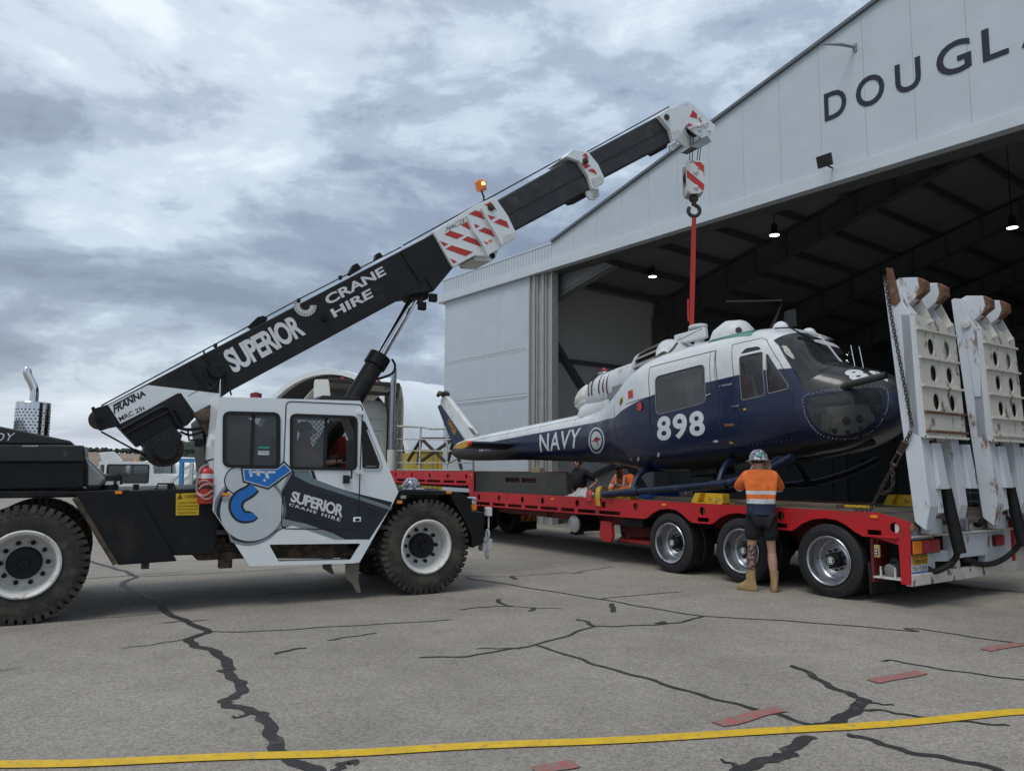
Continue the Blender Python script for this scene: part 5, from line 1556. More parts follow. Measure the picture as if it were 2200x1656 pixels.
# guard rail on the gooseneck
RT = 0.1
M_RAIL = mat('rail_white', (0.55, 0.56, 0.54), 0.5, var=0.1, dirt=(0.2, 0.14, 0.08), dirt_amt=0.25, dirt_scale=8)
rl = [(-15.965, 1.576), (-15.96, 2.735), (-15.836, 2.905), (-15.641, 2.926), (-14.008, 2.842), (-13.299, 2.759), (-12.116, 2.737), (-11.504, 2.749)]
gr = MB().tube([(p[0], RT, p[1]) for p in smooth_path([(a, b, 0) for a, b in rl], 4)], 0.035, 8).build('guard_rail', M_RAIL, tr, smooth=True)
for a, b in (((-15.983, 2.546), (-12.107, 2.421)), ((-15.964, 2.183), (-11.089, 2.089)), ((-15.944, 1.806), (-11.083, 1.788)), ((-15.932, 1.59), (-11.078, 1.596))):
    MB().tube([(a[0], RT, a[1]), (b[0], RT, b[1])], 0.02, 6).build('rail_bar', M_RAIL, gr)
for a, b in (((-14.036, 2.83), (-14.072, 1.57)), ((-12.472, 2.739), (-12.462, 1.577)), ((-11.09, 2.101), (-11.078, 1.584))):
    MB().tube([(b[0], RT, 1.575), (a[0], RT, a[1])], 0.03, 8).build('rail_post', M_RAIL, gr)
M_BRN = mat('brown_frame', (0.07, 0.058, 0.048), 0.75, var=0.2)
xf = [(-14.754, 2.536), (-12.795, 2.477), (-14.964, 1.779), (-13.143, 1.773), (-15.59, 1.867), (-12.337, 1.58)]
for i, j in ((0, 1), (0, 3), (1, 2), (0, 2), (1, 3), (0, 4), (1, 5)):
    MB().bar((xf[i][0], 0.5, xf[i][1]), (xf[j][0], 0.5, max(1.575, xf[j][1])), 0.07, 0.07).build('headboard_bar', M_BRN, tr)
# air tank, landing leg, spare bits under the deck
tk_ = MB().lathe([(0.155, 0.02), (0.155, 0.9), (0.0, 0.9)], (-5.5, -1.1, 0.61), (0, 1, 0), 24).build('air_tank', M_BLK2, tr, smooth=40)
MB().lathe([(0.0, -0.03), (0.10, -0.025), (0.15, -0.005), (0.16, 0.0), (0.16, 0.03)], (-5.5, -1.1, 0.61), (0, 1, 0), 24).build('tank_cap', mat('tank_silver', (0.5, 0.5, 0.5), 0.4, metal=0.4, var=0.15, dirt=(0.2, 0.19, 0.17), dirt_amt=0.3), tk_, smooth=40)
MB().prism([(-4.62, 0.72), (-4.34, 0.72), (-4.3, 0.46), (-4.36, 0.36), (-4.56, 0.36), (-4.66, 0.46)], -1.2, -1.14, 't').build('landing_leg', M_TRED, tr, 0.01)
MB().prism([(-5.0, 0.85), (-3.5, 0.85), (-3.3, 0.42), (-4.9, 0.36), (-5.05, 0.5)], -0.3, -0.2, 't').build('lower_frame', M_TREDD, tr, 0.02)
MB().box(-4.4, -3.3, -0.95, 1.2, 0.36, 0.42).build('lower_brace', M_TRED, tr, 0.01)
MB().box(-4.1, -3.6, -1.15, -0.7, 0.66, 0.8).build('valve_box', M_BLK2, tr, 0.01)


def trailer_wheel(a, t_out, sg):
    """Dual pair; t_out is the outer face, sg points inwards."""
    c = (a, t_out + sg * 0.125, 0.47)
    o_ = (0, -sg, 0)
    prof = [(0.30, 0.12), (0.318, 0.13), (0.31, 0.138), (0.292, 0.125), (0.275, 0.06), (0.265, 0.0), (0.258, -0.06), (0.24, -0.075), (0.165, -0.065), (0.15, -0.055), (0.09, -0.055)]
    wh = MB().lathe(prof, c, o_, 44, caps=False).build('wheel', M_ALU, tr, smooth=30)
    tyre_mesh(0.47, 0.30, 0.25, 0, 0.0, 'tyre', M_TTYRE, wh, c, n=56)
    c2 = (a, t_out + sg * 0.42, 0.47)
    tyre_mesh(0.47, 0.30, 0.25, 0, 0.0, 'tyre', M_TTYRE, wh, c2, n=40)
    MB().lathe([(0.295, 0.0), (0.0, 0.0)], (a, t_out + sg * 0.3, 0.47), o_, 24).build('brake_drum', M_BLK2, wh)
    hub = MB().lathe([(0.1, -0.06), (0.1, 0.02), (0.075, 0.05), (0.07, 0.075), (0.0, 0.08)], c, o_, 24).build('hub', M_BLK2, wh, smooth=30)
    for k in range(10):
        an = 2 * math.pi * k / 10
        MB().lathe([(0.0, 0.0), (0.026, -0.001)], (c[0] + 0.205 * math.cos(an), c[1] - sg * -0.0715 * -1 * -1, c[2] + 0.205 * math.sin(an)), o_, 12).build('hand_hole', M_RUBBER, wh)
        an += 0.314
        MB().lathe([(0.014, -0.06), (0.014, -0.015), (0.0, -0.013)], (c[0] + 0.13 * math.cos(an), c[1], c[2] + 0.13 * math.sin(an)), o_, 8).build('wheel_nut', M_BLK2, wh)
    if sg > 0:
        z0, f0 = c[2], c[1] - 0.0815
        MB().prism([(a - 0.022, z0 - 0.03), (a + 0.022, z0 - 0.03), (a + 0.022, z0 + 0.03), (a - 0.022, z0 + 0.03)], f0, f0 - 0.002, 't', [[(a - 0.006, z0 - 0.014), (a + 0.01, z0), (a - 0.006, z0 + 0.014)]]).build('hub_badge', M_LTR, wh)
        MB().prism(circ((a, z0), 0.05, 20), f0, f0 - 0.0015, 't', [circ((a, z0), 0.044, 20)]).build('hub_badge', M_LTR, wh)
    return wh


for a in AX:
    trailer_wheel(a, TA + 0.01, 1)
    trailer_wheel(a, TB - 0.01, -1)
    MB().tube([(a, TA + 0.5, 0.47), (a, TB - 0.5, 0.47)], 0.07, 10).build('axle', M_BLK2, tr)
    MB().box(a - 0.5, a + 0.5, TA + 0.6, TB - 0.6, 0.6, 0.7).build('suspension_arm', M_BLK2, tr)

# tail frame ----------------------------------------------------------------
SE = 0.97
MB().box(0.90, SE + 0.015, TA + 0.022, TB + 0.05, 0.27, 0.41).build('bumper', M_TCRM, tr, 0.012)
MB().box(0.86, SE - 0.03, TA + 0.021, TA + 0.65, 0.41, 0.97).build('tail_panel', M_TWHT, tr, 0.004)
MB().box(0.86, SE - 0.03, TB - 0.72, TB + 0.03, 0.41, 0.85).build('tail_panel', M_TWHT, tr, 0.004)
MB().box(0.82, SE + 0.04, TA + 0.02, TB + 0.03, 0.84, 0.865).build('tail_shelf', M_TCRM, tr, 0.004)
MB().box(0.80, SE - 0.05, TA + 0.02, TB + 0.03, 0.866, 1.0).build('hinge_beam', M_TCRM, tr, 0.006)
MB().box(0.84, SE - 0.01, -0.20, 0.72, 0.53, 0.83).build('centre_box', M_TWHT, tr, 0.01)
MB().prism(circ((0.02, 0.70), 0.055, 18, 0.075), SE - 0.0095, SE - 0.004, 's').build('box_hole', M_RUBBER, tr)
MB().box(0.80, 0.84, -0.6, 0.74, 0.41, 0.53).build('pump_recess', M_BLK2, tr)
MB().box(0.85, SE - 0.02, 0.70, 0.78, 0.41, 0.84).build('tail_post', M_TWHT, tr, 0.006)
q = [(-0.60, 0.66), (0.02, 0.62), (0.0, 0.55), (-0.22, 0.50), (-0.60, 0.52)]
MB().prism(q, SE - 0.09, SE - 0.07, 's').build('gusset', M_TWHT, tr)
MB().lathe([(0.0, 0.0), (0.055, 0.005), (0.06, 0.0), (0.075, 0.0), (0.075, -0.03)], (SE - 0.02, -0.07, 0.46), (1, 0, 0), 22).build('reverse_lamp', M_ALU, tr, smooth=30)
MB().lathe([(0.0, 0.006), (0.056, 0.004)], (SE - 0.018, -0.07, 0.46), (1, 0, 0), 22).build('lamp_glass', MATS['flood_lens'], tr)
for (t0, t1, z0, z1) in ((-1.2, -0.55, 0.635, 0.81), (0.92, 1.18, 0.635, 0.78)):
    lm = MB().box(SE - 0.032, SE + 0.012, t0, t1, z0, z1).build('tail_lamp', mat('lamp_housing', (0.05, 0.012, 0.012), 0.4), tr, 0.006)
    n_l = 3 if t1 - t0 > 0.4 else 2
    for k in range(n_l):
        a0, a1 = t0 + (t1 - t0) * k / n_l + 0.008, t0 + (t1 - t0) * (k + 1) / n_l - 0.008
        MB().box(SE + 0.0125, SE + 0.025, a0, a1, z0 + 0.01, z1 - 0.01).build('lamp_lens', M_AMBER if (k == 0 and n_l == 3) else M_RLENS, lm, 0.006)
sg_ = MB().box(SE - 0.029, SE - 0.022, -1.13, -0.78, 0.515, 0.645).build('overtake_sign', mat('sign_orange', (0.68, 0.33, 0.02), 0.45, var=0.06), tr)
lettering('DO NOT OVERTAKE', [(-1.11, 0.59), (-0.80, 0.585), (-0.80, 0.635), (-1.11, 0.635)], on_s(SE - 0.0212), M_INK, sg_, bold=0.02)
lettering('TURNING VEHICLE', [(-1.11, 0.525), (-0.80, 0.525), (-0.80, 0.573), (-1.11, 0.575)], on_s(SE - 0.0212), M_INK, sg_, bold=0.02)
np_ = MB().box(SE - 0.029, SE - 0.020, -1.17, -0.79, 0.415, 0.505).build('number_plate', M_LTR, tr, 0.003)
lettering('YN·92RR', [(-1.155, 0.435), (-0.805, 0.435), (-0.805, 0.497), (-1.155, 0.497)], on_s(SE - 0.019), M_INK, np_, bold=0.01)
MB().box(SE - 0.0198, SE - 0.019, -1.168, -0.792, 0.4165, 0.431).build('plate_band', M_BLUE, np_)
# rear side pocket: pump, pendant, mud flap
MB().box(0.46, 0.5, TA + 0.05, TB - 0.05, 0.27, 0.8).build('pocket_wall', M_TREDD, tr)
MB().prism([(-0.0, 0.0)] and [(0.42, 0.5), (0.44, 0.12), (0.455, 0.12), (0.455, 0.5)], TA + 0.04, TA + 0.62, 't').build('mud_flap', M_RUBBER, tr)
MB().lathe([(0.0, -0.02), (0.05, -0.015), (0.08, 0.0), (0.08, 0.16), (0.0, 0.16)], (0.66, TA + 0.12, 0.42), (0, 1, 0), 22).build('pump_motor', mat('pump_grey', (0.2, 0.2, 0.2), 0.5), tr, smooth=30)
MB().box(0.5, 0.85, TA + 0.02, TA + 0.3, 0.325, 0.345).build('pump_tray', M_RAIL, tr)
for s in (0.58, 0.76):
    MB().box(s, s + 0.02, TA + 0.03, TA + 0.05, 0.346, 0.47).build('tray_bar', M_RAIL, tr)
MB().tube(smooth_path([(0.66, TA + 0.14, 0.5), (0.72, TA + 0.1, 0.56), (0.8, TA + 0.14, 0.5), (0.84, TA + 0.2, 0.4)], 5), 0.02, 8).build('hose', M_RUBBER, tr)
MB().box(0.505, 0.85, TA + 0.35, TA + 0.38, 0.3, 0.75).build('pocket_back', M_BLK2, tr)
pn = MB().box(0.56, 0.63, TA - 0.05, TA - 0.012, 0.58, 0.73).build('pendant_control', mat('pendant_tan', (0.4, 0.3, 0.12), 0.5), tr, 0.012)
MB().tube([(0.595, TA - 0.03, 0.73), (0.6, TA - 0.03, 0.82)], 0.006, 6).build('pendant_cord', M_RUBBER, pn)
MB().prism([(0.575, 0.61), (0.615, 0.61), (0.615, 0.68), (0.575, 0.68)], TA - 0.0505, TA - 0.054, 't').build('button_plate', M_RUBBER, pn)
for zz in (0.63, 0.66):
    MB().lathe([(0.011, 0.0), (0.011, -0.006), (0.0, -0.008)], (0.595, TA - 0.054, zz), (0, 1, 0), 10).build('button', M_LTR, pn)

# ramps ---------------------------------------------------------------------
beam = [(0.79, 3.984), (0.821, 4.002), (0.922, 3.976), (1.013, 3.688), (1.103, 3.545), (1.139, 2.172), (1.175, 1.806), (1.22, 1.219), (1.156, 0.935), (1.062, 1.005), (1.03, 1.036), (0.917, 2.375)]


def ramp(t0, i):
    rp = MB().prism(beam, t0, t0 + 0.19, 't').build('loading_ramp', M_TWHT, tr, 0.008)
    props(rp, 'raised white steel ramp with rusty chain on its edge' if i == 0 else 'raised white steel ramp with a bent link plate')
    MB().prism(beam, t0 + 0.72, t0 + 0.91, 't').build('ramp_beam', M_TWHT, rp, 0.008)
    MB().prism([(0.86, 3.7), (0.92, 3.7), (1.05, 1.2), (0.99, 1.2)], t0 + 0.191, t0 + 0.719, 't').build('ramp_web', M_TCRM, rp)
    for zz in (1.35, 2.0):
        MB().box(0.93, 1.12, t0 + 0.191, t0 + 0.719, zz, zz + 0.04).build('ramp_brace', M_TCRM, rp)
    # guide boxes
    for a in (0.2, 0.925):
        MB().prism([(1.03, 2.02 - 0.08), (1.19, 1.97), (1.26, 1.42), (1.08, 1.42)], t0 + a, t0 + a + 0.2, 't').build('guide_box', M_TWHT, rp, 0.006)
    for a in (0.2,):
        MB().prism([(1.02, 1.41), (1.2, 1.41), (1.22, 1.14), (1.05, 1.06)], t0 + a, t0 + a + 0.12, 't').build('guide_foot', M_TWHT, rp, 0.006)
    # folded flap: holed panel in the plane of the ramp, three ribs
    tilt_ = Matrix.Translation((1.20, t0 + 0.0, 2.05)) @ Matrix.Rotation(R(-2.6), 4, 'Y')
    W, Hh_ = 0.97, 1.47
    mbp = MB()
    hs = [circ((tx, zz), 0.082, 22, 0.105) for tx in (0.33, 0.72) for zz in (0.42, 0.77, 1.10)]
    mbp.prism([(0, 0), (W, 0), (W, Hh_), (0, Hh_)], 0.0, 0.02, 's', hs)
    fp = mbp.build('flap_panel', M_TCRM, rp)
    fp.matrix_local = tilt_
    for zz in (-0.03, 0.04, 0.27, 0.585, 0.93, 1.28):
        MB().box(0.021, 0.05, 0.0, W + 0.02, zz, zz + 0.028).build('flap_rib', M_RUSTB if i == 0 and zz in (0.04, 0.27) else M_TCRM, fp, 0.004)
    for tx in (0.0, W - 0.02):
        MB().prism([(-0.17, 0.06), (-0.001, -0.03), (-0.001, 1.46), (-0.14, 1.5)], tx, tx + 0.02, 't').build('flap_cheek', M_TWHT, fp)
    MB().box(-0.06, -0.04, 0.02, W - 0.02, 0.1, 1.4).build('flap_hole_shade', mat('flap_shadow_brown', (0.10, 0.085, 0.07), 0.8, var=0.2), fp)  # added brown sheet that paints the shade inside the panel holes
    # top jaws with rubbed brown noses
    for a in (0.14, 0.62):
        jw = [(0.80, 3.98), (0.92, 4.04), (1.14, 4.00), (1.22, 3.93), (1.22, 3.83), (0.98, 3.66), (0.90, 3.62)]
        MB().prism(jw, t0 + a, t0 + a + 0.13, 't').build('ramp_jaw', M_TWHT, rp, 0.008)
        MB().prism([(1.141, 4.005), (1.225, 3.935), (1.228, 3.825), (1.10, 3.735), (1.16, 3.86)], t0 + a - 0.004, t0 + a + 0.134, 't').build('jaw_nose', M_RUSTB, rp, 0.006)
        MB().prism([(0.95, 3.72), (1.07, 3.80), (1.22, 3.45), (1.10, 3.42)], t0 + a + 0.15, t0 + a + 0.19, 't').build('link_plate', M_TCRM, rp, 0.004)
        MB().lathe([(0.055, 0.0), (0.055, -0.03), (0.02, -0.045), (0.0, -0.045)], (1.03, t0 + a + 0.15, 3.75), (0, 1, 0), 16).build('link_pin', M_RUSTB, rp, smooth=30)
    # hydraulic ram
    MB().tube([(1.10, t0 + 0.47, 2.02), (1.33, t0 + 0.5, 0.62)], 0.062, 14).build('ram_barrel', M_BLK2, rp, smooth=40) if False else None
    a0, a1, a2 = Vector((1.08, t0 + 0.40, 1.98)), Vector((1.18, t0 + 0.46, 1.42)), Vector((1.28, t0 + 0.52, 0.66))
    MB().tube([tuple(a1), tuple(a2)], 0.07, 16).build('ram_barrel', M_BLK2, rp, smooth=40)
    MB().tube([tuple(a0), tuple(a1)], 0.028, 12).build('ram_rod', M_CHROME, rp, smooth=40)
    MB().ball(tuple(a0), 0.06, 0.05, 0.08, 10, 6).build('ram_eye', M_RUSTM, rp, smooth=True)
    # hinge
    MB().lathe([(0.06, 0.0), (0.06, -0.03), (0.03, -0.045), (0.0, -0.045)], (0.98, t0 - 0.001, 0.96), (0, 1, 0), 18).build('hinge_pin', M_RUSTB if i == 0 else M_BLK2, rp, smooth=30)
    cb = MB().box(1.0, 1.04, t0 + 0.25, t0 + 0.48, 1.07, 1.20).build('chevron_board', mat('chevron_yellow', (0.72, 0.42, 0.02), 0.4), rp)
    MB().prism([(t0 + 0.33, 1.075), (t0 + 0.40, 1.075), (t0 + 0.45, 1.195), (t0 + 0.38, 1.195)], 1.0405, 1.043, 's').build('chevron_stripe', M_SRED, cb)
    MB().box(0.98, 1.10, t0 + 0.22, t0 + 0.5, 0.88, 1.06).build('ramp_bracket', M_TWHT, rp, 0.006)
    return rp


r_a = ramp(-1.2, 0)
r_b = ramp(0.50, 1)
MB().prism([(0.84, 4.16), (0.92, 4.14), (1.0, 3.72), (0.93, 3.66), (0.86, 3.70)], -1.215, -1.201, 't').build('catch_plate', M_RUSTB, r_a, 0.003)
MB().prism([(0.93, 3.66), (1.03, 3.68), (1.12, 3.1), (1.10, 2.62), (1.03, 2.62)], 0.485, 0.499, 't').build('link_plate', M_TWHT, r_b, 0.003)
MB().lathe([(0.06, 0.0), (0.06, -0.03), (0.0, -0.04)], (0.98, 0.484, 3.62), (0, 1, 0), 16).build('link_pin', M_TCRM, r_b)
for t0, nm in ((-0.62, 0), (1.07, 1)):
    MB().tube(smooth_path([(1.25, t0, 0.75), (1.16, t0 + 0.02, 0.55), (1.0, t0 - 0.1, 0.42), (0.9, t0 - 0.15, 0.47)] if nm == 0 else [(1.2, 1.3, 0.95), (1.14, 1.22, 0.65), (1.05, 0.9, 0.46), (1.02, 0.45, 0.43), (0.93, 0.12, 0.52)], 6), 0.036, 10).build('hydraulic_hose', M_RUBBER, tr, smooth=True)
MB().box(1.18, 1.26, -0.42, -0.36, 0.9, 1.06).build('hose_block', M_ALU, tr, 0.006)
MB().box(1.18, 1.26, 1.27, 1.33, 0.85, 1.08).build('hose_block', M_ALU, tr, 0.006)

# chain down the ramp, and the lashing chain with its tensioner
M_CHAIN = mat('chain_steel', (0.07, 0.055, 0.045), 0.6, metal=0.5, var=0.3, scale=20)
c1 = chain_links([(0.83, -1.235, 4.05), (0.88, -1.235, 3.6), (0.97, -1.235, 2.95), (1.06, -1.24, 2.3), (1.08, -1.245, 2.13)], 0.06, 0.0065).build('ramp_chain', M_CHAIN)
c1.matrix_world = FT
props(c1, 'rusty chain hanging down the edge of the ramp beside the helicopter', 'chain')
c2 = thing('lashing_chain', 'dark lashing chain with turnbuckle stretched from ramp to deck', 'chain', FT)
pa, pb = Vector((1.06, -1.24, 2.1)), Vector((0.42, -1.1, 1.14))
m1, m2 = pa.lerp(pb, 0.12), pa.lerp(pb, 0.42)
chain_links([tuple(pa), tuple(m1)], 0.06, 0.008).build('upper_chain', M_CHAIN, c2)
chain_links([tuple(m2), tuple(pb)], 0.06, 0.008).build('lower_chain', M_CHAIN, c2)
lp_ = [tuple(m2 + Vector((0, -0.02, 0.05))), tuple(m2.lerp(pb, 0.25) + Vector((0.08, -0.03, -0.1))), tuple(m2.lerp(pb, 0.5) + Vector((0.06, -0.03, -0.06))), tuple(m2.lerp(pb, 0.62) + Vector((0, -0.01, 0)))]
chain_links(lp_, 0.06, 0.008).build('slack_chain', M_CHAIN, c2)
chain_links([(pb.x, pb.y, pb.z), (pb.x - 0.12, pb.y - 0.02, 1.14), (pb.x - 0.25, pb.y, 1.14)], 0.06, 0.008).build('deck_chain', M_CHAIN, c2)
dv = (m2 - m1).normalized()
sd_ = dv.cross(Vector((0, 1, 0))).normalized()
tb = MB()
for sgn in (-1, 1):
    tb.tube([tuple(m1 + sd_ * 0.03 * sgn), tuple(m2 + sd_ * 0.03 * sgn)], 0.012, 6)
for u in (0.05, 0.5, 0.95):
    q = m1.lerp(m2, u)
    tb.tube([tuple(q - sd_ * 0.04), tuple(q + sd_ * 0.04)], 0.018, 6)
tb.tube([tuple(m1), tuple(m1.lerp(m2, 0.5))], 0.014, 6)
tb.build('turnbuckle', M_CHAIN, c2)

# yellow skid mounts and things lying on the deck -----------------------------
def mount(sx, tx, label):
    m_ = thing('skid_mount', label, 'mount', FT @ Matrix.Translation((sx, tx, 1.117)), 'yellow skid mounts on the trailer deck')
    MB().box(-0.30, 0.30, 0.0, 0.3, 0.0, 0.02).build('base_plate', M_YST, m_)
    MB().box(-0.22, 0.32, 0.10, 0.16, 0.021, 0.16).build('upright', M_YST, m_, 0.006)
    MB().prism([(-0.3, 0.021), (-0.18, 0.021), (-0.1, 0.16), (-0.22, 0.16)], 0.0, 0.099, 't').build('gusset', M_YST, m_)
    MB().prism([(0.08, 0.021), (0.32, 0.021), (0.32, 0.16), (0.2, 0.16)], 0.0, 0.099, 't').build('gusset', M_YST, m_)
    return m_


mount(-4.15, -1.22, 'yellow steel skid mount clamping the heel of the near skid')
mount(-2.15, -1.22, 'yellow steel skid mount on the rail above the wheel arch')
mount(-0.3, 1.0, 'yellow edged mount plate at the far side of the deck')
M_TIMB = mat('timber_beam', (0.16, 0.13, 0.09), 0.85, var=0.2, stretch=(0.3, 4, 4))
tbm = MB().box(-4.0, -0.4, -0.55, -0.35, 1.117, 1.17).build('timber_beam', M_TIMB, None, 0.006)
tbm.matrix_world = FT
props(tbm, 'long timber beam lying lengthways on the trailer deck', 'beam')
stp_ = MB().box(-3.9, -0.1, -0.2, -0.1, 1.117, 1.15).build('yellow_channel', M_YST, None, 0.004)
stp_.matrix_world = FT
props(stp_, 'long yellow steel channel lying on the deck under the skids', 'channel')
M_RAG = mat('pale_rag', (0.5, 0.5, 0.47), 0.9, var=0.2, scale=8)


def heap(name, s0, t0, L, W, Hh_, m_, label, cat, seed):
    rnd = random.Random(seed)
    nx, ny = 26, 14
    vs, fs = [], []
    ph = [rnd.uniform(0, 6) for _ in range(8)]
    for i in range(nx):
        for j in range(ny):
            u, v = i / (nx - 1), j / (ny - 1)
            edge = min(1, 6 * min(u, 1 - u)) * min(1, 4 * min(v, 1 - v))
            h = Hh_ * edge * (0.45 + 0.25 * math.sin(9 * u + 5 * v + ph[0]) + 0.2 * math.sin(23 * u - 9 * v + ph[1]) + 0.15 * math.sin(31 * v + 13 * u + ph[2]))
            vs.append((s0 + L * (u - 0.5) + 0.03 * math.sin(9 * v + ph[3]), t0 + W * (v - 0.5) + 0.04 * math.sin(8 * u + ph[4]), 1.119 + max(0, h)))
    for i in range(nx - 1):
        for j in range(ny - 1):
            fs.append((i * ny + j, (i + 1) * ny + j, (i + 1) * ny + j + 1, i * ny + j + 1))
    mb = MB()
    mb.add(vs, fs)
    o_ = mb.build(name, m_, None, smooth=60)
    sd = o_.modifiers.new('thickness', 'SOLIDIFY')
    sd.thickness = 0.008
    sd.offset = 1
    o_.matrix_world = FT
    return props(o_, label, cat)


heap('crumpled_rag', -5.75 + 0.45, -1.0, 0.75, 0.35, 0.17, M_RAG, 'pale crumpled rag lying on the deck edge by the dark ramp box', 'rag', 3)
heap('canvas_strap', -4.95 + 0.2, -0.98, 0.5, 0.3, 0.1, mat('khaki_canvas', (0.17, 0.14, 0.09), 0.9, var=0.2), 'khaki canvas strap heaped beside the pale rag', 'strap', 5)
bt_ = MB().prism(rrect(-4.75, -3.95, -0.95, -0.2, 0.05), 1.118, 1.24, 'z').build('blue_tool_case', mat('case_blue', (0.012, 0.07, 0.28), 0.35, var=0.1), None, 0.02)
bt_.matrix_world = FT @ Matrix.Translation((0, 0.35, 0))
props(bt_, 'blue plastic tool case lying on the trailer deck', 'case')
ys = MB()
pth = smooth_path([(-4.75, -0.75, 1.13), (-4.72, -0.95, 1.26), (-4.68, -1.12, 1.33), (-4.63, -1.25, 1.26), (-4.60, -1.285, 1.1), (-4.58, -1.285, 0.98)], 5)
L_ = [(p[0] - 0.06, p[1], p[2]) for p in pth]
R_ = [(p[0] + 0.06, p[1], p[2]) for p in pth]
ys.add(L_ + R_, [(i, i + 1, len(L_) + i + 1, len(L_) + i) for i in range(len(L_) - 1)])
yo = ys.build('yellow_strap', M_YST, None, smooth=60)
sd = yo.modifiers.new('thickness', 'SOLIDIFY')
sd.thickness = 0.006
yo.matrix_world = FT
props(yo, 'yellow webbing strap draped over the red trailer rail', 'strap')
rd = MB()
pth = smooth_path([(-4.98, -0.9, 1.14), (-4.95, -1.1, 1.26), (-4.9, -1.23, 1.22), (-4.86, -1.27, 1.05)], 5)
L_ = [(p[0] - 0.07, p[1], p[2]) for p in pth]
R_ = [(p[0] + 0.07, p[1], p[2]) for p in pth]
rd.add(L_ + R_, [(i, i + 1, len(L_) + i + 1, len(L_) + i) for i in range(len(L_) - 1)])
ro = rd.build('red_sleeve', M_SRED, None, smooth=60)
sd = ro.modifiers.new('thickness', 'SOLIDIFY')
sd.thickness = 0.012
ro.matrix_world = FT
props(ro, 'faded red protective sleeve hanging over the rail beside the yellow strap', 'sleeve')
bb = MB().box(-6.75, -6.45, TA + 0.05, TA + 0.19, 1.561, 1.66).build('cardboard_box', mat('cardboard', (0.28, 0.2, 0.12), 0.85, var=0.15), None, 0.005)
bb.matrix_world = FT
props(bb, 'small brown cardboard box on top of the dark side box', 'box')

# ------------------------------------------------------------------ prime mover
SC = -16.3
pm = thing('prime_mover', 'white prime mover truck with sleeper cab and upright exhaust', 'truck', FT)
M_TRK = mat('truck_white', (0.66, 0.65, 0.61), 0.4, var=0.04, coat=0.2)
M_QUILT = mat('fairing_grey', (0.40, 0.39, 0.36), 0.6, var=0.06)
zt = (-0.662, 3.763)[1]
ztf = (0.01, 4.202)[1]
tf = (0.257, 3.141)[0]
tn = (-2.127, 3.071)[0]
rings = []
for s, k in ((SC, 0.94), (SC - 0.12, 1.0), (SC - 2.2, 1.0)):
    w0, w1 = tn + 0.08, tf - 0.12
    rings.append([(s, t, z) for t, z in [((w0 + w1) / 2 + (t_ - (w0 + w1) / 2) * k, 1.0 + (z_ - 1.0) * k) for t_, z_ in rrect(w0, w1, 1.0, zt, 0.35, 6)]])
MB().loft(rings).build('cab', M_TRK, pm, smooth=40)
for z in (zt - 0.95, zt - 0.6):
    MB().box(SC + 0.0, SC + 0.02, tn + 0.35, tf - 0.35, z, z + 0.03).build('cab_rib', M_TRK, pm)
for k in range(3):
    MB().box(SC + 0.0, SC + 0.025, tn + 0.45 + k * 0.6, tn + 0.75 + k * 0.6, 1.3, zt - 1.05).build('cab_panel', M_TRK, pm, 0.02)
fo_ = round_poly([(SC - 0.6, 1.1), (SC + 0.75, 1.1), (SC + 0.75, ztf - 0.5), (SC + 0.55, ztf + 0.05), (SC - 0.6, ztf + 0.15)], 0.15)
for t in (tf, tn):
    fa = MB().prism(fo_, t, t + 0.03, 't').build('side_fairing', M_QUILT if t == tf else M_TRK, pm)
    if t == tf:
        mb = MB()
        for k in range(-10, 12):
            for sg in (1, -1):
                s0 = SC + k * 0.28
                pa_ = Vector((s0, t - 0.006, 1.15))
                pb_ = Vector((s0 + sg * 2.4, t - 0.006, 3.9))
                for q in range(24):
                    a, b = pa_.lerp(pb_, q / 24), pa_.lerp(pb_, (q + 1) / 24)
                    if all(SC - 0.55 < v.x < SC + 0.68 and v.z < ztf - 0.15 for v in (a, b)):
                        mb.bar(tuple(a), tuple(b), 0.008, 0.012)
        mb.build('quilt_seams', mat('seam_grey', (0.2, 0.2, 0.19), 0.6), fa)
MB().box(SC + 0.4, SC + 0.55, tn + 0.04, tf - 0.01, ztf - 0.02, ztf + 0.1).build('roof_bar', M_BRN, pm, 0.02)
MB().box(SC + 0.3, SC + 0.4, tn + 0.04, tf - 0.01, ztf - 0.32, ztf - 0.2).build('roof_bar', M_BRN, pm, 0.02)
MB().loft([[(SC - 2.0 + 2.4 * u, t, zt - 0.1 + (ztf + 0.12 - zt) * math.sin(min(1, u * 1.05) * math.pi / 2) - (0.02 if q else 0)) for t, q in ((tn + 0.04, 0), (tf - 0.02, 0), (tf - 0.02, 1), (tn + 0.04, 1))] for u in [k / 10 for k in range(11)]]).build('roof_deflector', M_TRK, pm, smooth=60)
for t in (tn + 0.5, tf - 0.7):
    MB().lathe([(0.06, 0.0), (0.06, 0.04), (0.0, 0.06)], (SC + 0.45, t, ztf + 0.101), (0, 0, 1), 12).build('roof_lamp', M_SRED, pm)
xe = (-0.075, 3.122)[0]
MB().tube([(SC + 0.7, xe, 1.0), (SC + 0.7, xe, ztf - 0.25), (SC + 0.72, xe, ztf + 0.05), (SC + 0.85, xe, ztf + 0.5)], [0.1, 0.1, 0.1, 0.04], 14).build('exhaust_stack', M_ALU, pm, smooth=30)
MB().tube([(SC + 0.7, xe, 1.0), (SC + 0.7, xe, 2.2)], 0.13, 14).build('exhaust_guard', M_TRK, pm, smooth=30)
for t in (-0.45, 0.45):
    MB().box(SC - 4.2, -9.7, t - 0.08, t + 0.08, 0.75, 1.0).build('chassis_rail', M_BLK2, pm)
MB().box(SC - 4.2, SC - 0.05, tn + 0.1, tf - 0.1, 0.55, 1.0).build('cab_base', M_BLK2, pm)
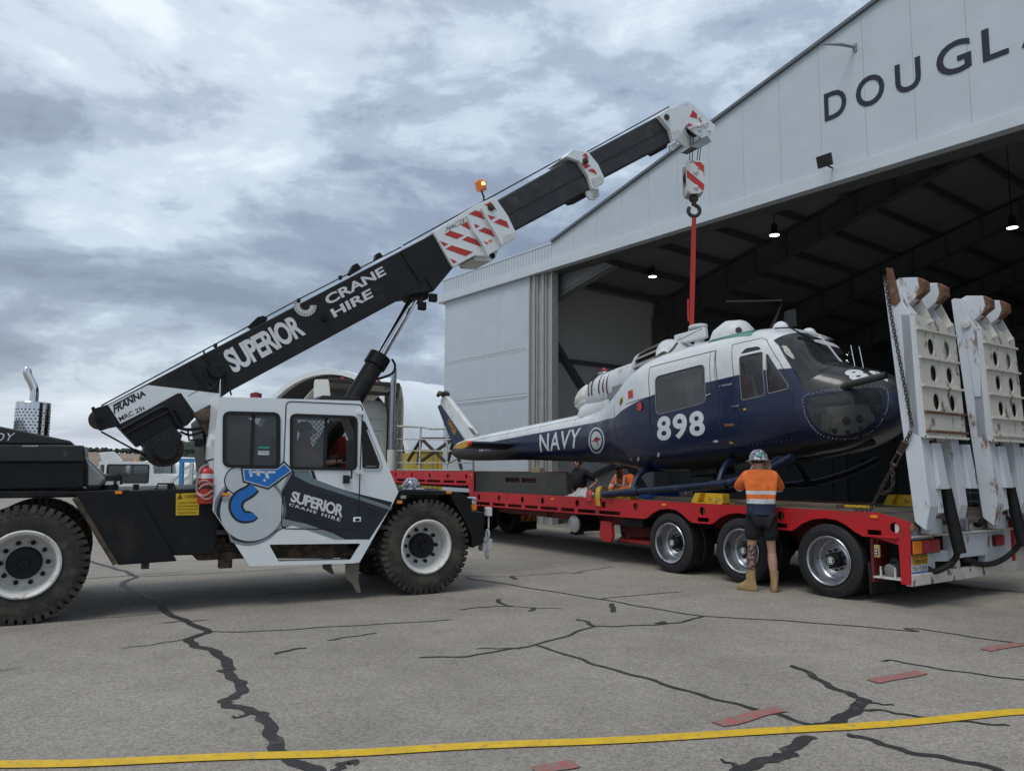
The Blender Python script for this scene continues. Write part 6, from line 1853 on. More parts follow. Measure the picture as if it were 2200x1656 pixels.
for s in (-10.6, -11.95, SC - 3.0):
    for t in (-1.05, 1.05):
        wh = MB().lathe([(0.3, 0.1), (0.26, 0.0), (0.1, 0.02), (0.0, 0.02)], (s, t, 0.52), (0, math.copysign(1, t), 0), 28, caps=False).build('wheel', M_ALU, pm, smooth=30)
        tyre_mesh(0.52, 0.30, 0.5 if s > -13 else 0.28, 0, 0.0, 'tyre', M_TTYRE, wh, (s, t, 0.52), n=40)
for t in (-1.3, 0.75):
    fl_ = MB().box(-9.95, -9.93, t, t + 0.55, 0.12, 0.55).build('mud_flap', M_RUBBER, pm)
    if t > 0:
        cbv = MB().box(-9.925, -9.92, t + 0.05, t + 0.5, 0.33, 0.48).build('chevron_board', MATS['chevron_yellow'], fl_)
        for k in range(2):
            MB().prism([(t + 0.1 + k * 0.2, 0.332), (t + 0.2 + k * 0.2, 0.332), (t + 0.28 + k * 0.2, 0.478), (t + 0.18 + k * 0.2, 0.478)], -9.919, -9.917, 's').build('chevron_stripe', M_SRED, cbv)

# ------------------------------------------------------------------ helicopter
FB = frame([[0.63346, 0.771625, -0.057649, 3.29136], [-0.768449, 0.636078, 0.069934, 13.7], [0.090633, 0.0, 0.995884, 1.555]])
HULL = [(3.86, 0.64, 0.86, 0.1, 2.0), (3.78, 0.46, 1.02, 0.36, 2.1), (3.62, 0.34, 1.14, 0.6, 2.2), (3.35, 0.23, 1.28, 0.84, 2.5), (3.1, 0.16, 1.38, 0.95, 2.9), (2.9, 0.12, 1.47, 1.02, 3.4), (2.74, 0.1, 1.74, 1.06, 3.5), (2.58, 0.09, 1.97, 1.09, 3.3), (2.4, 0.07, 2.08, 1.12, 3.2), (2.1, 0.06, 2.14, 1.16, 3.6), (1.6, 0.05, 2.17, 1.2, 3.9), (0.8, 0.05, 2.15, 1.22, 4.0), (0.0, 0.06, 2.1, 1.22, 4.0), (-0.5, 0.1, 1.98, 1.18, 3.5), (-0.9, 0.17, 1.8, 1.07, 3.0), (-1.3, 0.24, 1.64, 0.9, 2.6), (-1.7, 0.32, 1.53, 0.7, 2.4), (-2.1, 0.39, 1.48, 0.56, 2.4), (-2.6, 0.46, 1.46, 0.47, 2.6), (-4.5, 0.69, 1.45, 0.33, 2.6), (-6.5, 0.87, 1.44, 0.19, 2.5), (-7.2, 0.98, 1.38, 0.11, 2.3), (-7.45, 1.1, 1.25, 0.05, 2.0)]   # station, belly, top, half width, squareness


def hull_at(s):
    H = HULL
    s = max(min(s, H[0][0]), H[-1][0])
    for i in range(len(H) - 1):
        if H[i][0] >= s >= H[i + 1][0]:
            break
    a, b = H[i], H[i + 1]
    u = (s - a[0]) / (b[0] - a[0])
    p = H[i - 1] if i > 0 else a
    q = H[i + 2] if i + 2 < len(H) else b
    res = []
    for k in range(1, 5):
        ma = (b[k] - p[k]) / (b[0] - p[0]) if i > 0 else (b[k] - a[k]) / (b[0] - a[0])
        mb_ = (q[k] - a[k]) / (q[0] - a[0]) if i + 2 < len(H) else (b[k] - a[k]) / (b[0] - a[0])
        h = b[0] - a[0]
        res.append((2 * u ** 3 - 3 * u * u + 1) * a[k] + (u ** 3 - 2 * u * u + u) * h * ma + (-2 * u ** 3 + 3 * u * u) * b[k] + (u ** 3 - u * u) * h * mb_)
    return res


def hull_t(s, z, off=0.0):
    zb, zt, w, n = hull_at(s)
    zc, h = (zb + zt) / 2, (zt - zb) / 2
    e = 1 - abs((z - zc) / h) ** n
    return (w * e ** (1 / n) if e > 0 else 0.0) + off


def hull_push(p, off=0.004):
    zb, zt, w, n = hull_at(p[0])
    zc, h = (zb + zt) / 2, (zt - zb) / 2
    e = (abs(p[1] / w) ** n + abs((p[2] - zc) / h) ** n) ** (1 / n)
    r = math.hypot(p[1], p[2] - zc) / max(e, 1e-4)
    k = (1 / max(e, 1e-4)) * (1 + off / max(r, 0.05))
    return (p[0], p[1] * k, zc + (p[2] - zc) * k)


def hull_rings(off=0.0, n=56):
    ss = [3.86, 3.84, 3.81, 3.77, 3.72, 3.66, 3.58, 3.48, 3.38, 3.28, 3.18]
    s = 3.1
    while s > -2.6:
        ss.append(s)
        s -= 0.08
    while s > -7.2:
        ss.append(s)
        s -= 0.3
    ss += [-7.2, -7.35, -7.45]
    rings = []
    for s in ss:
        zb, zt, w, e = hull_at(s)
        zc, h = (zb + zt) / 2, (zt - zb) / 2
        w, h = max(0.02, w - off), max(0.02, h - off)
        rg = []
        for k in range(n):
            a = 2 * math.pi * k / n
            c, sn = math.cos(a), math.sin(a)
            rg.append((s - (off if s > 3 else -off if s < -7 else 0), w * math.copysign(abs(c) ** (2 / e), c), zc + h * math.copysign(abs(sn) ** (2 / e), sn)))
        rings.append(rg)
    return rings


def paint():
    """White over navy with a black nose: the scheme follows the airframe."""
    m = bpy.data.materials.new('helicopter_paint')
    m.use_nodes = True
    n, l = m.node_tree.nodes, m.node_tree.links
    b = n['Principled BSDF']
    tcn = n.new('ShaderNodeTexCoord')
    sp = n.new('ShaderNodeSeparateXYZ')
    l.new(tcn.outputs['Object'], sp.inputs[0])

    def mth(op, a, c):
        x = n.new('ShaderNodeMath')
        x.operation = op
        for i, v in enumerate((a, c)):
            if isinstance(v, (int, float)):
                x.inputs[i].default_value = v
            else:
                l.new(v, x.inputs[i])
        return x.outputs[0]

    def line(points):
        fc = n.new('ShaderNodeFloatCurve')
        l.new(mth('DIVIDE', mth('ADD', sp.outputs[0], 8.0), 12.0), fc.inputs['Value'])
        cv = fc.mapping.curves[0]
        P = sorted([((s + 8) / 12, z / 2.5) for s, z in points])
        cv.points[0].location = (0.0, P[0][1])
        cv.points[1].location = (1.0, P[-1][1])
        for x, y in P:
            pt_ = cv.points.new(x, y)
            pt_.handle_type = 'VECTOR'
        fc.mapping.update()
        return mth('MULTIPLY', fc.outputs[0], 2.5)

    def edge(v, w=0.004):
        r = n.new('ShaderNodeMapRange')
        r.inputs['From Min'].default_value = -w
        r.inputs['From Max'].default_value = w
        l.new(v, r.inputs[0])
        return r.outputs[0]

    def mix(f_, a, c):
        r = n.new('ShaderNodeMix')
        r.data_type = 'RGBA'
        l.new(f_, r.inputs['Factor'])
        for k, v in (('A', a), ('B', c)):
            if isinstance(v, tuple):
                r.inputs[k].default_value = (*v, 1)
            else:
                l.new(v, r.inputs[k])
        return r.outputs['Result']
    white_edge = line([(2.633, 1.331), (2.263, 1.368), (1.855, 1.368), (1.366, 1.351), (0.219, 1.329), (-0.17, 1.271), (-0.582, 1.18), (-0.855, 1.088), (-2.121, 1.167), (-3.842, 1.196), (-5.63, 1.212)] + [(-7.0, 1.27), (-8, 1.2), (3.4, 1.33), (4, 1.33)])
    is_white = edge(mth('SUBTRACT', sp.outputs[2], white_edge))
    nose = line([(-8, 2.4), (2.62, 2.4), (2.66, 2.4)] + [(2.787, 0.953), (3.387, 0.898), (3.766, 0.838)] + [(4, 0.8)])
    is_black = mth('MULTIPLY', edge(mth('SUBTRACT', sp.outputs[2], nose)), edge(mth('SUBTRACT', sp.outputs[0], 2.70)))
    nz = n.new('ShaderNodeTexNoise')
    nz.inputs['Scale'].default_value = 3.0
    nz.inputs['Detail'].default_value = 7
    nz.inputs['Roughness'].default_value = 0.65
    l.new(tcn.outputs['Object'], nz.inputs['Vector'])
    gm = n.new('ShaderNodeMapRange')
    gm.inputs['From Min'].default_value = 0.35
    gm.inputs['From Max'].default_value = 0.75
    gm.inputs['To Min'].default_value = 1.05
    gm.inputs['To Max'].default_value = 0.80
    l.new(nz.outputs['Fac'], gm.inputs[0])
    c = mix(is_white, (0.005, 0.012, 0.050), (0.66, 0.68, 0.69))
    c = mix(is_black, c, (0.021, 0.020, 0.023))
    gb = n.new('ShaderNodeMapRange')
    gb.inputs['From Min'].default_value = 0.04
    gb.inputs['From Max'].default_value = 0.22
    l.new(mth('SUBTRACT', mth('ADD', mth('MULTIPLY', nz.outputs['Fac'], 0.35), 0.12), mth('SUBTRACT', sp.outputs[2], mth('MULTIPLY', mth('MINIMUM', mth('ADD', sp.outputs[0], 1.0), 0), -0.18))), gb.inputs[0])
    c = mix(gb.outputs[0], c, (0.02, 0.019, 0.018))
    mm = n.new('ShaderNodeMix')
    mm.data_type = 'RGBA'
    mm.blend_type = 'MULTIPLY'
    mm.inputs['Factor'].default_value = 1
    l.new(c, mm.inputs['A'])
    l.new(gm.outputs[0], mm.inputs['B'])
    l.new(mm.outputs['Result'], b.inputs['Base Color'])
    b.inputs['Coat Weight'].default_value = 0.4
    nb = n.new('ShaderNodeTexNoise')
    nb.inputs['Scale'].default_value = 3.5
    nb.inputs['Detail'].default_value = 2
    l.new(tcn.outputs['Object'], nb.inputs['Vector'])
    bp_ = n.new('ShaderNodeBump')
    bp_.inputs['Strength'].default_value = 0.25
    bp_.inputs['Distance'].default_value = 0.02
    l.new(nb.outputs['Fac'], bp_.inputs['Height'])
    l.new(bp_.outputs[0], b.inputs['Normal'])
    l.new(bp_.outputs[0], b.inputs['Coat Normal'])
    b.inputs['Coat Roughness'].default_value = 0.08
    rr = n.new('ShaderNodeMapRange')
    rr.inputs['From Min'].default_value = 0.3
    rr.inputs['From Max'].default_value = 0.7
    rr.inputs['To Min'].default_value = 0.26
    rr.inputs['To Max'].default_value = 0.46
    l.new(nz.outputs['Fac'], rr.inputs[0])
    l.new(rr.outputs[0], b.inputs['Roughness'])
    return m


M_HPT = paint()
M_HWHT = mat('heli_white', (0.66, 0.68, 0.69), 0.42, var=0.06, scale=4, dirt=(0.42, 0.40, 0.36), dirt_amt=0.22, dirt_scale=5)
M_HBLU = mat('heli_navy', (0.005, 0.012, 0.050), 0.35, var=0.1, scale=4, coat=0.2)
M_HBLK = mat('heli_black', (0.018, 0.018, 0.02), 0.5)
M_SKID = mat('skid_navy', (0.006, 0.012, 0.04), 0.4, var=0.2, scale=6, dirt=(0.05, 0.055, 0.07), dirt_amt=0.25, dirt_scale=9)
M_GRNW = mat('green_roof_glass', (0.02, 0.20, 0.13), 0.2, coat=0.5)
M_HRED = mat('seat_red', (0.32, 0.03, 0.03), 0.8, var=0.1)
M_HGRY = mat('heli_grey', (0.26, 0.265, 0.265), 0.7, var=0.1)
M_HINT = mat('cabin_interior', (0.16, 0.16, 0.16), 0.85)
G_HELI = glass('heli_glass', (0.72, 0.75, 0.77), 0.26)
G_SCRN = glass('screen_glass', (0.78, 0.80, 0.80), 0.10)
G_DOOR = glass('door_glass', (0.78, 0.80, 0.81), 0.10)
hl = thing('helicopter', 'navy and white single rotor helicopter numbered 898 hung from a sling', 'helicopter', FB)

w_cab = round_poly([(0.25, 1.628), (1.262, 1.657), (1.232, 1.035), (0.225, 0.972)], 0.10)
w_dr1 = round_poly([(1.882, 1.647), (2.254, 1.658), (2.24, 0.99), (1.861, 0.968)], 0.04)
w_dr0 = round_poly([(1.893, 1.684), (1.979, 1.765), (2.178, 1.759), (2.231, 1.699)], 0.03)
w_tri2 = round_poly([(2.306, 1.61), (2.336, 1.594), (2.603, 1.076), (2.587, 1.033), (2.289, 1.003)], 0.03)
w_scr = round_poly([(2.37, 1.82), (2.482, 1.889), (2.574, 1.942), (2.57, 1.979), (2.636, 1.901), (2.894, 1.477), (3.111, 1.324), (3.027, 1.2), (2.797, 1.069), (2.653, 1.357), (2.475, 1.705)], 0.03)
w_chin = round_poly([(2.824, 0.86), (3.145, 0.889), (3.414, 0.885), (3.667, 0.883), (3.679, 0.763), (3.65, 0.612), (3.534, 0.449), (3.369, 0.344), (3.185, 0.292), (3.057, 0.295), (2.946, 0.357), (2.877, 0.482), (2.831, 0.633)], 0.06)
outer = MB().loft(hull_rings(0.0))
inner = MB().loft(hull_rings(0.035))
hm = MB()
hm.add(outer.v, outer.f)
hm.add(inner.v, [tuple(reversed(f)) for f in inner.f])


def raw_obj(mb, recalc=True):
    me = bpy.data.meshes.new('raw')
    me.from_pydata(mb.v, [], mb.f)
    if recalc:
        bm = bmesh.new()
        bm.from_mesh(me)
        bmesh.ops.recalc_face_normals(bm, faces=bm.faces)
        bm.to_mesh(me)
        bm.free()
    o = bpy.data.objects.new('raw', me)
    COL.objects.link(o)
    return o


oo, oi = raw_obj(outer), raw_obj(inner)
cutters = []
for w in (w_cab, w_dr1, w_dr0, w_tri2, w_scr, w_chin):
    cutters.append(raw_obj(MB().prism(w, -1.6, 1.6, 't')))
for c_ in [oi] + cutters:
    md = oo.modifiers.new('cut', 'BOOLEAN')
    md.operation = 'DIFFERENCE'
    md.solver = 'EXACT'
    md.object = c_
bpy.context.view_layer.update()
dg = bpy.context.evaluated_depsgraph_get()
hull_me = bpy.data.meshes.new_from_object(oo.evaluated_get(dg))
for o_ in [oo, oi] + cutters:
    bpy.data.objects.remove(o_)
hull_me.materials.clear()
hull_me.name = 'fuselage'
fus = obj('fuselage', hull_me, M_HPT, hl, smooth=35)


def patch(poly, side, off, material, name, parent=None, step=0.07):
    """A sheet lying on the hull, of an outline given in side view."""
    parent = parent or hl
    from mathutils.geometry import intersect_point_tri_2d
    P = [Vector(p) for p in poly]
    n = len(P)
    x0, x1 = min(p.x for p in P), max(p.x for p in P)
    y0, y1 = min(p.y for p in P), max(p.y for p in P)

    def ins(x, y):
        c = False
        for i in range(n):
            a, b = P[i], P[i - 1]
            if (a.y > y) != (b.y > y) and x < (b.x - a.x) * (y - a.y) / (b.y - a.y) + a.x:
                c = not c
        return c
    ext = []
    x = x0 + step / 2
    while x < x1:
        y = y0 + step / 2
        while y < y1:
            if ins(x, y) and min((Vector((x, y)) - p).length for p in P) > step * 0.35:
                ext.append(Vector((x, y)))
            y += step
        x += step
    v, e, f, *_ = delaunay_2d_cdt(P + ext, [], [list(range(n))], 1, 1e-6)
    me = bpy.data.meshes.new(name)
    me.from_pydata([(q.x, side * hull_t(q.x, q.y, off), q.y) for q in v], [], [tuple(q) for q in f])
    return obj(name, me, material, parent, smooth=60)


for side in (-1, 1):
    patch(w_cab, side, -0.012, G_HELI, 'cabin_window')
    patch(w_dr1, side, -0.012, G_DOOR, 'door_window')
    patch(w_dr0, side, -0.012, G_DOOR, 'door_window')
    patch(w_tri2, side, -0.012, G_DOOR, 'door_window')
    patch(w_scr, side, -0.012, G_SCRN, 'windscreen', step=0.05)
    patch(w_chin, side, -0.008, G_SCRN, 'chin_window', step=0.05)


def seam(poly, side, name, r=0.006, closed=True, material=None, off=0.001):
    """Panel line or window surround following the hull."""
    P = [Vector(p) for p in poly]
    out_ = []
    N = len(P)
    for i in range(N if closed else N - 1):
        a, b = P[i], P[(i + 1) % N]
        k = max(1, int((b - a).length / 0.06))
        for q in range(k):
            c = a.lerp(b, q / k)
            out_.append((c.x, side * hull_t(c.x, c.y, off), c.y))
    if not closed:
        out_.append((P[-1].x, side * hull_t(P[-1].x, P[-1].y, off), P[-1].y))
    return MB().tube(out_, r, 5, closed=closed).build(name, material or M_RUBBER, hl)


M_LINE = mat('panel_line', (0.03, 0.035, 0.045), 0.6)
for side in (-1, 1):
    for w in (w_cab, w_dr1, w_tri2):
        seam(w, side, 'window_seal', 0.006, True, M_HGRY, 0.0)
    seam(inset(w_chin, -0.02), side, 'chin_seal', 0.006, True, M_HBLU, 0.0)
    # door and panel outlines
    seam([(1.739, 1.874), (2.21, 1.89), (2.282, 1.844), (2.501, 1.454), (2.68, 1.043)], side, 'door_seam', 0.005, False, M_LINE)
    seam([(1.746, 1.873), (1.77, 1.367), (1.761, 0.973), (1.746, 0.52), (2.583, 0.593), (2.663, 0.983)], side, 'door_seam', 0.005, False, M_LINE)
    seam([(0.098, 1.827), (1.459, 1.839), (1.479, 1.329), (1.444, 0.91), (1.433, 0.493)], side, 'door_seam', 0.006, False, M_LINE)
    seam([(0.098, 1.827), (0.116, 1.326), (0.072, 0.754), (0.063, 0.493)], side, 'door_seam', 0.006, False, M_LINE)
    seam([(-0.462, 1.272), (0.088, 1.306), (0.057, 0.852), (-0.704, 0.744)], side, 'panel_seam', 0.005, False, M_LINE)
seam([(1.359, 1.841), (1.448, 1.841), (1.432, 0.916), (1.35, 0.92)], -1, 'rivet_strip', 0.004, True, M_LINE)
for s_ in (-0.85, -1.85, -2.55, -3.7, -4.9, -5.9):
    zb, zt, w, n = hull_at(s_)
    MB().tube([hull_push((s_, w * 0.99 * math.cos(a), (zb + zt) / 2 + (zt - zb) / 2 * 0.99 * math.sin(a)), 0.0) for a in [2 * math.pi * k / 36 for k in range(36)]], 0.004, 4, closed=True).build('frame_seam', M_LINE, hl)
seam([(-2.3, 1.33), (-4.5, 1.33), (-6.6, 1.34)], -1, 'boom_seam', 0.004, False, M_LINE)
mb = MB()
for s0, s1, z in ((-6.4, -2.0, 1.40), (-6.2, -2.2, 1.0), (-0.4, 1.2, 0.35), (1.3, 2.6, 0.3), (-0.6, 2.0, 1.93), (0.3, 1.2, 1.72)):
    k_ = int((s1 - s0) / 0.07)
    for q in range(k_):
        s_ = s0 + (s1 - s0) * q / k_
        mb.ball((s_, -hull_t(s_, z, 0.0), z), 0.006, 0.004, 0.006, 5, 3)
rv2 = mb.build('rivet_rows', M_HGRY, hl)
rv2['kind'] = 'stuff'
# rivets round the chin window
mb = MB()
oc = inset(w_chin, -0.05)
for i in range(len(oc)):
    a, b = Vector(oc[i]), Vector(oc[(i + 1) % len(oc)])
    k = max(1, int((b - a).length / 0.045))
    for q in range(k):
        c = a.lerp(b, q / k)
        mb.ball((c.x, -hull_t(c.x, c.y, 0.002), c.y), 0.0065, 0.0065, 0.0065, 6, 4)
rv = mb.build('rivets', M_HWHT, hl)
rv['kind'] = 'stuff'
# cabin interior
MB().box(-0.6, 2.45, -0.85, 0.85, 0.28, 0.33).build('cabin_floor', M_HINT, hl)
MB().box(-0.66, -0.6, -0.98, 0.98, 0.30, 1.7).build('rear_bulkhead', M_HINT, hl)
for t in (-0.5, 0.5):
    MB().box(1.72, 2.15, t - 0.26, t + 0.26, 0.34, 0.72).build('pilot_seat', M_HGRY, hl, 0.05)
    MB().prism([(1.62, 0.72), (1.77, 0.72), (1.67, 1.5), (1.53, 1.45)], t - 0.27, t + 0.27, 't').build('seat_back', M_HRED, hl, 0.05)
    for d in (-0.12, 0.12):
        MB().bar((1.80, t + d, 0.76), (1.69, t + d * 0.6, 1.45), 0.05, 0.012).build('harness', mat('harness_green', (0.25, 0.4, 0.34), 0.8), hl)
MB().box(2.35, 2.75, -0.75, 0.75, 0.9, 1.15).build('instrument_panel', M_HBLK, hl, 0.06)
MB().box(1.7, 2.4, -0.13, 0.13, 0.34, 0.8).build('console', M_HBLK, hl, 0.02)
MB().box(0.62, 0.78, -0.9, -0.72, 0.34, 1.8).build('door_post', M_HINT, hl)
# chin compartment: holed web and pedals
MB().prism([(2.5, 0.25), (3.45, 0.34), (3.3, 0.75), (2.6, 0.8)], -0.2, -0.18, 't', [circ((2.75, 0.42), 0.05, 12), circ((2.95, 0.55), 0.07, 14), circ((3.15, 0.55), 0.06, 14), circ((2.95, 0.38), 0.04, 12), circ((3.15, 0.4), 0.04, 12)]).build('chin_web', M_HGRY, hl)
for d in (-0.55, -0.42):
    MB().tube([(2.75, d, 0.3), (2.85, d, 0.62)], 0.02, 8).build('pedal', M_HGRY, hl)
    MB().box(2.80, 2.86, d - 0.05, d + 0.05, 0.6, 0.64).build('pedal_plate', M_HGRY, hl)


# lettering on the hull -------------------------------------------------------
def dense(vs, fs, maxlen):
    bm = bmesh.new()
    for v in vs:
        bm.verts.new((v[0], v[1], 0))
    bm.verts.ensure_lookup_table()
    for f in fs:
        try:
            bm.faces.new([bm.verts[i] for i in f])
        except ValueError:
            pass
    bmesh.ops.triangulate(bm, faces=bm.faces)
    for _ in range(4):
        ed = [e for e in bm.edges if e.calc_length() > maxlen]
        if not ed:
            break
        bmesh.ops.subdivide_edges(bm, edges=ed, cuts=1)
        bmesh.ops.triangulate(bm, faces=[f for f in bm.faces if len(f.verts) > 3])
    bm.verts.index_update()
    return [(v.co.x, v.co.y) for v in bm.verts], [tuple(v.index for v in f.verts) for f in bm.faces]


def hull_text(text, quad, material, name='marking', bold=0.0, spacing=1.0, off=0.004, step=0.12):
    """quad: four places on the hull, bottom-left first."""
    vs, fs = glyphs(text, bold, 0.0, spacing)
    vs, fs = dense(vs, fs, step)
    x0, x1 = min(v[0] for v in vs), max(v[0] for v in vs)
    y0, y1 = min(v[1] for v in vs), max(v[1] for v in vs)
    bl, br, tr_, tl = [Vector(q) for q in quad]
    P = []
    for x, y in vs:
        u, w = (x - x0) / (x1 - x0), (y - y0) / (y1 - y0)
        P.append(hull_push((bl * (1 - u) + br * u) * (1 - w) + (tl * (1 - u) + tr_ * u) * w, off))
    me = bpy.data.meshes.new(name)
    me.from_pydata(P, [], fs)
    return obj(name, me, material, hl)


M_MARK = mat('marking_white', (0.62, 0.64, 0.66), 0.45, var=0.05)
hull_text('NAVY', [(-3.717, -0.344, 0.777), (-2.454, -0.466, 0.735), (-2.291, -0.503, 1.115), (-3.679, -0.379, 1.155)], M_MARK, bold=0.012, spacing=1.08)
hull_text('898', [(0.18, -1.198, 0.532), (1.151, -1.185, 0.523), (1.177, -1.214, 0.923), (0.234, -1.224, 0.937)], M_MARK, bold=0.03, spacing=1.12, step=0.08)
hull_text('8', [(3.41, -0.726, 1.01), (3.553, -0.494, 1.064), (3.358, -0.423, 1.236), (3.229, -0.699, 1.198)], M_MARK, bold=0.05, step=0.08)
hull_text('9', [(3.68, -0.405, 0.988), (3.743, -0.268, 0.997), (3.515, -0.2, 1.188), (3.424, -0.375, 1.209)], M_MARK, bold=0.05, step=0.08)
hull_text('F TROOP', [(1.5, -1.204, 1.236), (1.724, -1.193, 1.233), (1.727, -1.193, 1.259), (1.502, -1.204, 1.258)], M_MARK, bold=0.0, step=0.3)
hull_text('N9-3101', [(-6.039, -0.22, 1.035), (-5.539, -0.256, 1.026), (-5.534, -0.259, 1.055), (-6.038, -0.225, 1.094)], M_MARK, bold=0.01, step=0.3)
M_KRED = mat('roundel_red', (0.32, 0.02, 0.03), 0.5)


def hull_disc(px, material, off, name, inner=None):
    """Outline of places on the hull, filled."""
    ring_ = [Vector(p) for p in px]
    c = sum(ring_, Vector()) / len(ring_)
    P, fs = [], []
    K = 5
    lo = inner or 0.0
    n = len(ring_)
    for k in range(K + 1):
        u = lo + (1 - lo) * k / K
        P += [hull_push(c.lerp(q, u), off) for q in ring_]
    for k in range(K):
        for i in range(n):
            fs.append((k * n + i, k * n + (i + 1) % n, (k + 1) * n + (i + 1) % n, (k + 1) * n + i))
    me = bpy.data.meshes.new(name)
    me.from_pydata(P, [], fs)
    return obj(name, me, material, hl)


rc = [(-1.679, -0.703, 1.041), (-1.557, -0.766, 1.01), (-1.435, -0.832, 0.953), (-1.36, -0.871, 0.884), (-1.329, -0.882, 0.809), (-1.341, -0.866, 0.737), (-1.416, -0.81, 0.669), (-1.528, -0.727, 0.617), (-1.672, -0.63, 0.578), (-1.808, -0.554, 0.558), (-1.92, -0.51, 0.56), (-1.995, -0.499, 0.581), (-2.043, -0.51, 0.623), (-2.062, -0.533, 0.685), (-2.063, -0.554, 0.759), (-2.048, -0.57, 0.831), (-2.016, -0.583, 0.906), (-1.964, -0.599, 0.971), (-1.889, -0.622, 1.019), (-1.796, -0.654, 1.045)]
hull_disc(rc, M_MARK, 0.0035, 'roundel_ring', 0.86)
hull_disc([tuple(sum((Vector(p) for p in rc), Vector()) / len(rc) + 0.68 * (Vector(q) - sum((Vector(p) for p in rc), Vector()) / len(rc))) for q in rc], M_MARK, 0.0035, 'roundel_disc')
hull_disc([(-1.835, -0.641, 0.82), (-1.755, -0.675, 0.851), (-1.669, -0.712, 0.85), (-1.612, -0.737, 0.822), (-1.562, -0.76, 0.805), (-1.529, -0.778, 0.816), (-1.51, -0.786, 0.793), (-1.56, -0.758, 0.779), (-1.626, -0.726, 0.788), (-1.657, -0.709, 0.776), (-1.705, -0.684, 0.757), (-1.704, -0.675, 0.715), (-1.682, -0.678, 0.692), (-1.721, -0.665, 0.707), (-1.742, -0.668, 0.756), (-1.779, -0.658, 0.781), (-1.824, -0.641, 0.787), (-1.916, -0.607, 0.788), (-1.944, -0.599, 0.802), (-1.876, -0.623, 0.804)], M_KRED, 0.006, 'roundel_kangaroo')
# small red fittings, handle, labels
hull_disc([(-0.405, -1.174, 1.488), (-0.28, -1.191, 1.495), (-0.271, -1.204, 1.354), (-0.399, -1.19, 1.348)], M_SRED, 0.006, 'red_placard')
hull_disc([(-0.176, -1.213, 1.221), (-0.137, -1.215, 1.245), (-0.089, -1.217, 1.241), (-0.062, -1.218, 1.203), (-0.064, -1.218, 1.138), (-0.104, -1.216, 1.102), (-0.153, -1.214, 1.101), (-0.186, -1.213, 1.136)], M_SRED, 0.02, 'red_cap')
hull_disc([(-0.656, -1.135, 1.334), (-0.617, -1.137, 1.405), (-0.549, -1.155, 1.411), (-0.556, -1.164, 1.317), (-0.655, -1.142, 1.256)], M_YST, 0.004, 'vent_rim')
hull_disc([(-0.63, -1.143, 1.33), (-0.603, -1.144, 1.386), (-0.567, -1.154, 1.388), (-0.573, -1.159, 1.32), (-0.636, -1.146, 1.275)], M_RUBBER, 0.007, 'vent_hole')
p_ = [(1.699, -1.194, 0.899), (1.828, -1.184, 0.893)]
MB().tube([hull_push(Vector(p_[0]), 0.03), hull_push(Vector(p_[1]), 0.03)], 0.012, 8).build('door_handle', M_CHROME, hl)
p_ = [(1.262, -1.212, 1.129), (1.356, -1.209, 1.147)]
MB().tube([hull_push(Vector(p_[0]), 0.03), hull_push(Vector(p_[1]), 0.03)], 0.01, 8).build('door_handle', M_CHROME, hl)
hull_disc([(1.532, -1.127, 0.384), (1.581, -1.116, 0.368), (1.587, -1.094, 0.329), (1.553, -1.108, 0.35), (1.526, -1.107, 0.344)], M_YST, 0.005, 'yellow_arrow')
hull_disc([(1.875, -1.179, 0.843), (1.919, -1.175, 0.841), (1.916, -1.175, 0.815), (1.874, -1.179, 0.817)], M_YST, 0.005, 'yellow_placard')
hull_disc([(1.52, -1.192, 0.653), (1.685, -1.182, 0.64), (1.678, -1.178, 0.604), (1.517, -1.188, 0.614)], mat('dull_orange', (0.2, 0.09, 0.02), 0.6), 0.005, 'orange_placard')
for q in ([(0.136, -1.145, 0.367), (0.148, -1.122, 0.324), (0.084, -1.087, 0.278), (0.065, -1.105, 0.304)], [(-0.368, -1.08, 0.348), (-0.372, -1.045, 0.305), (-0.473, -0.968, 0.262), (-0.472, -1.003, 0.291)], [(1.241, -1.152, 0.417), (1.323, -1.154, 0.43), (1.354, -1.146, 0.411), (1.294, -1.139, 0.389)]):
    hull_disc(q, M_MARK, 0.006, 'tie_down_fitting')
# gun-barrel style nose vent
p_ = [(3.343, -0.812, 0.961)][0]
a_ = Vector(hull_push(Vector(p_), 0.04))
MB().tube([tuple(a_ + Vector((-0.08, 0.02, -0.02))), tuple(a_), tuple(a_ + Vector((0.62, -0.12, 0.02)))], [0.035, 0.05, 0.05], 12).build('nose_tube', mat('olive_tube', (0.035, 0.042, 0.036), 0.5), hl, smooth=30)
MB().lathe([(0.0, 0.0), (0.04, 0.0)], tuple(a_ + Vector((0.622, -0.12, 0.02))), (1, -0.2, 0.03), 12).build('tube_mouth', M_RUBBER, hl)
for p_ in [(3.231, -0.285, 1.319), (3.316, -0.209, 1.289)]:
    MB().tube([tuple(p_), (p_[0] - 0.02, p_[1], p_[2] + 0.32)], 0.008, 6).build('probe', M_CHROME, hl)
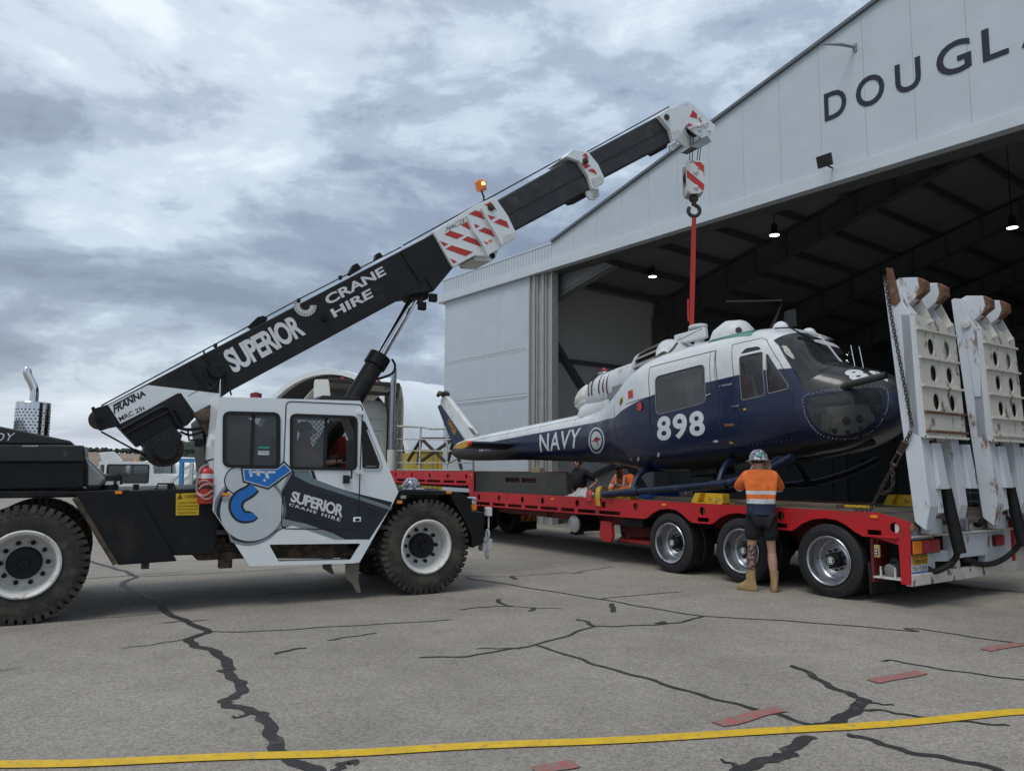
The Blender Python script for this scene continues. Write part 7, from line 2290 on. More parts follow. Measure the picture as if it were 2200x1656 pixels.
# screen wipers, centre post, pillars
p0, p1 = [Vector(q) for q in [(2.326, -0.779, 1.999), (2.687, -0.411, 1.815)]]
MB().tube([hull_push(p0, 0.05), hull_push(p0.lerp(p1, 0.5), 0.06), hull_push(p1, 0.03)], 0.012, 6).build('wiper_arm', M_RUBBER, hl)
p0, p1 = [Vector(q) for q in [(2.644, -0.71, 1.819), (2.746, -0.241, 1.729)]]
MB().bar(hull_push(p0, 0.02), hull_push(p1, 0.02), 0.02, 0.03).build('wiper_blade', M_RUBBER, hl)
cp_ = [(s, 0.0, hull_at(s)[1] + 0.006) for s in (2.42, 2.48, 2.55, 2.65, 2.75, 2.84, 2.9)]
MB().loft([[(s, -0.03, z), (s, 0.03, z), (s, 0.03, z + 0.012), (s, -0.03, z + 0.012)] for s, _, z in cp_]).build('centre_post', M_HWHT, hl)
for t in (-0.42, 0.42):
    z = hull_at(2.2)[1]
    MB().ball((2.2, t, z - 0.02), 0.13, 0.1, 0.12, 14, 8).build('roof_blister', M_HWHT, hl, smooth=True)
# green roof windows
for side in (-1, 1):
    q = [(1.25, 0.45), (1.95, 0.45), (1.95, 0.98), (1.25, 1.0)]
    P, fs = [], []
    for i in range(9):
        for j in range(7):
            u, v = i / 8, j / 6
            s = 1.2 + 0.8 * u
            t = 0.55 + 0.42 * v
            zb, zt, w, n = hull_at(s)
            zc, h = (zb + zt) / 2, (zt - zb) / 2
            P.append((s, side * t, zc + h * (1 - min(0.999, t / w) ** n) ** (1 / n) + 0.006))
    for i in range(8):
        for j in range(6):
            fs.append((i * 7 + j, i * 7 + j + 1, (i + 1) * 7 + j + 1, (i + 1) * 7 + j))
    me = bpy.data.meshes.new('roof_window')
    me.from_pydata(P, [], fs)
    obj('roof_window', me, M_GRNW, hl, smooth=60)


# upper works: transmission fairing, intake, engine cowl ------------------------
def ring(s, tc, zc, w, h, e=2.4, n=28):
    return [(s, tc + w * math.copysign(abs(math.cos(a)) ** (2 / e), math.cos(a)), zc + h * math.copysign(abs(math.sin(a)) ** (2 / e), math.sin(a))) for a in [2 * math.pi * k / n for k in range(n)]]


MB().loft([ring(1.15, 0, 1.92, 0.35, 0.10), ring(0.95, 0, 1.98, 0.5, 0.18), ring(0.5, 0, 2.0, 0.6, 0.22), ring(0.0, 0, 1.98, 0.64, 0.25), ring(-0.35, 0, 1.96, 0.6, 0.28)]).build('transmission_fairing', M_HWHT, hl, smooth=50)
eng = MB().loft([ring(-0.3, 0, 1.92, 0.5, 0.34), ring(-0.8, 0, 1.86, 0.56, 0.40), ring(-1.4, 0, 1.80, 0.54, 0.42), ring(-1.9, 0, 1.78, 0.46, 0.40), ring(-2.2, 0, 1.76, 0.38, 0.34), ring(-2.35, 0, 1.75, 0.30, 0.28)]).build('engine_cowl', M_HWHT, hl, smooth=50)
MB().loft([ring(-1.5, 0, 1.5, 0.5, 0.2), ring(-2.0, 0, 1.45, 0.42, 0.3), ring(-2.45, 0, 1.38, 0.38, 0.3), ring(-2.6, 0, 1.36, 0.3, 0.15)]).build('cowl_skirt', M_HWHT, hl, smooth=50)
for s in (-1.62, -1.75, -1.98, -2.08):
    MB().tube([(s, 0.0 + (0.565 - (abs(s) - 1.3) * 0.14) * math.cos(a) * -1, 1.79 + 0.425 * math.sin(a)) for a in [R(-10 + 12 * k) for k in range(9)]], 0.012, 5).build('cowl_louvre', M_RUBBER, eng)
cr_band = [(-1.5, -0.545 * math.cos(a), 1.795 + 0.43 * math.sin(a)) for a in [R(-40 + 13 * k) for k in range(11)]]
MB().tube(cr_band, 0.012, 5).build('red_band', mat('maroon_strap', (0.14, 0.01, 0.03), 0.6), eng)
for q in ([(-1.448, 1.648), (-1.322, 1.664), (-1.317, 1.764), (-0.965, 1.782), (-0.987, 1.735), (-1.107, 1.619), (-1.184, 1.577), (-1.454, 1.547)], [(-1.463, 1.486), (-1.309, 1.486), (-1.403, 1.366)]):
    tt = -0.60 if len(q) > 3 else -0.56
    MB().prism(q, tt + 0.05, tt + 0.012, 't').build('cowl_panel', mat('cowl_grey', (0.24, 0.25, 0.255), 0.5), eng)
bp = (-2.021, 2.284)
MB().lathe([(0.05, -0.1), (0.05, 0.0), (0.06, 0.02), (0.0, 0.07)], (bp[0], 0, bp[1] - 0.02), (0, 0, 1), 14).build('beacon', M_SRED, hl, smooth=30)
MB().box(bp[0] - 0.12, bp[0] + 0.12, -0.1, 0.1, bp[1] - 0.25, bp[1] - 0.05).build('beacon_base', M_HWHT, hl, 0.03)
# intake drum with louvres
ic = (-0.485, 2.096)
MB().loft([ring(ic[0] + 0.62, 0, 2.0, 0.52, 0.30), ring(ic[0] + 0.48, 0, 2.02, 0.62, 0.42), ring(ic[0] + 0.34, 0, 2.03, 0.66, 0.47)]).build('intake_front', M_HWHT, hl, smooth=50)
MB().loft([ring(ic[0] + 0.33, 0, 2.02, 0.60, 0.42), ring(ic[0] - 0.22, 0, 1.98, 0.57, 0.40)]).build('intake_screen', mat('intake_dark', (0.035, 0.026, 0.02), 0.8), hl, smooth=50)
for k in range(9):
    a = R(8 + 20 * k)
    tt, zz = -0.655 * math.cos(a), 2.02 + 0.47 * math.sin(a)
    t2, z2 = -0.61 * math.cos(a), 1.98 + 0.43 * math.sin(a)
    MB().bar((ic[0] + 0.34, tt, zz), (ic[0] - 0.23, t2, z2), 0.10, 0.012, up=(0, -math.cos(a + 0.5), math.sin(a + 0.5))).build('intake_louvre', mat('louvre_grey', (0.30, 0.29, 0.27), 0.6), hl)
MB().loft([ring(ic[0] - 0.21, 0, 1.97, 0.62, 0.43), ring(ic[0] - 0.27, 0, 1.96, 0.62, 0.43), ring(ic[0] - 0.33, 0, 1.95, 0.58, 0.40)]).build('intake_rear', M_HWHT, hl, smooth=50)
# exhaust wrapped in a cloth cover
rr_ = []
rnd = random.Random(11)
for s, w, dz in ((-2.30, 0.30, 0.0), (-2.42, 0.34, 0.0), (-2.55, 0.31, -0.01), (-2.68, 0.24, -0.02), (-2.80, 0.15, -0.02), (-2.88, 0.04, -0.03)):
    rg = ring(s, 0, 1.74 + dz, w, w * 0.95, 2.0, 36)
    rr_.append([(p[0] + 0.02 * math.sin(i * 1.7), p[1] * (1 + 0.07 * math.sin(i * 2.1 + s * 9)), 1.74 + (p[2] - 1.74) * (1 + 0.06 * math.cos(i * 1.9 + s * 7))) for i, p in enumerate(rg)])
MB().loft(rr_).build('exhaust_cover', mat('cover_cloth', (0.6, 0.6, 0.57), 0.85, var=0.12, scale=9, bump=0.4, bump_scale=14), hl, smooth=70)
# rotor head stump: mast, yoke arm, dome
MB().lathe([(0.16, 0.0), (0.13, 0.12), (0.09, 0.2), (0.08, 0.42), (0.17, 0.46), (0.17, 0.50), (0.0, 0.52)], (0.35, 0, 2.15), (0, 0, 1), 22).build('rotor_mast', M_HWHT, hl, smooth=30)
ya, yb = (-0.075, 2.452), (0.574, 2.466)
MB().bar((ya[0], -0.12, ya[1]), (yb[0], -0.08, yb[1]), 0.12, 0.19, up=(-0.3, 0, 1)).build('rotor_yoke', M_HWHT, hl, 0.02)
MB().box(ya[0] - 0.05, ya[0] + 0.14, -0.24, 0.0, ya[1] - 0.42, ya[1] - 0.1).build('yoke_link', M_HWHT, hl, 0.02)
MB().tube([(ya[0] + 0.12, -0.26, ya[1] - 0.05), (yb[0], -0.2, yb[1] + 0.05)], 0.006, 5).build('yoke_wire', M_RUBBER, hl)
dm0, dm1 = (0.683, 2.461), (1.343, 2.284)
dc_ = ((dm0[0] + dm1[0]) / 2, 0.05, (dm0[1] + dm1[1]) / 2 - 0.12)
MB().loft([ring(dm0[0] - 0.05, 0.05, dc_[2] - 0.05, 0.2, 0.12), ring(dm0[0] + 0.1, 0.05, dc_[2], 0.3, 0.24), ring(dc_[0], 0.05, dc_[2] + 0.03, 0.34, 0.30), ring(dm1[0] - 0.1, 0.05, dc_[2] + 0.03, 0.3, 0.26), ring(dm1[0], 0.05, dc_[2] + 0.02, 0.2, 0.16), ring(dm1[0] + 0.04, 0.05, dc_[2] + 0.02, 0.06, 0.05)]).build('pylon_dome', M_HWHT, hl, smooth=50)
MB().lathe([(0.0, 0.012), (0.05, 0.01), (0.055, 0.0)], (dm1[0] - 0.04, -0.20, dc_[2] + 0.07), (0.6, -0.8, 0.1), 16).build('dome_port', M_HBLK, hl)
# tangled rope by the intake
MB().tube(smooth_path([(-0.15, -0.75, 2.02), (0.0, -0.85, 1.96), (0.12, -0.7, 2.08), (0.0, -0.62, 2.16), (-0.12, -0.8, 2.0), (0.08, -0.9, 1.94), (0.2, -0.66, 2.14), (0.24, -0.5, 2.3)], 6), 0.022, 6).build('rope_tangle', mat('old_rope', (0.10, 0.085, 0.065), 0.9), hl, smooth=True)
# roof aerials
az = (1.627, 2.323)
at_ = (1.894, 2.759)
ae = (0.851, 3.001)
MB().prism([(az[0] - 0.06, az[1] - 0.1), (az[0] + 0.04, az[1] - 0.1), (at_[0] + 0.06, at_[1] - 0.02), (at_[0] + 0.02, at_[1] - 0.08)], 0.19, 0.22, 't').build('towel_mast', M_HBLK, hl, 0.008)
MB().tube([(at_[0] + 0.04, 0.205, at_[1] - 0.02), (ae[0], 0.205, ae[1])], 0.014, 8).build('towel_bar', M_HBLK, hl)
fb = [(1.817, 2.31), (1.872, 2.578), (2.072, 2.581), (2.057, 2.289)]
MB().prism(fb, 0.33, 0.37, 't').build('blade_aerial', M_HBLK, hl, 0.012)
# tail fin, rotor stub, stabiliser -------------------------------------------------
fin = [(-7.871, 2.471), (-7.837, 2.62), (-7.671, 2.7), (-7.447, 2.568), (-6.344, 1.501), (-6.502, 1.381), (-6.822, 1.378)]
MB().prism(fin, -0.075, 0.075, 't').build('tail_fin', M_HWHT, hl, 0.06, segs=4)
rud = [(-8.024, 2.444), (-7.883, 2.48), (-6.811, 1.37), (-7.064, 1.039), (-7.313, 1.235), (-7.722, 1.892)]
fi2 = MB().prism(rud, -0.05, 0.05, 't').build('fin_trailing_edge', M_HBLU, hl, 0.03, segs=3)
lettering('DANGER', [(-7.346, 1.594), (-7.174, 1.664), (-7.473, 2.038), (-7.583, 1.954)][0:0] or [(-7.566, 1.952), (-7.281, 1.569), (-7.165, 1.68), (-7.489, 2.046)], on_t(-0.053), mat('danger_yellow', (0.45, 0.24, 0.02), 0.6), fi2, bold=0.02)
gb_ = (-7.672, 2.682)
MB().ball((gb_[0] - 0.02, 0.0, gb_[1] + 0.02), 0.13, 0.11, 0.1, 12, 8).build('tail_gearbox', mat('olive_gear', (0.03, 0.035, 0.028), 0.6), hl, smooth=True)
MB().tube([(gb_[0], 0.0, gb_[1] + 0.02), (gb_[0] + 0.05, -0.2, gb_[1] + 0.02)], 0.06, 10).build('rotor_hub', MATS['olive_gear'], hl, smooth=30)
MB().tube([(gb_[0] + 0.05, -0.2, gb_[1] + 0.02), (gb_[0] + 0.28, -0.42, gb_[1] + 0.01)], [0.03, 0.018], 8).build('rotor_shaft', mat('shaft_yellow', (0.4, 0.36, 0.16), 0.5), hl, smooth=30)
MB().tube([(gb_[0] - 0.12, -0.16, gb_[1] + 0.0), (gb_[0] + 0.02, -0.2, gb_[1] + 0.06)], 0.05, 8).build('rotor_grip', MATS['olive_gear'], hl, smooth=30)
mb = MB()
for k in range(7):
    for c2 in range(2):
        p_ = (fin[4][0] - 0.10 - 0.05 * k * 0.55 + c2 * 0.10, fin[4][1] + 0.02 + 0.045 * k * 0.62 - c2 * 0.03)
        mb.bar((p_[0] - 0.035, -0.077, p_[1] + 0.01), (p_[0] + 0.03, -0.077, p_[1] - 0.005), 0.006, 0.014)
lv = mb.build('fin_louvres', M_RUBBER, hl)
lv['kind'] = 'stuff'


def airfoil(s0, s1, t, zc, th, n=20):
    out_ = []
    for k in range(n):
        a = 2 * math.pi * k / n
        x = 0.5 + 0.5 * math.cos(a)
        yt = th * (2.97 * math.sqrt(max(x, 0)) * 0.5 - 0.63 * x - 1.758 * x * x * 0.5 + 0.0 * x) if False else th * 1.9 * (x ** 0.5) * (1 - x) * 1.25
        out_.append((s1 - (s1 - s0) * x, t, zc + (yt if a < math.pi else -yt)))
    return out_


te, le = (-5.318, 1.016), (-4.735, 1.062)
ct = (te[1] + le[1]) / 2
for sd2 in (-1, 1):
    sl_ = (le[1] - te[1])
    secs = []
    for t, ch in ((0.1, 1.25), (0.8, 1.12), (1.44, 1.0)):
        L_ = (le[0] - te[0]) * ch
        sc2 = (te[0] + le[0]) / 2 + 0.02
        rg = airfoil(sc2 - L_ / 2, sc2 + L_ / 2, sd2 * t, 0, 0.075)
        secs.append([(p[0], p[1], ct + p[2] + sl_ * ((p[0] - sc2) / L_)) for p in rg])
    sb_ = MB().loft(secs).build('stabiliser', mat('stab_dark', (0.02, 0.024, 0.04), 0.4), hl, smooth=40)
    L_ = (le[0] - te[0])
    sc2 = (te[0] + le[0]) / 2 + 0.02
    tipr = [[(p[0], p[1], ct + p[2] * k + sl_ * ((p[0] - sc2) / L_)) for p in airfoil(sc2 - L_ / 2, sc2 + L_ / 2, sd2 * t, 0, 0.078)] for t, k in ((1.441, 1.0), (1.50, 1.0))]
    MB().loft(tipr).build('stabiliser_tip', mat('tip_yellow', (0.50, 0.30, 0.03), 0.5), sb_, smooth=40)
    MB().lathe([(0.0, -0.06), (0.05, -0.03), (0.055, 0.03), (0.0, 0.06)], (le[0] - 0.02, sd2 * 1.47, ct + sl_ * 0.45), (0, 1, 0), 12).build('tip_lamp', mat('tip_red', (0.75, 0.07, 0.02), 0.3), sb_, smooth=True)
sk = [(-6.923, 1.047), (-7.275, 0.976), (-7.647, 0.92)]
MB().tube(smooth_path([(p[0], 0.0, p[1]) for p in sk], 5), 0.018, 8).build('tail_skid', mat('skid_brass', (0.3, 0.17, 0.04), 0.5), hl, smooth=True)
# skids ------------------------------------------------------------------------------
ZS = -0.27
for sd2 in (-1, 1):
    t = 1.3 * sd2
    p = smooth_path([(-1.06, t, ZS), (-0.4, t, ZS), (0.6, t, ZS), (1.45, t, ZS + 0.01), (1.9, t, ZS + 0.07), (2.3, t, ZS + 0.17), (2.66, t, ZS + 0.30)], 6)
    s_ = MB().tube(p, 0.058, 12).build('skid_tube', M_SKID, hl, smooth=40)
    MB().prism([(2.3, ZS + 0.24), (2.66, ZS + 0.32), (2.36, ZS + 0.33)], t - 0.012, t + 0.012, 't').build('toe_plate', M_SKID, s_)
    for s in (-0.38, 1.38):
        MB().tube([(s - 0.14, t, ZS + 0.0), (s + 0.14, t, ZS + 0.0)], 0.072, 12).build('skid_saddle', M_SKID, s_, smooth=40)
for s in (-0.38, 1.38):
    p = smooth_path([(s, -1.3, ZS + 0.02), (s, -1.16, ZS + 0.22), (s, -0.95, ZS + 0.36), (s, -0.6, ZS + 0.40), (s, 0, ZS + 0.40), (s, 0.6, ZS + 0.40), (s, 0.95, ZS + 0.36), (s, 1.16, ZS + 0.22), (s, 1.3, ZS + 0.02)], 6)
    MB().tube(p, 0.05, 12).build('cross_tube', M_SKID, hl, smooth=40)
MB().tube([(1.9, -0.2, 0.02), (3.3, -0.15, 0.2)], 0.05, 8).build('belly_beam', M_HBLK, hl)
MB().box(0.2, 0.75, -0.45, 0.1, -0.06, 0.08).build('belly_box', M_HBLK, hl, 0.02)

# red lifting sling from hook to rotor mast ----------------------------------------------
hook_w = hb.matrix_world @ Vector((0.0, 0.0, -0.70))
mast_w = FB @ Vector((0.22, -0.02, 2.62))
M_SLING = mat('sling_red', (0.44, 0.035, 0.03), 0.75, var=0.15, scale=12, stretch=(4, 4, 0.4))
sl = thing('lifting_sling', 'long red webbing sling running from hook down to rotor mast', 'sling', Matrix.Translation(mast_w))
up_ = hook_w - mast_w
for k, dx in enumerate((-0.014, 0.014)):
    pth = [Vector((dx, 0, 0.0)), Vector((dx, 0, 0)) + up_ * 0.5 + Vector((dx * 0.3, 0.012 * (1 - 2 * k), 0)), Vector((dx, 0, 0)) + up_]
    L_, R_ = [], []
    mb = MB()
    mb.loft([[(p.x - 0.023, p.y - 0.02, p.z), (p.x + 0.023, p.y - 0.02, p.z), (p.x + 0.023, p.y + 0.02, p.z), (p.x - 0.023, p.y + 0.02, p.z)] for p in pth])
    mb.build('sling_leg', M_SLING, sl, 0.006)
MB().tube([(-0.05, 0, 0.14), (-0.055, 0, 0.3), (-0.05, 0, 0.55)], 0.02, 6).build('sling_stitch', M_SLING, sl)
MB().tube([(0.05 * math.cos(a), 0, -0.05 + 0.06 * math.sin(a)) for a in [2 * math.pi * k / 14 for k in range(14)]], 0.016, 8, closed=True).build('shackle', M_ALU, sl, smooth=True)

# ------------------------------------------------------------------ people
def skin_mesh(J, edges, rad, root, levels=2):
    """Continuous body grown round a skeleton: J joints, edges between them, rad radii."""
    names = list(J)
    idx = {k: i for i, k in enumerate(names)}
    me = bpy.data.meshes.new('body')
    me.from_pydata([J[k] for k in names], [(idx[a], idx[b]) for a, b in edges], [])
    o = bpy.data.objects.new('raw', me)
    COL.objects.link(o)
    sk = o.modifiers.new('skin', 'SKIN')
    sk.use_smooth_shade = True
    for k in names:
        r = rad[k]
        r = r if isinstance(r, tuple) else (r, r)
        sv = me.skin_vertices[0].data[idx[k]]
        sv.radius = r
        sv.use_root = (k == root)
    ss = o.modifiers.new('sub', 'SUBSURF')
    ss.levels = levels
    ss.render_levels = levels
    bpy.context.view_layer.update()
    dg_ = bpy.context.evaluated_depsgraph_get()
    res = bpy.data.meshes.new_from_object(o.evaluated_get(dg_))
    bpy.data.objects.remove(o)
    res.materials.clear()
    res.shade_smooth()
    return res


def grow(name, J, edges, rad, root, material, parent, grow_by=0.0):
    rad = {k: (tuple(x + grow_by for x in v) if isinstance(v, tuple) else v + grow_by) for k, v in rad.items()}
    keep = {a for e in edges for a in e}
    me = skin_mesh({k: J[k] for k in J if k in keep}, edges, rad, root)
    me.name = name
    return obj(name, me, material, parent)


M_SKIN = mat('skin', (0.46, 0.25, 0.18), 0.55, var=0.12, scale=14)
M_TAN = mat('tan_leather', (0.36, 0.235, 0.11), 0.75, var=0.18, scale=20)
M_SOCK = mat('dark_sock', (0.02, 0.02, 0.022), 0.9)
M_SHORT = mat('black_shorts', (0.012, 0.012, 0.014), 0.85, var=0.2, bump=0.3, bump_scale=25)
M_POLO = mat('dark_polo', (0.016, 0.015, 0.022), 0.85, var=0.2, bump=0.2, bump_scale=30)
M_JEAN = mat('pale_jeans', (0.16, 0.26, 0.38), 0.85, var=0.15, scale=10)
M_KHAK = mat('khaki_trousers', (0.10, 0.085, 0.06), 0.9, var=0.15)
M_HAIR = mat('brown_hair', (0.05, 0.03, 0.018), 0.8, var=0.3, scale=60)
M_BEARD = mat('red_brown_beard', (0.09, 0.04, 0.018), 0.85, var=0.35, scale=70, bump=0.5, bump_scale=120)


def hivis(name, bands, navy_below=None, fade=0.0):
    """Orange work shirt with silver tape at given heights."""
    m = bpy.data.materials.new(name)
    m.use_nodes = True
    n, l = m.node_tree.nodes, m.node_tree.links
    b = n['Principled BSDF']
    tcn = n.new('ShaderNodeTexCoord')
    sp = n.new('ShaderNodeSeparateXYZ')
    l.new(tcn.outputs['Object'], sp.inputs[0])
    nz = n.new('ShaderNodeTexNoise')
    nz.inputs['Scale'].default_value = 9
    nz.inputs['Detail'].default_value = 6
    l.new(tcn.outputs['Object'], nz.inputs['Vector'])
    rp = n.new('ShaderNodeValToRGB')
    cr = rp.color_ramp
    cr.interpolation = 'CONSTANT'
    dv = n.new('ShaderNodeMath')
    dv.operation = 'DIVIDE'
    dv.inputs[1].default_value = 2.0
    l.new(sp.outputs[2], dv.inputs[0])
    l.new(dv.outputs[0], rp.inputs[0])
    org, nav, sil = (0.78, 0.17, 0.03, 1), (0.012, 0.022, 0.05, 1), (0.55, 0.57, 0.58, 1)
    cr.elements[0].position = 0.0
    cr.elements[0].color = nav if navy_below else org
    cr.elements[1].position = (navy_below or 0.3) / 2
    cr.elements[1].color = org
    for z0, z1 in bands:
        e = cr.elements.new(z0 / 2)
        e.color = sil
        e = cr.elements.new(z1 / 2)
        e.color = org
    mr = n.new('ShaderNodeMapRange')
    mr.inputs['From Min'].default_value = 0.3
    mr.inputs['From Max'].default_value = 0.7
    mr.inputs['To Min'].default_value = 0.78
    mr.inputs['To Max'].default_value = 1.12
    l.new(nz.outputs['Fac'], mr.inputs[0])
    mx = n.new('ShaderNodeMix')
    mx.data_type = 'RGBA'
    mx.blend_type = 'MULTIPLY'
    mx.inputs['Factor'].default_value = 1
    l.new(rp.outputs[0], mx.inputs['A'])
    l.new(mr.outputs[0], mx.inputs['B'])
    l.new(mx.outputs['Result'], b.inputs['Base Color'])
    b.inputs['Roughness'].default_value = 0.85
    wv = n.new('ShaderNodeTexNoise')
    wv.inputs['Scale'].default_value = 12
    wv.inputs['Detail'].default_value = 3
    wv.inputs['Distortion'].default_value = 1.2
    l.new(tcn.outputs['Object'], wv.inputs['Vector'])
    bp = n.new('ShaderNodeBump')
    bp.inputs['Strength'].default_value = 0.6
    bp.inputs['Distance'].default_value = 0.02
    l.new(wv.outputs['Fac'], bp.inputs['Height'])
    l.new(bp.outputs[0], b.inputs['Normal'])
    return m


def camo(name):
    m = bpy.data.materials.new(name)
    m.use_nodes = True
    n, l = m.node_tree.nodes, m.node_tree.links
    b = n['Principled BSDF']
    tcn = n.new('ShaderNodeTexCoord')
    nz = n.new('ShaderNodeTexNoise')
    nz.inputs['Scale'].default_value = 26
    nz.inputs['Detail'].default_value = 2
    nz.inputs['Distortion'].default_value = 2.5
    l.new(tcn.outputs['Object'], nz.inputs['Vector'])
    rp = n.new('ShaderNodeValToRGB')
    cr = rp.color_ramp
    cr.interpolation = 'CONSTANT'
    cr.elements[0].color = (0.012, 0.014, 0.02, 1)
    cr.elements[1].position = 0.57
    cr.elements[1].color = (0.62, 0.64, 0.68, 1)
    e = cr.elements.new(0.47)
    e.color = (0.22, 0.24, 0.30, 1)
    l.new(nz.outputs['Fac'], rp.inputs[0])
    l.new(rp.outputs[0], b.inputs['Base Color'])
    b.inputs['Roughness'].default_value = 0.22
    b.inputs['Coat Weight'].default_value = 0.5
    return m


M_CAMO = camo('camouflage_shell')


def hand(name, wrist, dirn, palm_n, material, parent, curl=0.5, thumb=1):
    """Palm, four unequal fingers with bent knuckles, thumb from the side of the palm."""
    w, d, pn = Vector(wrist), Vector(dirn).normalized(), Vector(palm_n).normalized()
    x = d.cross(pn).normalized()
    J, E, Rd = {'w': tuple(w), 'p': tuple(w + d * 0.05), 'k': tuple(w + d * 0.085)}, [('w', 'p'), ('p', 'k')], {'w': (0.022, 0.028), 'p': (0.017, 0.038), 'k': (0.014, 0.038)}
    me = [skin_mesh(J, E, Rd, 'w', 2)]
    for i, L in enumerate((0.068, 0.078, 0.073, 0.058)):
        o = (i - 1.5) * 0.021
        a = w + d * 0.075 + x * o
        b = a + (d * math.cos(curl * 0.5) + pn * math.sin(curl * 0.5)) * L * 0.45
        c = b + (d * math.cos(curl * 1.3) + pn * math.sin(curl * 1.3)) * L * 0.33
        e = c + (d * math.cos(curl * 2.0) + pn * math.sin(curl * 2.0)) * L * 0.27
        me.append(skin_mesh({'a': tuple(a), 'b': tuple(b), 'c': tuple(c), 'e': tuple(e)}, [('a', 'b'), ('b', 'c'), ('c', 'e')], {'a': 0.0095, 'b': 0.009, 'c': 0.0085, 'e': 0.0075}, 'a', 1))
    a = w + d * 0.03 + x * 0.03 * thumb
    b = a + (d * 0.6 + x * 0.7 * thumb + pn * 0.25).normalized() * 0.035
    c = b + (d * 0.9 + x * 0.25 * thumb + pn * 0.3).normalized() * 0.03
    me.append(skin_mesh({'a': tuple(a), 'b': tuple(b), 'c': tuple(c)}, [('a', 'b'), ('b', 'c')], {'a': 0.012, 'b': 0.0105, 'c': 0.0085}, 'a', 1))
    bm = bmesh.new()
    for m_ in me:
        bm.from_mesh(m_)
    out_ = bpy.data.meshes.new(name)
    bm.to_mesh(out_)
    bm.free()
    out_.shade_smooth()
    return obj(name, out_, material, parent)


BE = [('pelvis', 'spine'), ('spine', 'chest'), ('chest', 'neck'), ('neck', 'head0'), ('head0', 'head1'), ('head1', 'head2'),
      ('chest', 'sh_r'), ('sh_r', 'el_r'), ('el_r', 'wr_r'), ('chest', 'sh_l'), ('sh_l', 'el_l'), ('el_l', 'wr_l'),
      ('pelvis', 'hip_r'), ('hip_r', 'kn_r'), ('kn_r', 'an_r'), ('an_r', 'toe_r'), ('pelvis', 'hip_l'), ('hip_l', 'kn_l'), ('kn_l', 'an_l'), ('an_l', 'toe_l')]
BR = {'pelvis': (0.14, 0.10), 'spine': (0.125, 0.095), 'chest': (0.135, 0.095), 'neck': 0.058, 'head0': (0.072, 0.085), 'head1': (0.082, 0.10), 'head2': (0.06, 0.07),
      'sh_r': 0.066, 'el_r': 0.046, 'wr_r': 0.03, 'sh_l': 0.066, 'el_l': 0.046, 'wr_l': 0.03,
      'hip_r': 0.088, 'kn_r': 0.058, 'an_r': 0.04, 'toe_r': 0.032, 'hip_l': 0.088, 'kn_l': 0.058, 'an_l': 0.04, 'toe_l': 0.032}


def boot(parent, an, toe, top, material, sole, name='boot', h=0.18):
    an, toe = Vector(an), Vector(toe)
    d = Vector((toe.x - an.x, toe.y - an.y, 0)).normalized()
    x = Vector((-d.y, d.x, 0))
    heel = Vector((an.x, an.y, 0)) - d * 0.075

    def rg(c, wx, wy, z):
        return [tuple(c + d * wy * math.cos(2 * math.pi * k / 16) + x * wx * math.sin(2 * math.pi * k / 16) + Vector((0, 0, z))) for k in range(16)]
    foot = Vector((an.x, an.y, 0)) + d * 0.065
    g0 = Vector((an.x, an.y, 0))
    u = (Vector(top) - an) if top else Vector((0, 0, 1))
    rings = [rg(foot, 0.05, 0.15, 0.022), rg(foot, 0.052, 0.152, 0.05), rg(foot - d * 0.01, 0.05, 0.14, 0.075), rg(g0 + d * 0.02, 0.047, 0.095, 0.11), rg(g0, 0.05, 0.065, 0.15), rg(g0, 0.055, 0.065, h + 0.05), rg(g0, 0.058, 0.068, h + 0.09), rg(g0, 0.048, 0.058, h + 0.09)]
    b = MB().loft(rings).build(name, material, parent, smooth=50)
    MB().loft([rg(foot, 0.054, 0.156, 0.0), rg(foot, 0.055, 0.158, 0.021)]).build('sole', sole, b)
    return b


def head_bits(root, c, face, hair=None, beard=None, shades=False, ear=True):
    """Face and hair on a head centred at c looking along face."""
    c, f = Vector(c), Vector(face).normalized()
    x = f.cross(Vector((0, 0, 1))).normalized()

    def B(off, rx, ry, rz, name, m):
        p = c + f * off[0] + x * off[1] + Vector((0, 0, off[2]))
        mb = MB().ball((0, 0, 0), rx, ry, rz, 12, 8)
        R3 = Matrix((f, x, Vector((0, 0, 1)))).transposed()
        mb.v = [tuple(R3 @ Vector(v) + p) for v in mb.v]
        return mb.build(name, m, root, smooth=True)
    B((0.108, 0, -0.012), 0.022, 0.014, 0.026, 'nose', M_SKIN)
    B((0.088, 0, -0.065), 0.018, 0.026, 0.008, 'mouth', mat('lips', (0.3, 0.12, 0.1), 0.5))
    for s in (-1, 1):
        B((0.0, 0.092 * s, -0.01), 0.02, 0.012, 0.034, 'ear', M_SKIN)
        B((0.088, 0.034 * s, 0.018), 0.010, 0.014, 0.009, 'eye', mat('eye_dark', (0.03, 0.025, 0.02), 0.2))
    if hair:
        B((-0.025, 0, 0.045), 0.105, 0.098, 0.085, 'hair', hair)
    if beard:
        B((0.05, 0, -0.085), 0.065, 0.072, 0.062, 'beard', beard)
        B((0.07, 0, -0.13), 0.04, 0.05, 0.05, 'beard', beard)
    if shades:
        for s in (-1, 1):
            B((0.098, 0.036 * s, 0.018), 0.014, 0.030, 0.021, 'sunglasses', M_RUBBER)


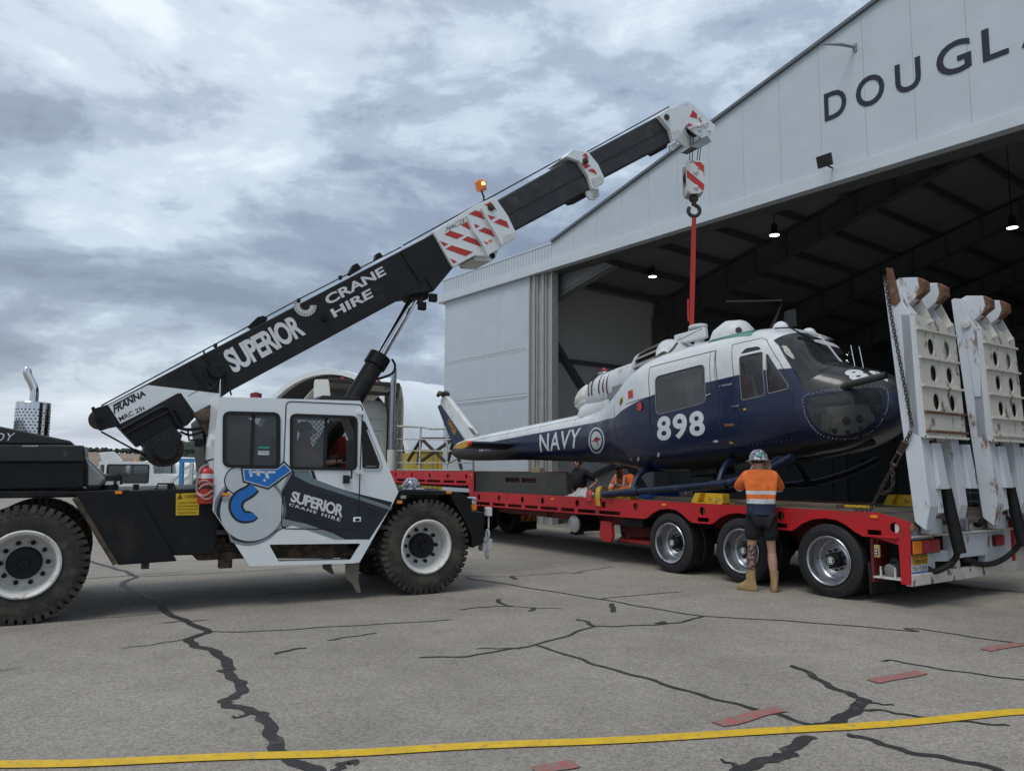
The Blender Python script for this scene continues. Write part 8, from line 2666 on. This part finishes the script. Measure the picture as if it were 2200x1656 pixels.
# --- worker with raised hands, seen from behind --------------------------------
pw = Vector(((3.426, 10.593)[0], (3.426, 10.593)[1], 0))
yaw = math.atan2(-pw.x, pw.y) + R(6)
wk = thing('person', 'person in orange hi-vis shirt and black shorts standing with back turned', 'person', Matrix.Translation(pw) @ Matrix.Rotation(yaw, 4, 'Z') @ Matrix.Scale(1.02, 4))
J = {'pelvis': (0, 0, 1.0), 'spine': (0, 0.01, 1.2), 'chest': (0, 0.03, 1.44), 'neck': (-0.005, 0.05, 1.585), 'head0': (-0.005, 0.075, 1.665), 'head1': (-0.005, 0.085, 1.735), 'head2': (-0.005, 0.08, 1.80),
     'sh_r': (0.175, 0.03, 1.515), 'el_r': (0.275, 0.16, 1.34), 'wr_r': (0.15, 0.24, 1.59), 'sh_l': (-0.175, 0.03, 1.515), 'el_l': (-0.275, 0.17, 1.35), 'wr_l': (-0.10, 0.28, 1.58),
     'hip_r': (0.10, 0, 0.95), 'kn_r': (0.125, 0.03, 0.53), 'an_r': (0.145, 0.0, 0.1), 'toe_r': (0.15, 0.15, 0.045), 'hip_l': (-0.10, 0, 0.95), 'kn_l': (-0.135, 0.02, 0.53), 'an_l': (-0.155, 0.0, 0.1), 'toe_l': (-0.26, 0.08, 0.045)}
body = grow('body', J, BE, BR, 'pelvis', M_SKIN, wk)
JS = dict(J)
JS['neck'] = (-0.005, 0.045, 1.57)
for s, k in ((1, 'r'), (-1, 'l')):
    a, b = Vector(J['el_' + k]), Vector(J['wr_' + k])
    JS['cuff_' + k] = tuple(a.lerp(b, 0.18))
JS['hem'] = (0, 0, 0.985)
SE_ = [('hem', 'spine'), ('spine', 'chest'), ('chest', 'neck'), ('chest', 'sh_r'), ('sh_r', 'el_r'), ('el_r', 'cuff_r'), ('chest', 'sh_l'), ('sh_l', 'el_l'), ('el_l', 'cuff_l')]
SR = {'hem': (0.235, 0.20), 'pelvis': (0.225, 0.19), 'spine': (0.20, 0.16), 'chest': (0.205, 0.165), 'neck': (0.078, 0.075), 'sh_r': 0.098, 'el_r': 0.078, 'cuff_r': 0.066, 'sh_l': 0.098, 'el_l': 0.078, 'cuff_l': 0.066}
grow('shirt', JS, SE_, SR, 'spine', hivis('hivis_shirt', [(1.155, 1.215), (1.275, 1.325)], 1.1545), wk)
JL = dict(J)
for k in 'rl':
    JL['mid_' + k] = tuple(Vector(J['hip_' + k]).lerp(Vector(J['kn_' + k]), 0.72))
grow('shorts', JL, [('pelvis', 'hip_r'), ('hip_r', 'mid_r'), ('pelvis', 'hip_l'), ('hip_l', 'mid_l')], {'pelvis': (0.15, 0.125), 'hip_r': 0.122, 'mid_r': 0.115, 'hip_l': 0.122, 'mid_l': 0.115}, 'pelvis', M_SHORT, wk)
# tattooed left leg: ink drawn over the calf
M_TAT = mat('tattoo_ink', (0.33, 0.19, 0.15), 0.6, var=0.15, scale=12, dirt=(0.05, 0.045, 0.05), dirt_amt=0.52, dirt_scale=26, dirt_hard=0.05)
JT = {'kn_l': tuple(Vector(J['hip_l']).lerp(Vector(J['kn_l']), 0.7)), 'cf': tuple(Vector(J['kn_l']).lerp(Vector(J['an_l']), 0.35)), 'k2': J['kn_l'], 'an_l': tuple(Vector(J['kn_l']).lerp(Vector(J['an_l']), 0.78))}
grow('tattooed_skin', JT, [('kn_l', 'k2'), ('k2', 'cf'), ('cf', 'an_l')], {'kn_l': 0.070, 'k2': 0.064, 'cf': 0.068, 'an_l': 0.05}, 'k2', M_TAT, wk)
grow('calf', {'a': J['kn_r'], 'b': tuple(Vector(J['kn_r']).lerp(Vector(J['an_r']), 0.33)), 'c': tuple(Vector(J['kn_r']).lerp(Vector(J['an_r']), 0.7))}, [('a', 'b'), ('b', 'c')], {'a': 0.058, 'b': 0.066, 'c': 0.05}, 'a', M_SKIN, wk)
for k in 'rl':
    boot(wk, J['an_' + k], J['toe_' + k], None, M_TAN, mat('tan_sole', (0.2, 0.14, 0.07), 0.8))
grow('collar', {'a': (-0.005, 0.045, 1.565), 'b': (-0.005, 0.05, 1.615)}, [('a', 'b')], {'a': 0.085, 'b': 0.072}, 'a', mat('navy_collar', (0.012, 0.022, 0.05), 0.85), wk)
hand('gloved_hand', J['wr_r'], (-0.1, 0.0, 1), (-0.6, -0.5, 0.1), mat('tan_glove', (0.36, 0.29, 0.18), 0.85), wk, 0.6, -1)
hand('gloved_hand', J['wr_l'], (0.5, 0.5, 0.5), (0.3, -0.6, 0.3), MATS['tan_glove'], wk, 0.7, 1)
head_bits(wk, (-0.005, 0.085, 1.71), (0.05, 1, -0.05), M_HAIR)
hc = Vector((-0.005, 0.075, 1.735))
ht_ = MB().lathe([(0.128, 0.0), (0.128, 0.02), (0.122, 0.06), (0.10, 0.105), (0.06, 0.14), (0.0, 0.152)], hc, (0, 0.08, 1), 28).build('hard_hat', M_CAMO, wk, smooth=50)
MB().lathe([(0.118, 0.0), (0.17, -0.018), (0.175, -0.012), (0.122, 0.012)], hc, (0, 0.10, 1), 28, caps=False).build('hat_brim', M_CAMO, ht_, smooth=60)
MB().lathe([(0.0, 0.006), (0.035, 0.002), (0.036, -0.004)], (hc.x + 0.005, hc.y - 0.118, hc.z + 0.075), (0, -0.85, 0.5), 14).build('hat_sticker', mat('teal_sticker', (0.02, 0.25, 0.22), 0.4), ht_)
for dx, dz, cl in ((-0.045, 0.02, (0.7, 0.7, 0.72)), (-0.01, 0.012, (0.6, 0.62, 0.62)), (0.05, 0.015, (0.65, 0.65, 0.68))):
    MB().lathe([(0.0, 0.004), (0.022, 0.0)], (hc.x + dx, hc.y - math.sqrt(max(0, 0.131 ** 2 - dx * dx)), hc.z + dz), (dx * 6, -1, 0.1), 12).build('hat_sticker', mat('sticker_pale_%g' % dx, cl, 0.4), ht_)

# --- person in dark polo, in profile behind the trailer -----------------------------
m1 = Vector(((1.727, 19.44)[0], (1.727, 19.44)[1], 0))
yaw = math.atan2(-m1.x, m1.y) + R(128)
pp = thing('person', 'person in dark polo shirt and sunglasses standing behind the trailer', 'person', Matrix.Translation(m1) @ Matrix.Rotation(yaw, 4, 'Z') @ Matrix.Scale(1.08, 4))
J = {'pelvis': (0, 0, 0.98), 'spine': (0, 0.03, 1.17), 'chest': (0, 0.0, 1.38), 'neck': (0, 0.03, 1.515), 'head0': (0, 0.065, 1.60), 'head1': (0, 0.075, 1.67), 'head2': (0, 0.06, 1.735),
     'sh_r': (0.20, 0.0, 1.45), 'el_r': (0.34, -0.12, 1.24), 'wr_r': (0.22, -0.02, 1.05), 'sh_l': (-0.20, 0.0, 1.45), 'el_l': (-0.36, -0.24, 1.24), 'wr_l': (-0.24, -0.06, 1.06),
     'hip_r': (0.09, 0, 0.93), 'kn_r': (0.10, 0.03, 0.5), 'an_r': (0.11, -0.02, 0.09), 'toe_r': (0.12, 0.14, 0.04), 'hip_l': (-0.09, 0, 0.93), 'kn_l': (-0.10, 0.05, 0.5), 'an_l': (-0.12, 0.06, 0.09), 'toe_l': (-0.12, 0.22, 0.04)}
BR2 = dict(BR)
BR2.update({'spine': (0.16, 0.15), 'pelvis': (0.16, 0.14), 'chest': (0.17, 0.14)})
grow('body', J, BE, BR2, 'pelvis', M_SKIN, pp)
JS = dict(J)
JS['neck'] = (0, 0.025, 1.505)
for k in 'rl':
    JS['cuff_' + k] = tuple(Vector(J['sh_' + k]).lerp(Vector(J['el_' + k]), 0.85))
grow('polo_shirt', JS, [('pelvis', 'spine'), ('spine', 'chest'), ('chest', 'neck'), ('chest', 'sh_r'), ('sh_r', 'cuff_r'), ('chest', 'sh_l'), ('sh_l', 'cuff_l')], {'pelvis': (0.185, 0.165), 'spine': (0.185, 0.175), 'chest': (0.19, 0.16), 'neck': 0.075, 'sh_r': 0.09, 'cuff_r': 0.082, 'sh_l': 0.09, 'cuff_l': 0.082}, 'pelvis', M_POLO, pp)
grow('jeans', J, [('pelvis', 'hip_r'), ('hip_r', 'kn_r'), ('kn_r', 'an_r'), ('pelvis', 'hip_l'), ('hip_l', 'kn_l'), ('kn_l', 'an_l')], {'pelvis': (0.17, 0.15), 'hip_r': 0.105, 'kn_r': 0.08, 'an_r': 0.062, 'hip_l': 0.105, 'kn_l': 0.08, 'an_l': 0.062}, 'pelvis', M_JEAN, pp)
for k in 'rl':
    boot(pp, J['an_' + k], J['toe_' + k], None, M_BLACK, M_LTR, 'shoe', 0.02)
hand('hand', J['wr_l'], (0.35, 0.3, -0.55), (0.5, 0, 0.3), M_SKIN, pp, 0.4, 1)
hand('hand', J['wr_r'], (-0.35, 0.3, -0.55), (-0.5, 0, 0.3), M_SKIN, pp, 0.4, -1)
head_bits(pp, (0, 0.07, 1.65), (0.45, 1, -0.02), M_HAIR, None, True)

# --- bearded person leaning on the deck ------------------------------------------------
m2 = Vector(((2.651, 17.53)[0], (2.651, 17.53)[1], 0))
yaw = math.atan2(-m2.x, m2.y) + R(140)
pb_ = thing('person', 'bearded person in orange hi-vis jacket and cap leaning on the trailer', 'person', Matrix.Translation(m2) @ Matrix.Rotation(yaw, 4, 'Z') @ Matrix.Scale(1.02, 4))
J = {'pelvis': (0, 0, 0.98), 'spine': (0, 0.06, 1.16), 'chest': (0, 0.12, 1.36), 'neck': (0, 0.18, 1.48), 'head0': (0, 0.23, 1.555), 'head1': (0, 0.245, 1.625), 'head2': (0, 0.225, 1.69),
     'sh_r': (0.20, 0.13, 1.43), 'el_r': (0.30, 0.22, 1.19), 'wr_r': (0.16, 0.42, 1.17), 'sh_l': (-0.20, 0.13, 1.43), 'el_l': (-0.30, 0.20, 1.19), 'wr_l': (-0.10, 0.44, 1.17),
     'hip_r': (0.09, 0, 0.93), 'kn_r': (0.12, 0.04, 0.5), 'an_r': (0.14, -0.03, 0.1), 'toe_r': (0.16, 0.13, 0.045), 'hip_l': (-0.09, 0, 0.93), 'kn_l': (-0.12, 0.04, 0.5), 'an_l': (-0.15, -0.03, 0.1), 'toe_l': (-0.18, 0.13, 0.045)}
grow('body', J, BE, BR, 'pelvis', M_SKIN, pb_)
JS = dict(J)
JS['neck'] = (0, 0.165, 1.47)
for k in 'rl':
    JS['cuff_' + k] = tuple(Vector(J['el_' + k]).lerp(Vector(J['wr_' + k]), 0.88))
JS['hem'] = (0, 0, 0.9)
grow('jacket', JS, [('hem', 'pelvis'), ('pelvis', 'spine'), ('spine', 'chest'), ('chest', 'neck'), ('chest', 'sh_r'), ('sh_r', 'el_r'), ('el_r', 'cuff_r'), ('chest', 'sh_l'), ('sh_l', 'el_l'), ('el_l', 'cuff_l')], {'hem': (0.19, 0.15), 'pelvis': (0.19, 0.15), 'spine': (0.185, 0.145), 'chest': (0.20, 0.15), 'neck': 0.085, 'sh_r': 0.095, 'el_r': 0.075, 'cuff_r': 0.05, 'sh_l': 0.095, 'el_l': 0.075, 'cuff_l': 0.05}, 'pelvis', hivis('hivis_jacket', [(1.07, 1.12), (1.235, 1.275)]), pb_)
grow('trousers', J, [('pelvis', 'hip_r'), ('hip_r', 'kn_r'), ('kn_r', 'an_r'), ('pelvis', 'hip_l'), ('hip_l', 'kn_l'), ('kn_l', 'an_l')], {'pelvis': (0.165, 0.13), 'hip_r': 0.11, 'kn_r': 0.085, 'an_r': 0.07, 'hip_l': 0.11, 'kn_l': 0.085, 'an_l': 0.07}, 'pelvis', M_KHAK, pb_)
for k in 'rl':
    boot(pb_, J['an_' + k], J['toe_' + k], None, M_TAN, MATS['tan_sole'])
    hand('hand', J['wr_' + k], (-0.2 if k == 'r' else 0.2, 0.9, -0.2), (0, -0.1, -1), M_SKIN, pb_, 0.35, -1 if k == 'r' else 1)
for s in (-1, 1):
    st_ = MB().prism([(s * 0.09, 1.28), (s * 0.14, 1.28), (s * 0.15, 1.46), (s * 0.10, 1.46)], 0.262, 0.275, 't').build('reflective_tape', mat('tape_silver', (0.5, 0.52, 0.53), 0.5), pb_)
head_bits(pb_, (0, 0.235, 1.60), (0.05, 1, -0.15), M_BEARD, M_BEARD, True)
cp2 = MB().lathe([(0.105, 0.0), (0.108, 0.04), (0.085, 0.085), (0.0, 0.105)], (0, 0.225, 1.635), (0, 0.1, 1), 20).build('cap', mat('black_cap', (0.015, 0.015, 0.018), 0.8), pb_, smooth=50)
MB().prism([(-0.085, 0.0), (0.085, 0.0), (0.075, 0.11), (0.03, 0.14), (-0.03, 0.14), (-0.075, 0.11)], 0.0, 0.012, 'z').build('cap_peak', MATS['black_cap'], cp2).location = (0, 0.31, 1.64)

# --- driver in the crane cab -----------------------------------------------------------
dw = FC @ Vector((-1.9, -0.8, fz - 0.05))
drv = thing('person', 'person in orange shirt seated inside the crane cab', 'person', FC @ Matrix.Translation((-1.62, -0.82, fz + 0.36)) @ Matrix.Rotation(R(-90), 4, 'Z'))
J = {'pelvis': (0, 0, 0.12), 'spine': (0, 0.0, 0.32), 'chest': (0, 0.02, 0.55), 'neck': (0, 0.05, 0.70), 'head0': (0, 0.09, 0.78), 'head1': (0, 0.10, 0.85), 'head2': (0, 0.085, 0.915),
     'sh_r': (0.19, 0.03, 0.63), 'el_r': (0.25, 0.2, 0.42), 'wr_r': (0.14, 0.46, 0.44), 'sh_l': (-0.19, 0.03, 0.63), 'el_l': (-0.25, 0.2, 0.42), 'wr_l': (-0.14, 0.46, 0.44),
     'hip_r': (0.09, 0.06, 0.1), 'kn_r': (0.11, 0.46, 0.12), 'an_r': (0.11, 0.56, -0.3), 'toe_r': (0.11, 0.7, -0.36), 'hip_l': (-0.09, 0.06, 0.1), 'kn_l': (-0.11, 0.46, 0.12), 'an_l': (-0.11, 0.56, -0.3), 'toe_l': (-0.11, 0.7, -0.36)}
grow('body', J, BE, BR, 'pelvis', M_SKIN, drv)
grow('shirt', J, [('pelvis', 'spine'), ('spine', 'chest'), ('chest', 'neck'), ('chest', 'sh_r'), ('sh_r', 'el_r'), ('chest', 'sh_l'), ('sh_l', 'el_l')], {'pelvis': (0.18, 0.14), 'spine': (0.175, 0.135), 'chest': (0.19, 0.14), 'neck': 0.07, 'sh_r': 0.085, 'el_r': 0.068, 'sh_l': 0.085, 'el_l': 0.068}, 'pelvis', hivis('hivis_driver', []), drv)
grow('trousers', J, [('pelvis', 'hip_r'), ('hip_r', 'kn_r'), ('kn_r', 'an_r'), ('pelvis', 'hip_l'), ('hip_l', 'kn_l'), ('kn_l', 'an_l')], {'pelvis': (0.165, 0.13), 'hip_r': 0.1, 'kn_r': 0.08, 'an_r': 0.06, 'hip_l': 0.1, 'kn_l': 0.08, 'an_l': 0.06}, 'pelvis', M_SHORT, drv)
for k in 'rl':
    hand('hand', J['wr_' + k], (0, 1, 0.1), (0, 0, -1), M_SKIN, drv, 0.7, -1 if k == 'r' else 1)
head_bits(drv, (0, 0.095, 0.83), (0, 1, 0), M_HAIR, None, False)

# ------------------------------------------------------------------ loose things on the crane
fe_c = (-2.741, 1.43)
fe_r = 0.082
fe = thing('fire_extinguisher', 'red fire extinguisher with white band strapped behind the crane cab', 'extinguisher', FC @ Matrix.Translation((fe_c[0], -1.20, (-2.731, 1.212)[1])))
Hx = (-2.75, 1.628)[1] - (-2.731, 1.212)[1]
MB().lathe([(fe_r * 0.95, 0.0), (fe_r, 0.012), (fe_r, Hx - 0.07), (fe_r * 0.85, Hx - 0.03), (fe_r * 0.35, Hx), (fe_r * 0.3, Hx + 0.02)], (0, 0, 0), (0, 0, 1), 24).build('cylinder', mat('extinguisher_red', (0.5, 0.03, 0.03), 0.35, coat=0.3), fe, smooth=40)
MB().lathe([(fe_r + 0.001, Hx - 0.13), (fe_r + 0.001, Hx - 0.075)], (0, 0, 0), (0, 0, 1), 24, caps=False).build('white_band', M_LTR, fe, smooth=40)
MB().lathe([(0.022, Hx + 0.02), (0.022, Hx + 0.05), (0.0, Hx + 0.06)], (0, 0, 0), (0, 0, 1), 12).build('valve', M_RUSTM, fe)
MB().prism([(-0.02, Hx + 0.05), (0.09, Hx + 0.09), (0.09, Hx + 0.105), (-0.02, Hx + 0.075)], -0.012, 0.012, 't').build('lever', M_BLACK, fe)
MB().tube(smooth_path([(0.02, -0.02, Hx + 0.03), (-0.07, -0.06, Hx - 0.02), (-0.10, -0.05, Hx - 0.2), (-0.09, -0.04, Hx * 0.4)], 5), 0.011, 6).build('hose', mat('grey_hose', (0.3, 0.3, 0.3), 0.6), fe)
MB().lathe([(fe_r + 0.004, Hx * 0.42), (fe_r + 0.006, Hx * 0.47)], (0, 0, 0), (0, 0, 1), 24, caps=False).build('strap', M_BLACK, fe)
wr_ = []
for k in range(7):
    z0 = Hx * (0.2 + 0.09 * k)
    wr_.append([((fe_r + 0.01 + 0.008 * math.sin(i * 2.3 + k)) * math.cos(2 * math.pi * i / 24), (fe_r + 0.01 + 0.008 * math.cos(i * 1.7 + k * 2)) * math.sin(2 * math.pi * i / 24), z0 + 0.03 * math.sin(i * 0.6 + k)) for i in range(24)])
mb = MB()
for rg in wr_[:2] + wr_[3:5]:
    mb.tube(rg, 0.012, 5, closed=True)
mb.build('plastic_wrap', mat('pink_plastic', (0.42, 0.28, 0.26), 0.4, var=0.25, scale=20), fe, smooth=True)
hz_ = (-0.134, 1.342)
hh = thing('hard_hat', 'grey camouflage hard hat resting on the crane front fender', 'hard hat', FC @ Matrix.Translation((hz_[0], -0.95, fo[1][1] + 0.004)))
MB().lathe([(0.125, 0.012), (0.125, 0.03), (0.118, 0.075), (0.095, 0.12), (0.055, 0.15), (0.0, 0.16)], (0, 0, 0), (0, 0, 1), 28).build('shell', M_CAMO, hh, smooth=50)
MB().lathe([(0.12, 0.012), (0.155, 0.002), (0.158, 0.008), (0.124, 0.024)], (0.02, -0.01, 0), (0, 0, 1), 28, caps=False).build('brim', M_CAMO, hh, smooth=60)
MB().prism([(0.1, -0.09), (0.19, -0.07), (0.225, 0.0), (0.19, 0.07), (0.1, 0.09)], 0.004, 0.012, 'z').build('peak', M_CAMO, hh)

# ------------------------------------------------------------------ background buildings and vehicles
M_FAB = mat('white_fabric', (0.80, 0.84, 0.87), 0.6, var=0.04, scale=0.4)
M_FABIN = mat('fabric_inside', (0.10, 0.105, 0.11), 0.9)


def vault(name, x, y, hd, w, h, L, label):
    Mx = Matrix.Translation((x, y, 0)) @ Matrix.Rotation(R(-hd), 4, 'Z')
    v_ = thing(name, label, 'shelter', Mx)
    n = 26
    arc = [(-math.cos(math.pi * k / n) * w / 2, max(0.0, math.sin(math.pi * k / n)) ** 0.85 * h) for k in range(n + 1)]
    mb = MB()
    bays = 8
    vs = []
    for b in range(bays * 3 + 1):
        sag = 1 - 0.012 * math.sin(math.pi * (b % 3) / 3)
        vs += [(p[0] * sag, L * b / (bays * 3), p[1] * sag) for p in arc]
    m_ = n + 1
    mb.add(vs, [(i * m_ + k, i * m_ + k + 1, (i + 1) * m_ + k + 1, (i + 1) * m_ + k) for i in range(bays * 3) for k in range(n)])
    cov = mb.build('cover', M_FAB, v_, smooth=60)
    inn = MB()
    inn.add([(p[0] * 0.97, yy, p[1] * 0.97) for yy in (0.4, L - 0.1) for p in arc], [(k, k + 1, m_ + k + 1, m_ + k) for k in range(n)])
    inn.build('lining', M_FABIN, v_, smooth=60)
    hem = [[(p[0] * k, yy, p[1] * k) for k, yy in ((1.004, -0.05), (1.004, 0.35), (0.965, 0.3), (0.965, -0.02))] for p in arc]
    MB().loft(hem, caps=False).build('front_hem', M_FAB, v_, smooth=40)
    MB().prism([(p[0] * 0.96, p[1] * 0.96) for p in arc], L - 0.3, L - 0.25, 't').build('end_wall', M_FABIN, v_)
    for b in range(bays + 1):
        MB().tube([(p[0] * 0.985, 0.2 + (L - 0.4) * b / bays, p[1] * 0.985) for p in arc[::2]], 0.06, 6).build('arch_rib', M_DARKST, v_)
    return v_


vault('fabric_shelter', -11.5, 46, 35, 15, 7.55, 18, 'white fabric arch shelter with dark open end')
vault('fabric_shelter', -4.0, 68, 35, 14, 9.4, 18, 'white fabric arch shelter standing behind the open ended one')

# yellow container
M_CONT = mat('container_yellow', (0.46, 0.33, 0.05), 0.55, var=0.1, dirt=(0.25, 0.16, 0.05), dirt_amt=0.3, dirt_scale=3)
cx0 = (-4.403, 2.384)
cx1 = (-2.978, 2.392)
ct_ = thing('shipping_container', 'yellow shipping container standing beyond the trailer guard rail', 'container', Matrix.Translation((cx0[0], 34, 0)) @ Matrix.Rotation(R(14), 4, 'Z'))
W_ = cx1[0] - cx0[0]
Hc = cx0[1]
MB().box(0.0, W_ + 0.9, 0.05, 6.0, 0.12, Hc).build('body', M_CONT, ct_, 0.02)
for k in range(2):
    d_ = MB().box(0.08 + k * (W_ + 0.75) / 2, 0.04 + (k + 1) * (W_ + 0.75) / 2, 0.0, 0.049, 0.25, Hc - 0.15).build('door', M_CONT, ct_, 0.01)
    for q in (0.25, 0.75):
        xx = 0.08 + k * (W_ + 0.75) / 2 + q * (W_ + 0.75) / 2
        MB().tube([(xx, -0.03, 0.2), (xx, -0.03, Hc - 0.1)], 0.02, 6).build('lock_rod', M_ALU, d_)
MB().box(-0.03, W_ + 0.93, -0.01, 0.06, Hc, Hc + 0.1).build('header', M_CONT, ct_)
MB().box(-0.03, W_ + 0.93, -0.01, 0.06, 0.0, 0.119).build('sill', M_CONT, ct_)

# white utility vehicle, side on
UD = 23
ua, ub, uc = (-12.362, 1.801), (-10.758, 1.811), (-9.564, 1.403)
M_UTE = mat('ute_white', (0.66, 0.68, 0.68), 0.4, var=0.05, coat=0.2)
ut = thing('utility_vehicle', 'boxy white utility vehicle parked behind the crane', 'car', Matrix.Translation((ua[0], UD, 0)))
Lc, Lb, Zr = ub[0] - ua[0], uc[0] - ua[0], ua[1]
wz0, wz1 = (-12.084, 1.166)[1], (-12.117, 1.692)[1]
wx0, wx1 = (-12.102, 1.664)[0] - ua[0], (-10.861, 1.672)[0] - ua[0]
win = rrect(wx0, wx1, wz0, wz1, 0.05)
win0 = rrect(0.03, wx0 - 0.09, wz0 + 0.1, wz1, 0.02)
bz = (-10.569, 1.438)[1]
bz2 = (-9.657, 1.319)[1]
prof_ = [(0, 0.45), (0, Zr - 0.03), (0.05, Zr), (Lc - 0.05, Zr - 0.01), (Lc, Zr - 0.08), (Lc + 0.04, bz), (Lb - 0.1, bz2), (Lb, bz2 - 0.1), (Lb, 0.5), (Lb - 0.15, 0.45)]
for y0 in (0.0, 1.55):
    sd_ = MB().prism(prof_, y0, y0 + 0.04, 't', [win, win0]).build('body_side', M_UTE, ut)
    MB().prism(inset(win, -0.02), y0 - 0.01, y0 + 0.05, 't', [inset(win, 0.015)]).build('window_seal', M_RUBBER, sd_)
    MB().prism(inset(win, 0.01), y0 + 0.015, y0 + 0.02, 't').build('pane', G_CAB, sd_)
MB().box(0.05, Lc - 0.05, 0.041, 1.549, Zr - 0.04, Zr - 0.005).build('roof', M_UTE, ut)
MB().prism([(Lc + 0.03, bz), (Lb - 0.1, bz2), (Lb - 0.1, bz2 - 0.03), (Lc + 0.03, bz - 0.03)], 0.041, 1.549, 't').build('bonnet', M_UTE, ut)
MB().box(0.01, 0.04, 0.041, 1.549, 0.5, Zr - 0.05).build('rear_panel', M_UTE, ut)
MB().box(0.02, Lb - 0.02, 0.041, 1.549, 0.45, 0.95).build('lower_body', M_UTE, ut)
mb = MB()
for k in range(13):
    xx = wx0 + (wx1 - wx0) * k / 13
    mb.bar((xx, 1.5, wz0 - 0.1), (xx, 1.5, wz1 + 0.02), 0.008, 0.008)
for k in range(9):
    zz = wz0 + (wz1 - wz0) * k / 8
    mb.bar((wx0, 1.49, zz), (wx1 * 0.85, 1.49, zz), 0.008, 0.008)
mb.build('cargo_mesh', M_RUBBER, ut)
for xx in (wx0 + 0.15, wx0 + 0.75):
    MB().box(xx - 0.2, xx + 0.25, 0.5, 1.1, 0.96, wz0 + 0.27).build('seat', M_SEATC, ut, 0.08)
for xx in (0.35, Lb - 0.5):
    for yy in (0.1, 1.45):
        wh = MB().lathe([(0.22, 0.06), (0.2, 0.02), (0.0, 0.03)], (xx, yy, 0.37), (0, -1 if yy < 1 else 1, 0), 20, caps=False).build('wheel', M_UTE, ut)
        tyre_mesh(0.37, 0.22, 0.2, 0, 0.0, 'tyre', M_TTYRE, wh, (xx, yy, 0.37), n=28)
MB().lathe([(0.05, 0.0), (0.05, 0.06), (0.0, 0.08)], ((-11.554, 1.834)[0] - ua[0], 0.6, Zr - 0.004), (0, 0, 1), 12).build('roof_beacon', M_AMBER, ut)

# light aircraft parked further back
fd = 34
fz_ = [(-18.298, 2.258), (-17.64, 2.303), (-17.224, 1.915), (-17.247, 1.628), (-18.03, 1.623)]
ac = thing('light_aircraft', 'white light aircraft with its tail fin showing above the utility vehicle', 'aircraft', Matrix.Translation((fz_[0][0], fd, 0)))
x0 = fz_[0][0]
MB().prism([(p[0] - x0, p[1]) for p in fz_], -0.05, 0.05, 't').build('tail_fin', M_UTE, ac, 0.03)
MB().loft([[(s, w * math.cos(2 * math.pi * k / 16), zc + h * math.sin(2 * math.pi * k / 16)) for k in range(16)] for s, w, h, zc in ((0.1, 0.08, 0.08, 1.55), (1.5, 0.3, 0.3, 1.5), (3.2, 0.55, 0.6, 1.5), (4.6, 0.55, 0.6, 1.45), (5.6, 0.4, 0.42, 1.35), (6.0, 0.12, 0.12, 1.33))]).build('fuselage', M_UTE, ac, smooth=60)
MB().box(3.0, 4.4, -4.5, 4.5, 1.05, 1.17).build('wing', M_UTE, ac, 0.04)
for xx, yy in ((3.6, -1.2), (3.6, 1.2), (5.4, 0.0)):
    MB().tube([(xx, yy, 0.15), (xx, yy, 1.1)], 0.04, 6).build('undercarriage_leg', M_ALU, ac)
    MB().lathe([(0.0, -0.07), (0.17, -0.06), (0.17, 0.06), (0.0, 0.07)], (xx, yy, 0.17), (0, 1, 0), 16).build('wheel', M_TTYRE, ac)

# steel access stand with a blue beam
sd_y = 19.0
M_STAND = mat('stand_white', (0.48, 0.52, 0.47), 0.5, var=0.08)
M_SBLUE = mat('stand_blue', (0.06, 0.22, 0.46), 0.45)
o_ = (-8.159, 1.097)
sn = thing('access_stand', 'pale steel access stand with a blue end frame behind the crane', 'stand', Matrix.Translation((o_[0], sd_y, 0)))


def sb(a, b, w, h, m_, nm, yy=0.0):
    MB().bar((a[0] - o_[0], yy, max(0.0, a[1])), (b[0] - o_[0], yy, max(0.0, b[1])), w, h).build(nm, m_, sn)


for yy in (0.0, 1.2):
    sb((-8.161, 1.782), ((-8.124, 1.097)[0], 0.0), 0.09, 0.09, M_SBLUE, 'post', yy)
    sb((-8.219, 1.793), (-7.827, 1.796), 0.1, 0.1, M_SBLUE, 'top_beam', yy)
    sb((-7.827, 1.796), (-7.193, 1.8), 0.1, 0.1, M_STAND, 'top_beam', yy)
    for px in ((-7.913, 1.669), (-7.245, 1.673)):
        sb((px[0], (-7.916, 1.738)[1]), (px[0], 0.0), 0.08, 0.08, M_STAND, 'post', yy)
    sb((-8.092, 1.577), (-7.914, 1.692), 0.05, 0.05, M_STAND, 'brace', yy)
    sb((-8.079, 1.325), (-7.704, 1.636), 0.05, 0.05, M_STAND, 'brace', yy)
    sb((-8.507, 1.163), (-8.178, 1.462), 0.05, 0.05, M_STAND, 'brace', yy)
    sb((-7.668, 1.843), (-7.68, 2.073), 0.05, 0.05, M_STAND, 'upper_post', yy)
    sb((-7.449, 1.844), (-7.461, 2.085), 0.05, 0.05, M_STAND, 'upper_post', yy)
    sb((-7.727, 2.084), (-7.208, 2.11), 0.05, 0.05, M_STAND, 'upper_rail', yy)
    sb((-7.749, 1.842), (-7.46, 2.062), 0.04, 0.04, M_STAND, 'upper_brace', yy)
for px in ((-8.161, 1.794), (-7.919, 1.795), (-7.461, 2.085)):
    MB().bar((px[0] - o_[0], 0.05, px[1]), (px[0] - o_[0], 1.15, px[1]), 0.06, 0.06).build('cross_beam', M_STAND, sn)
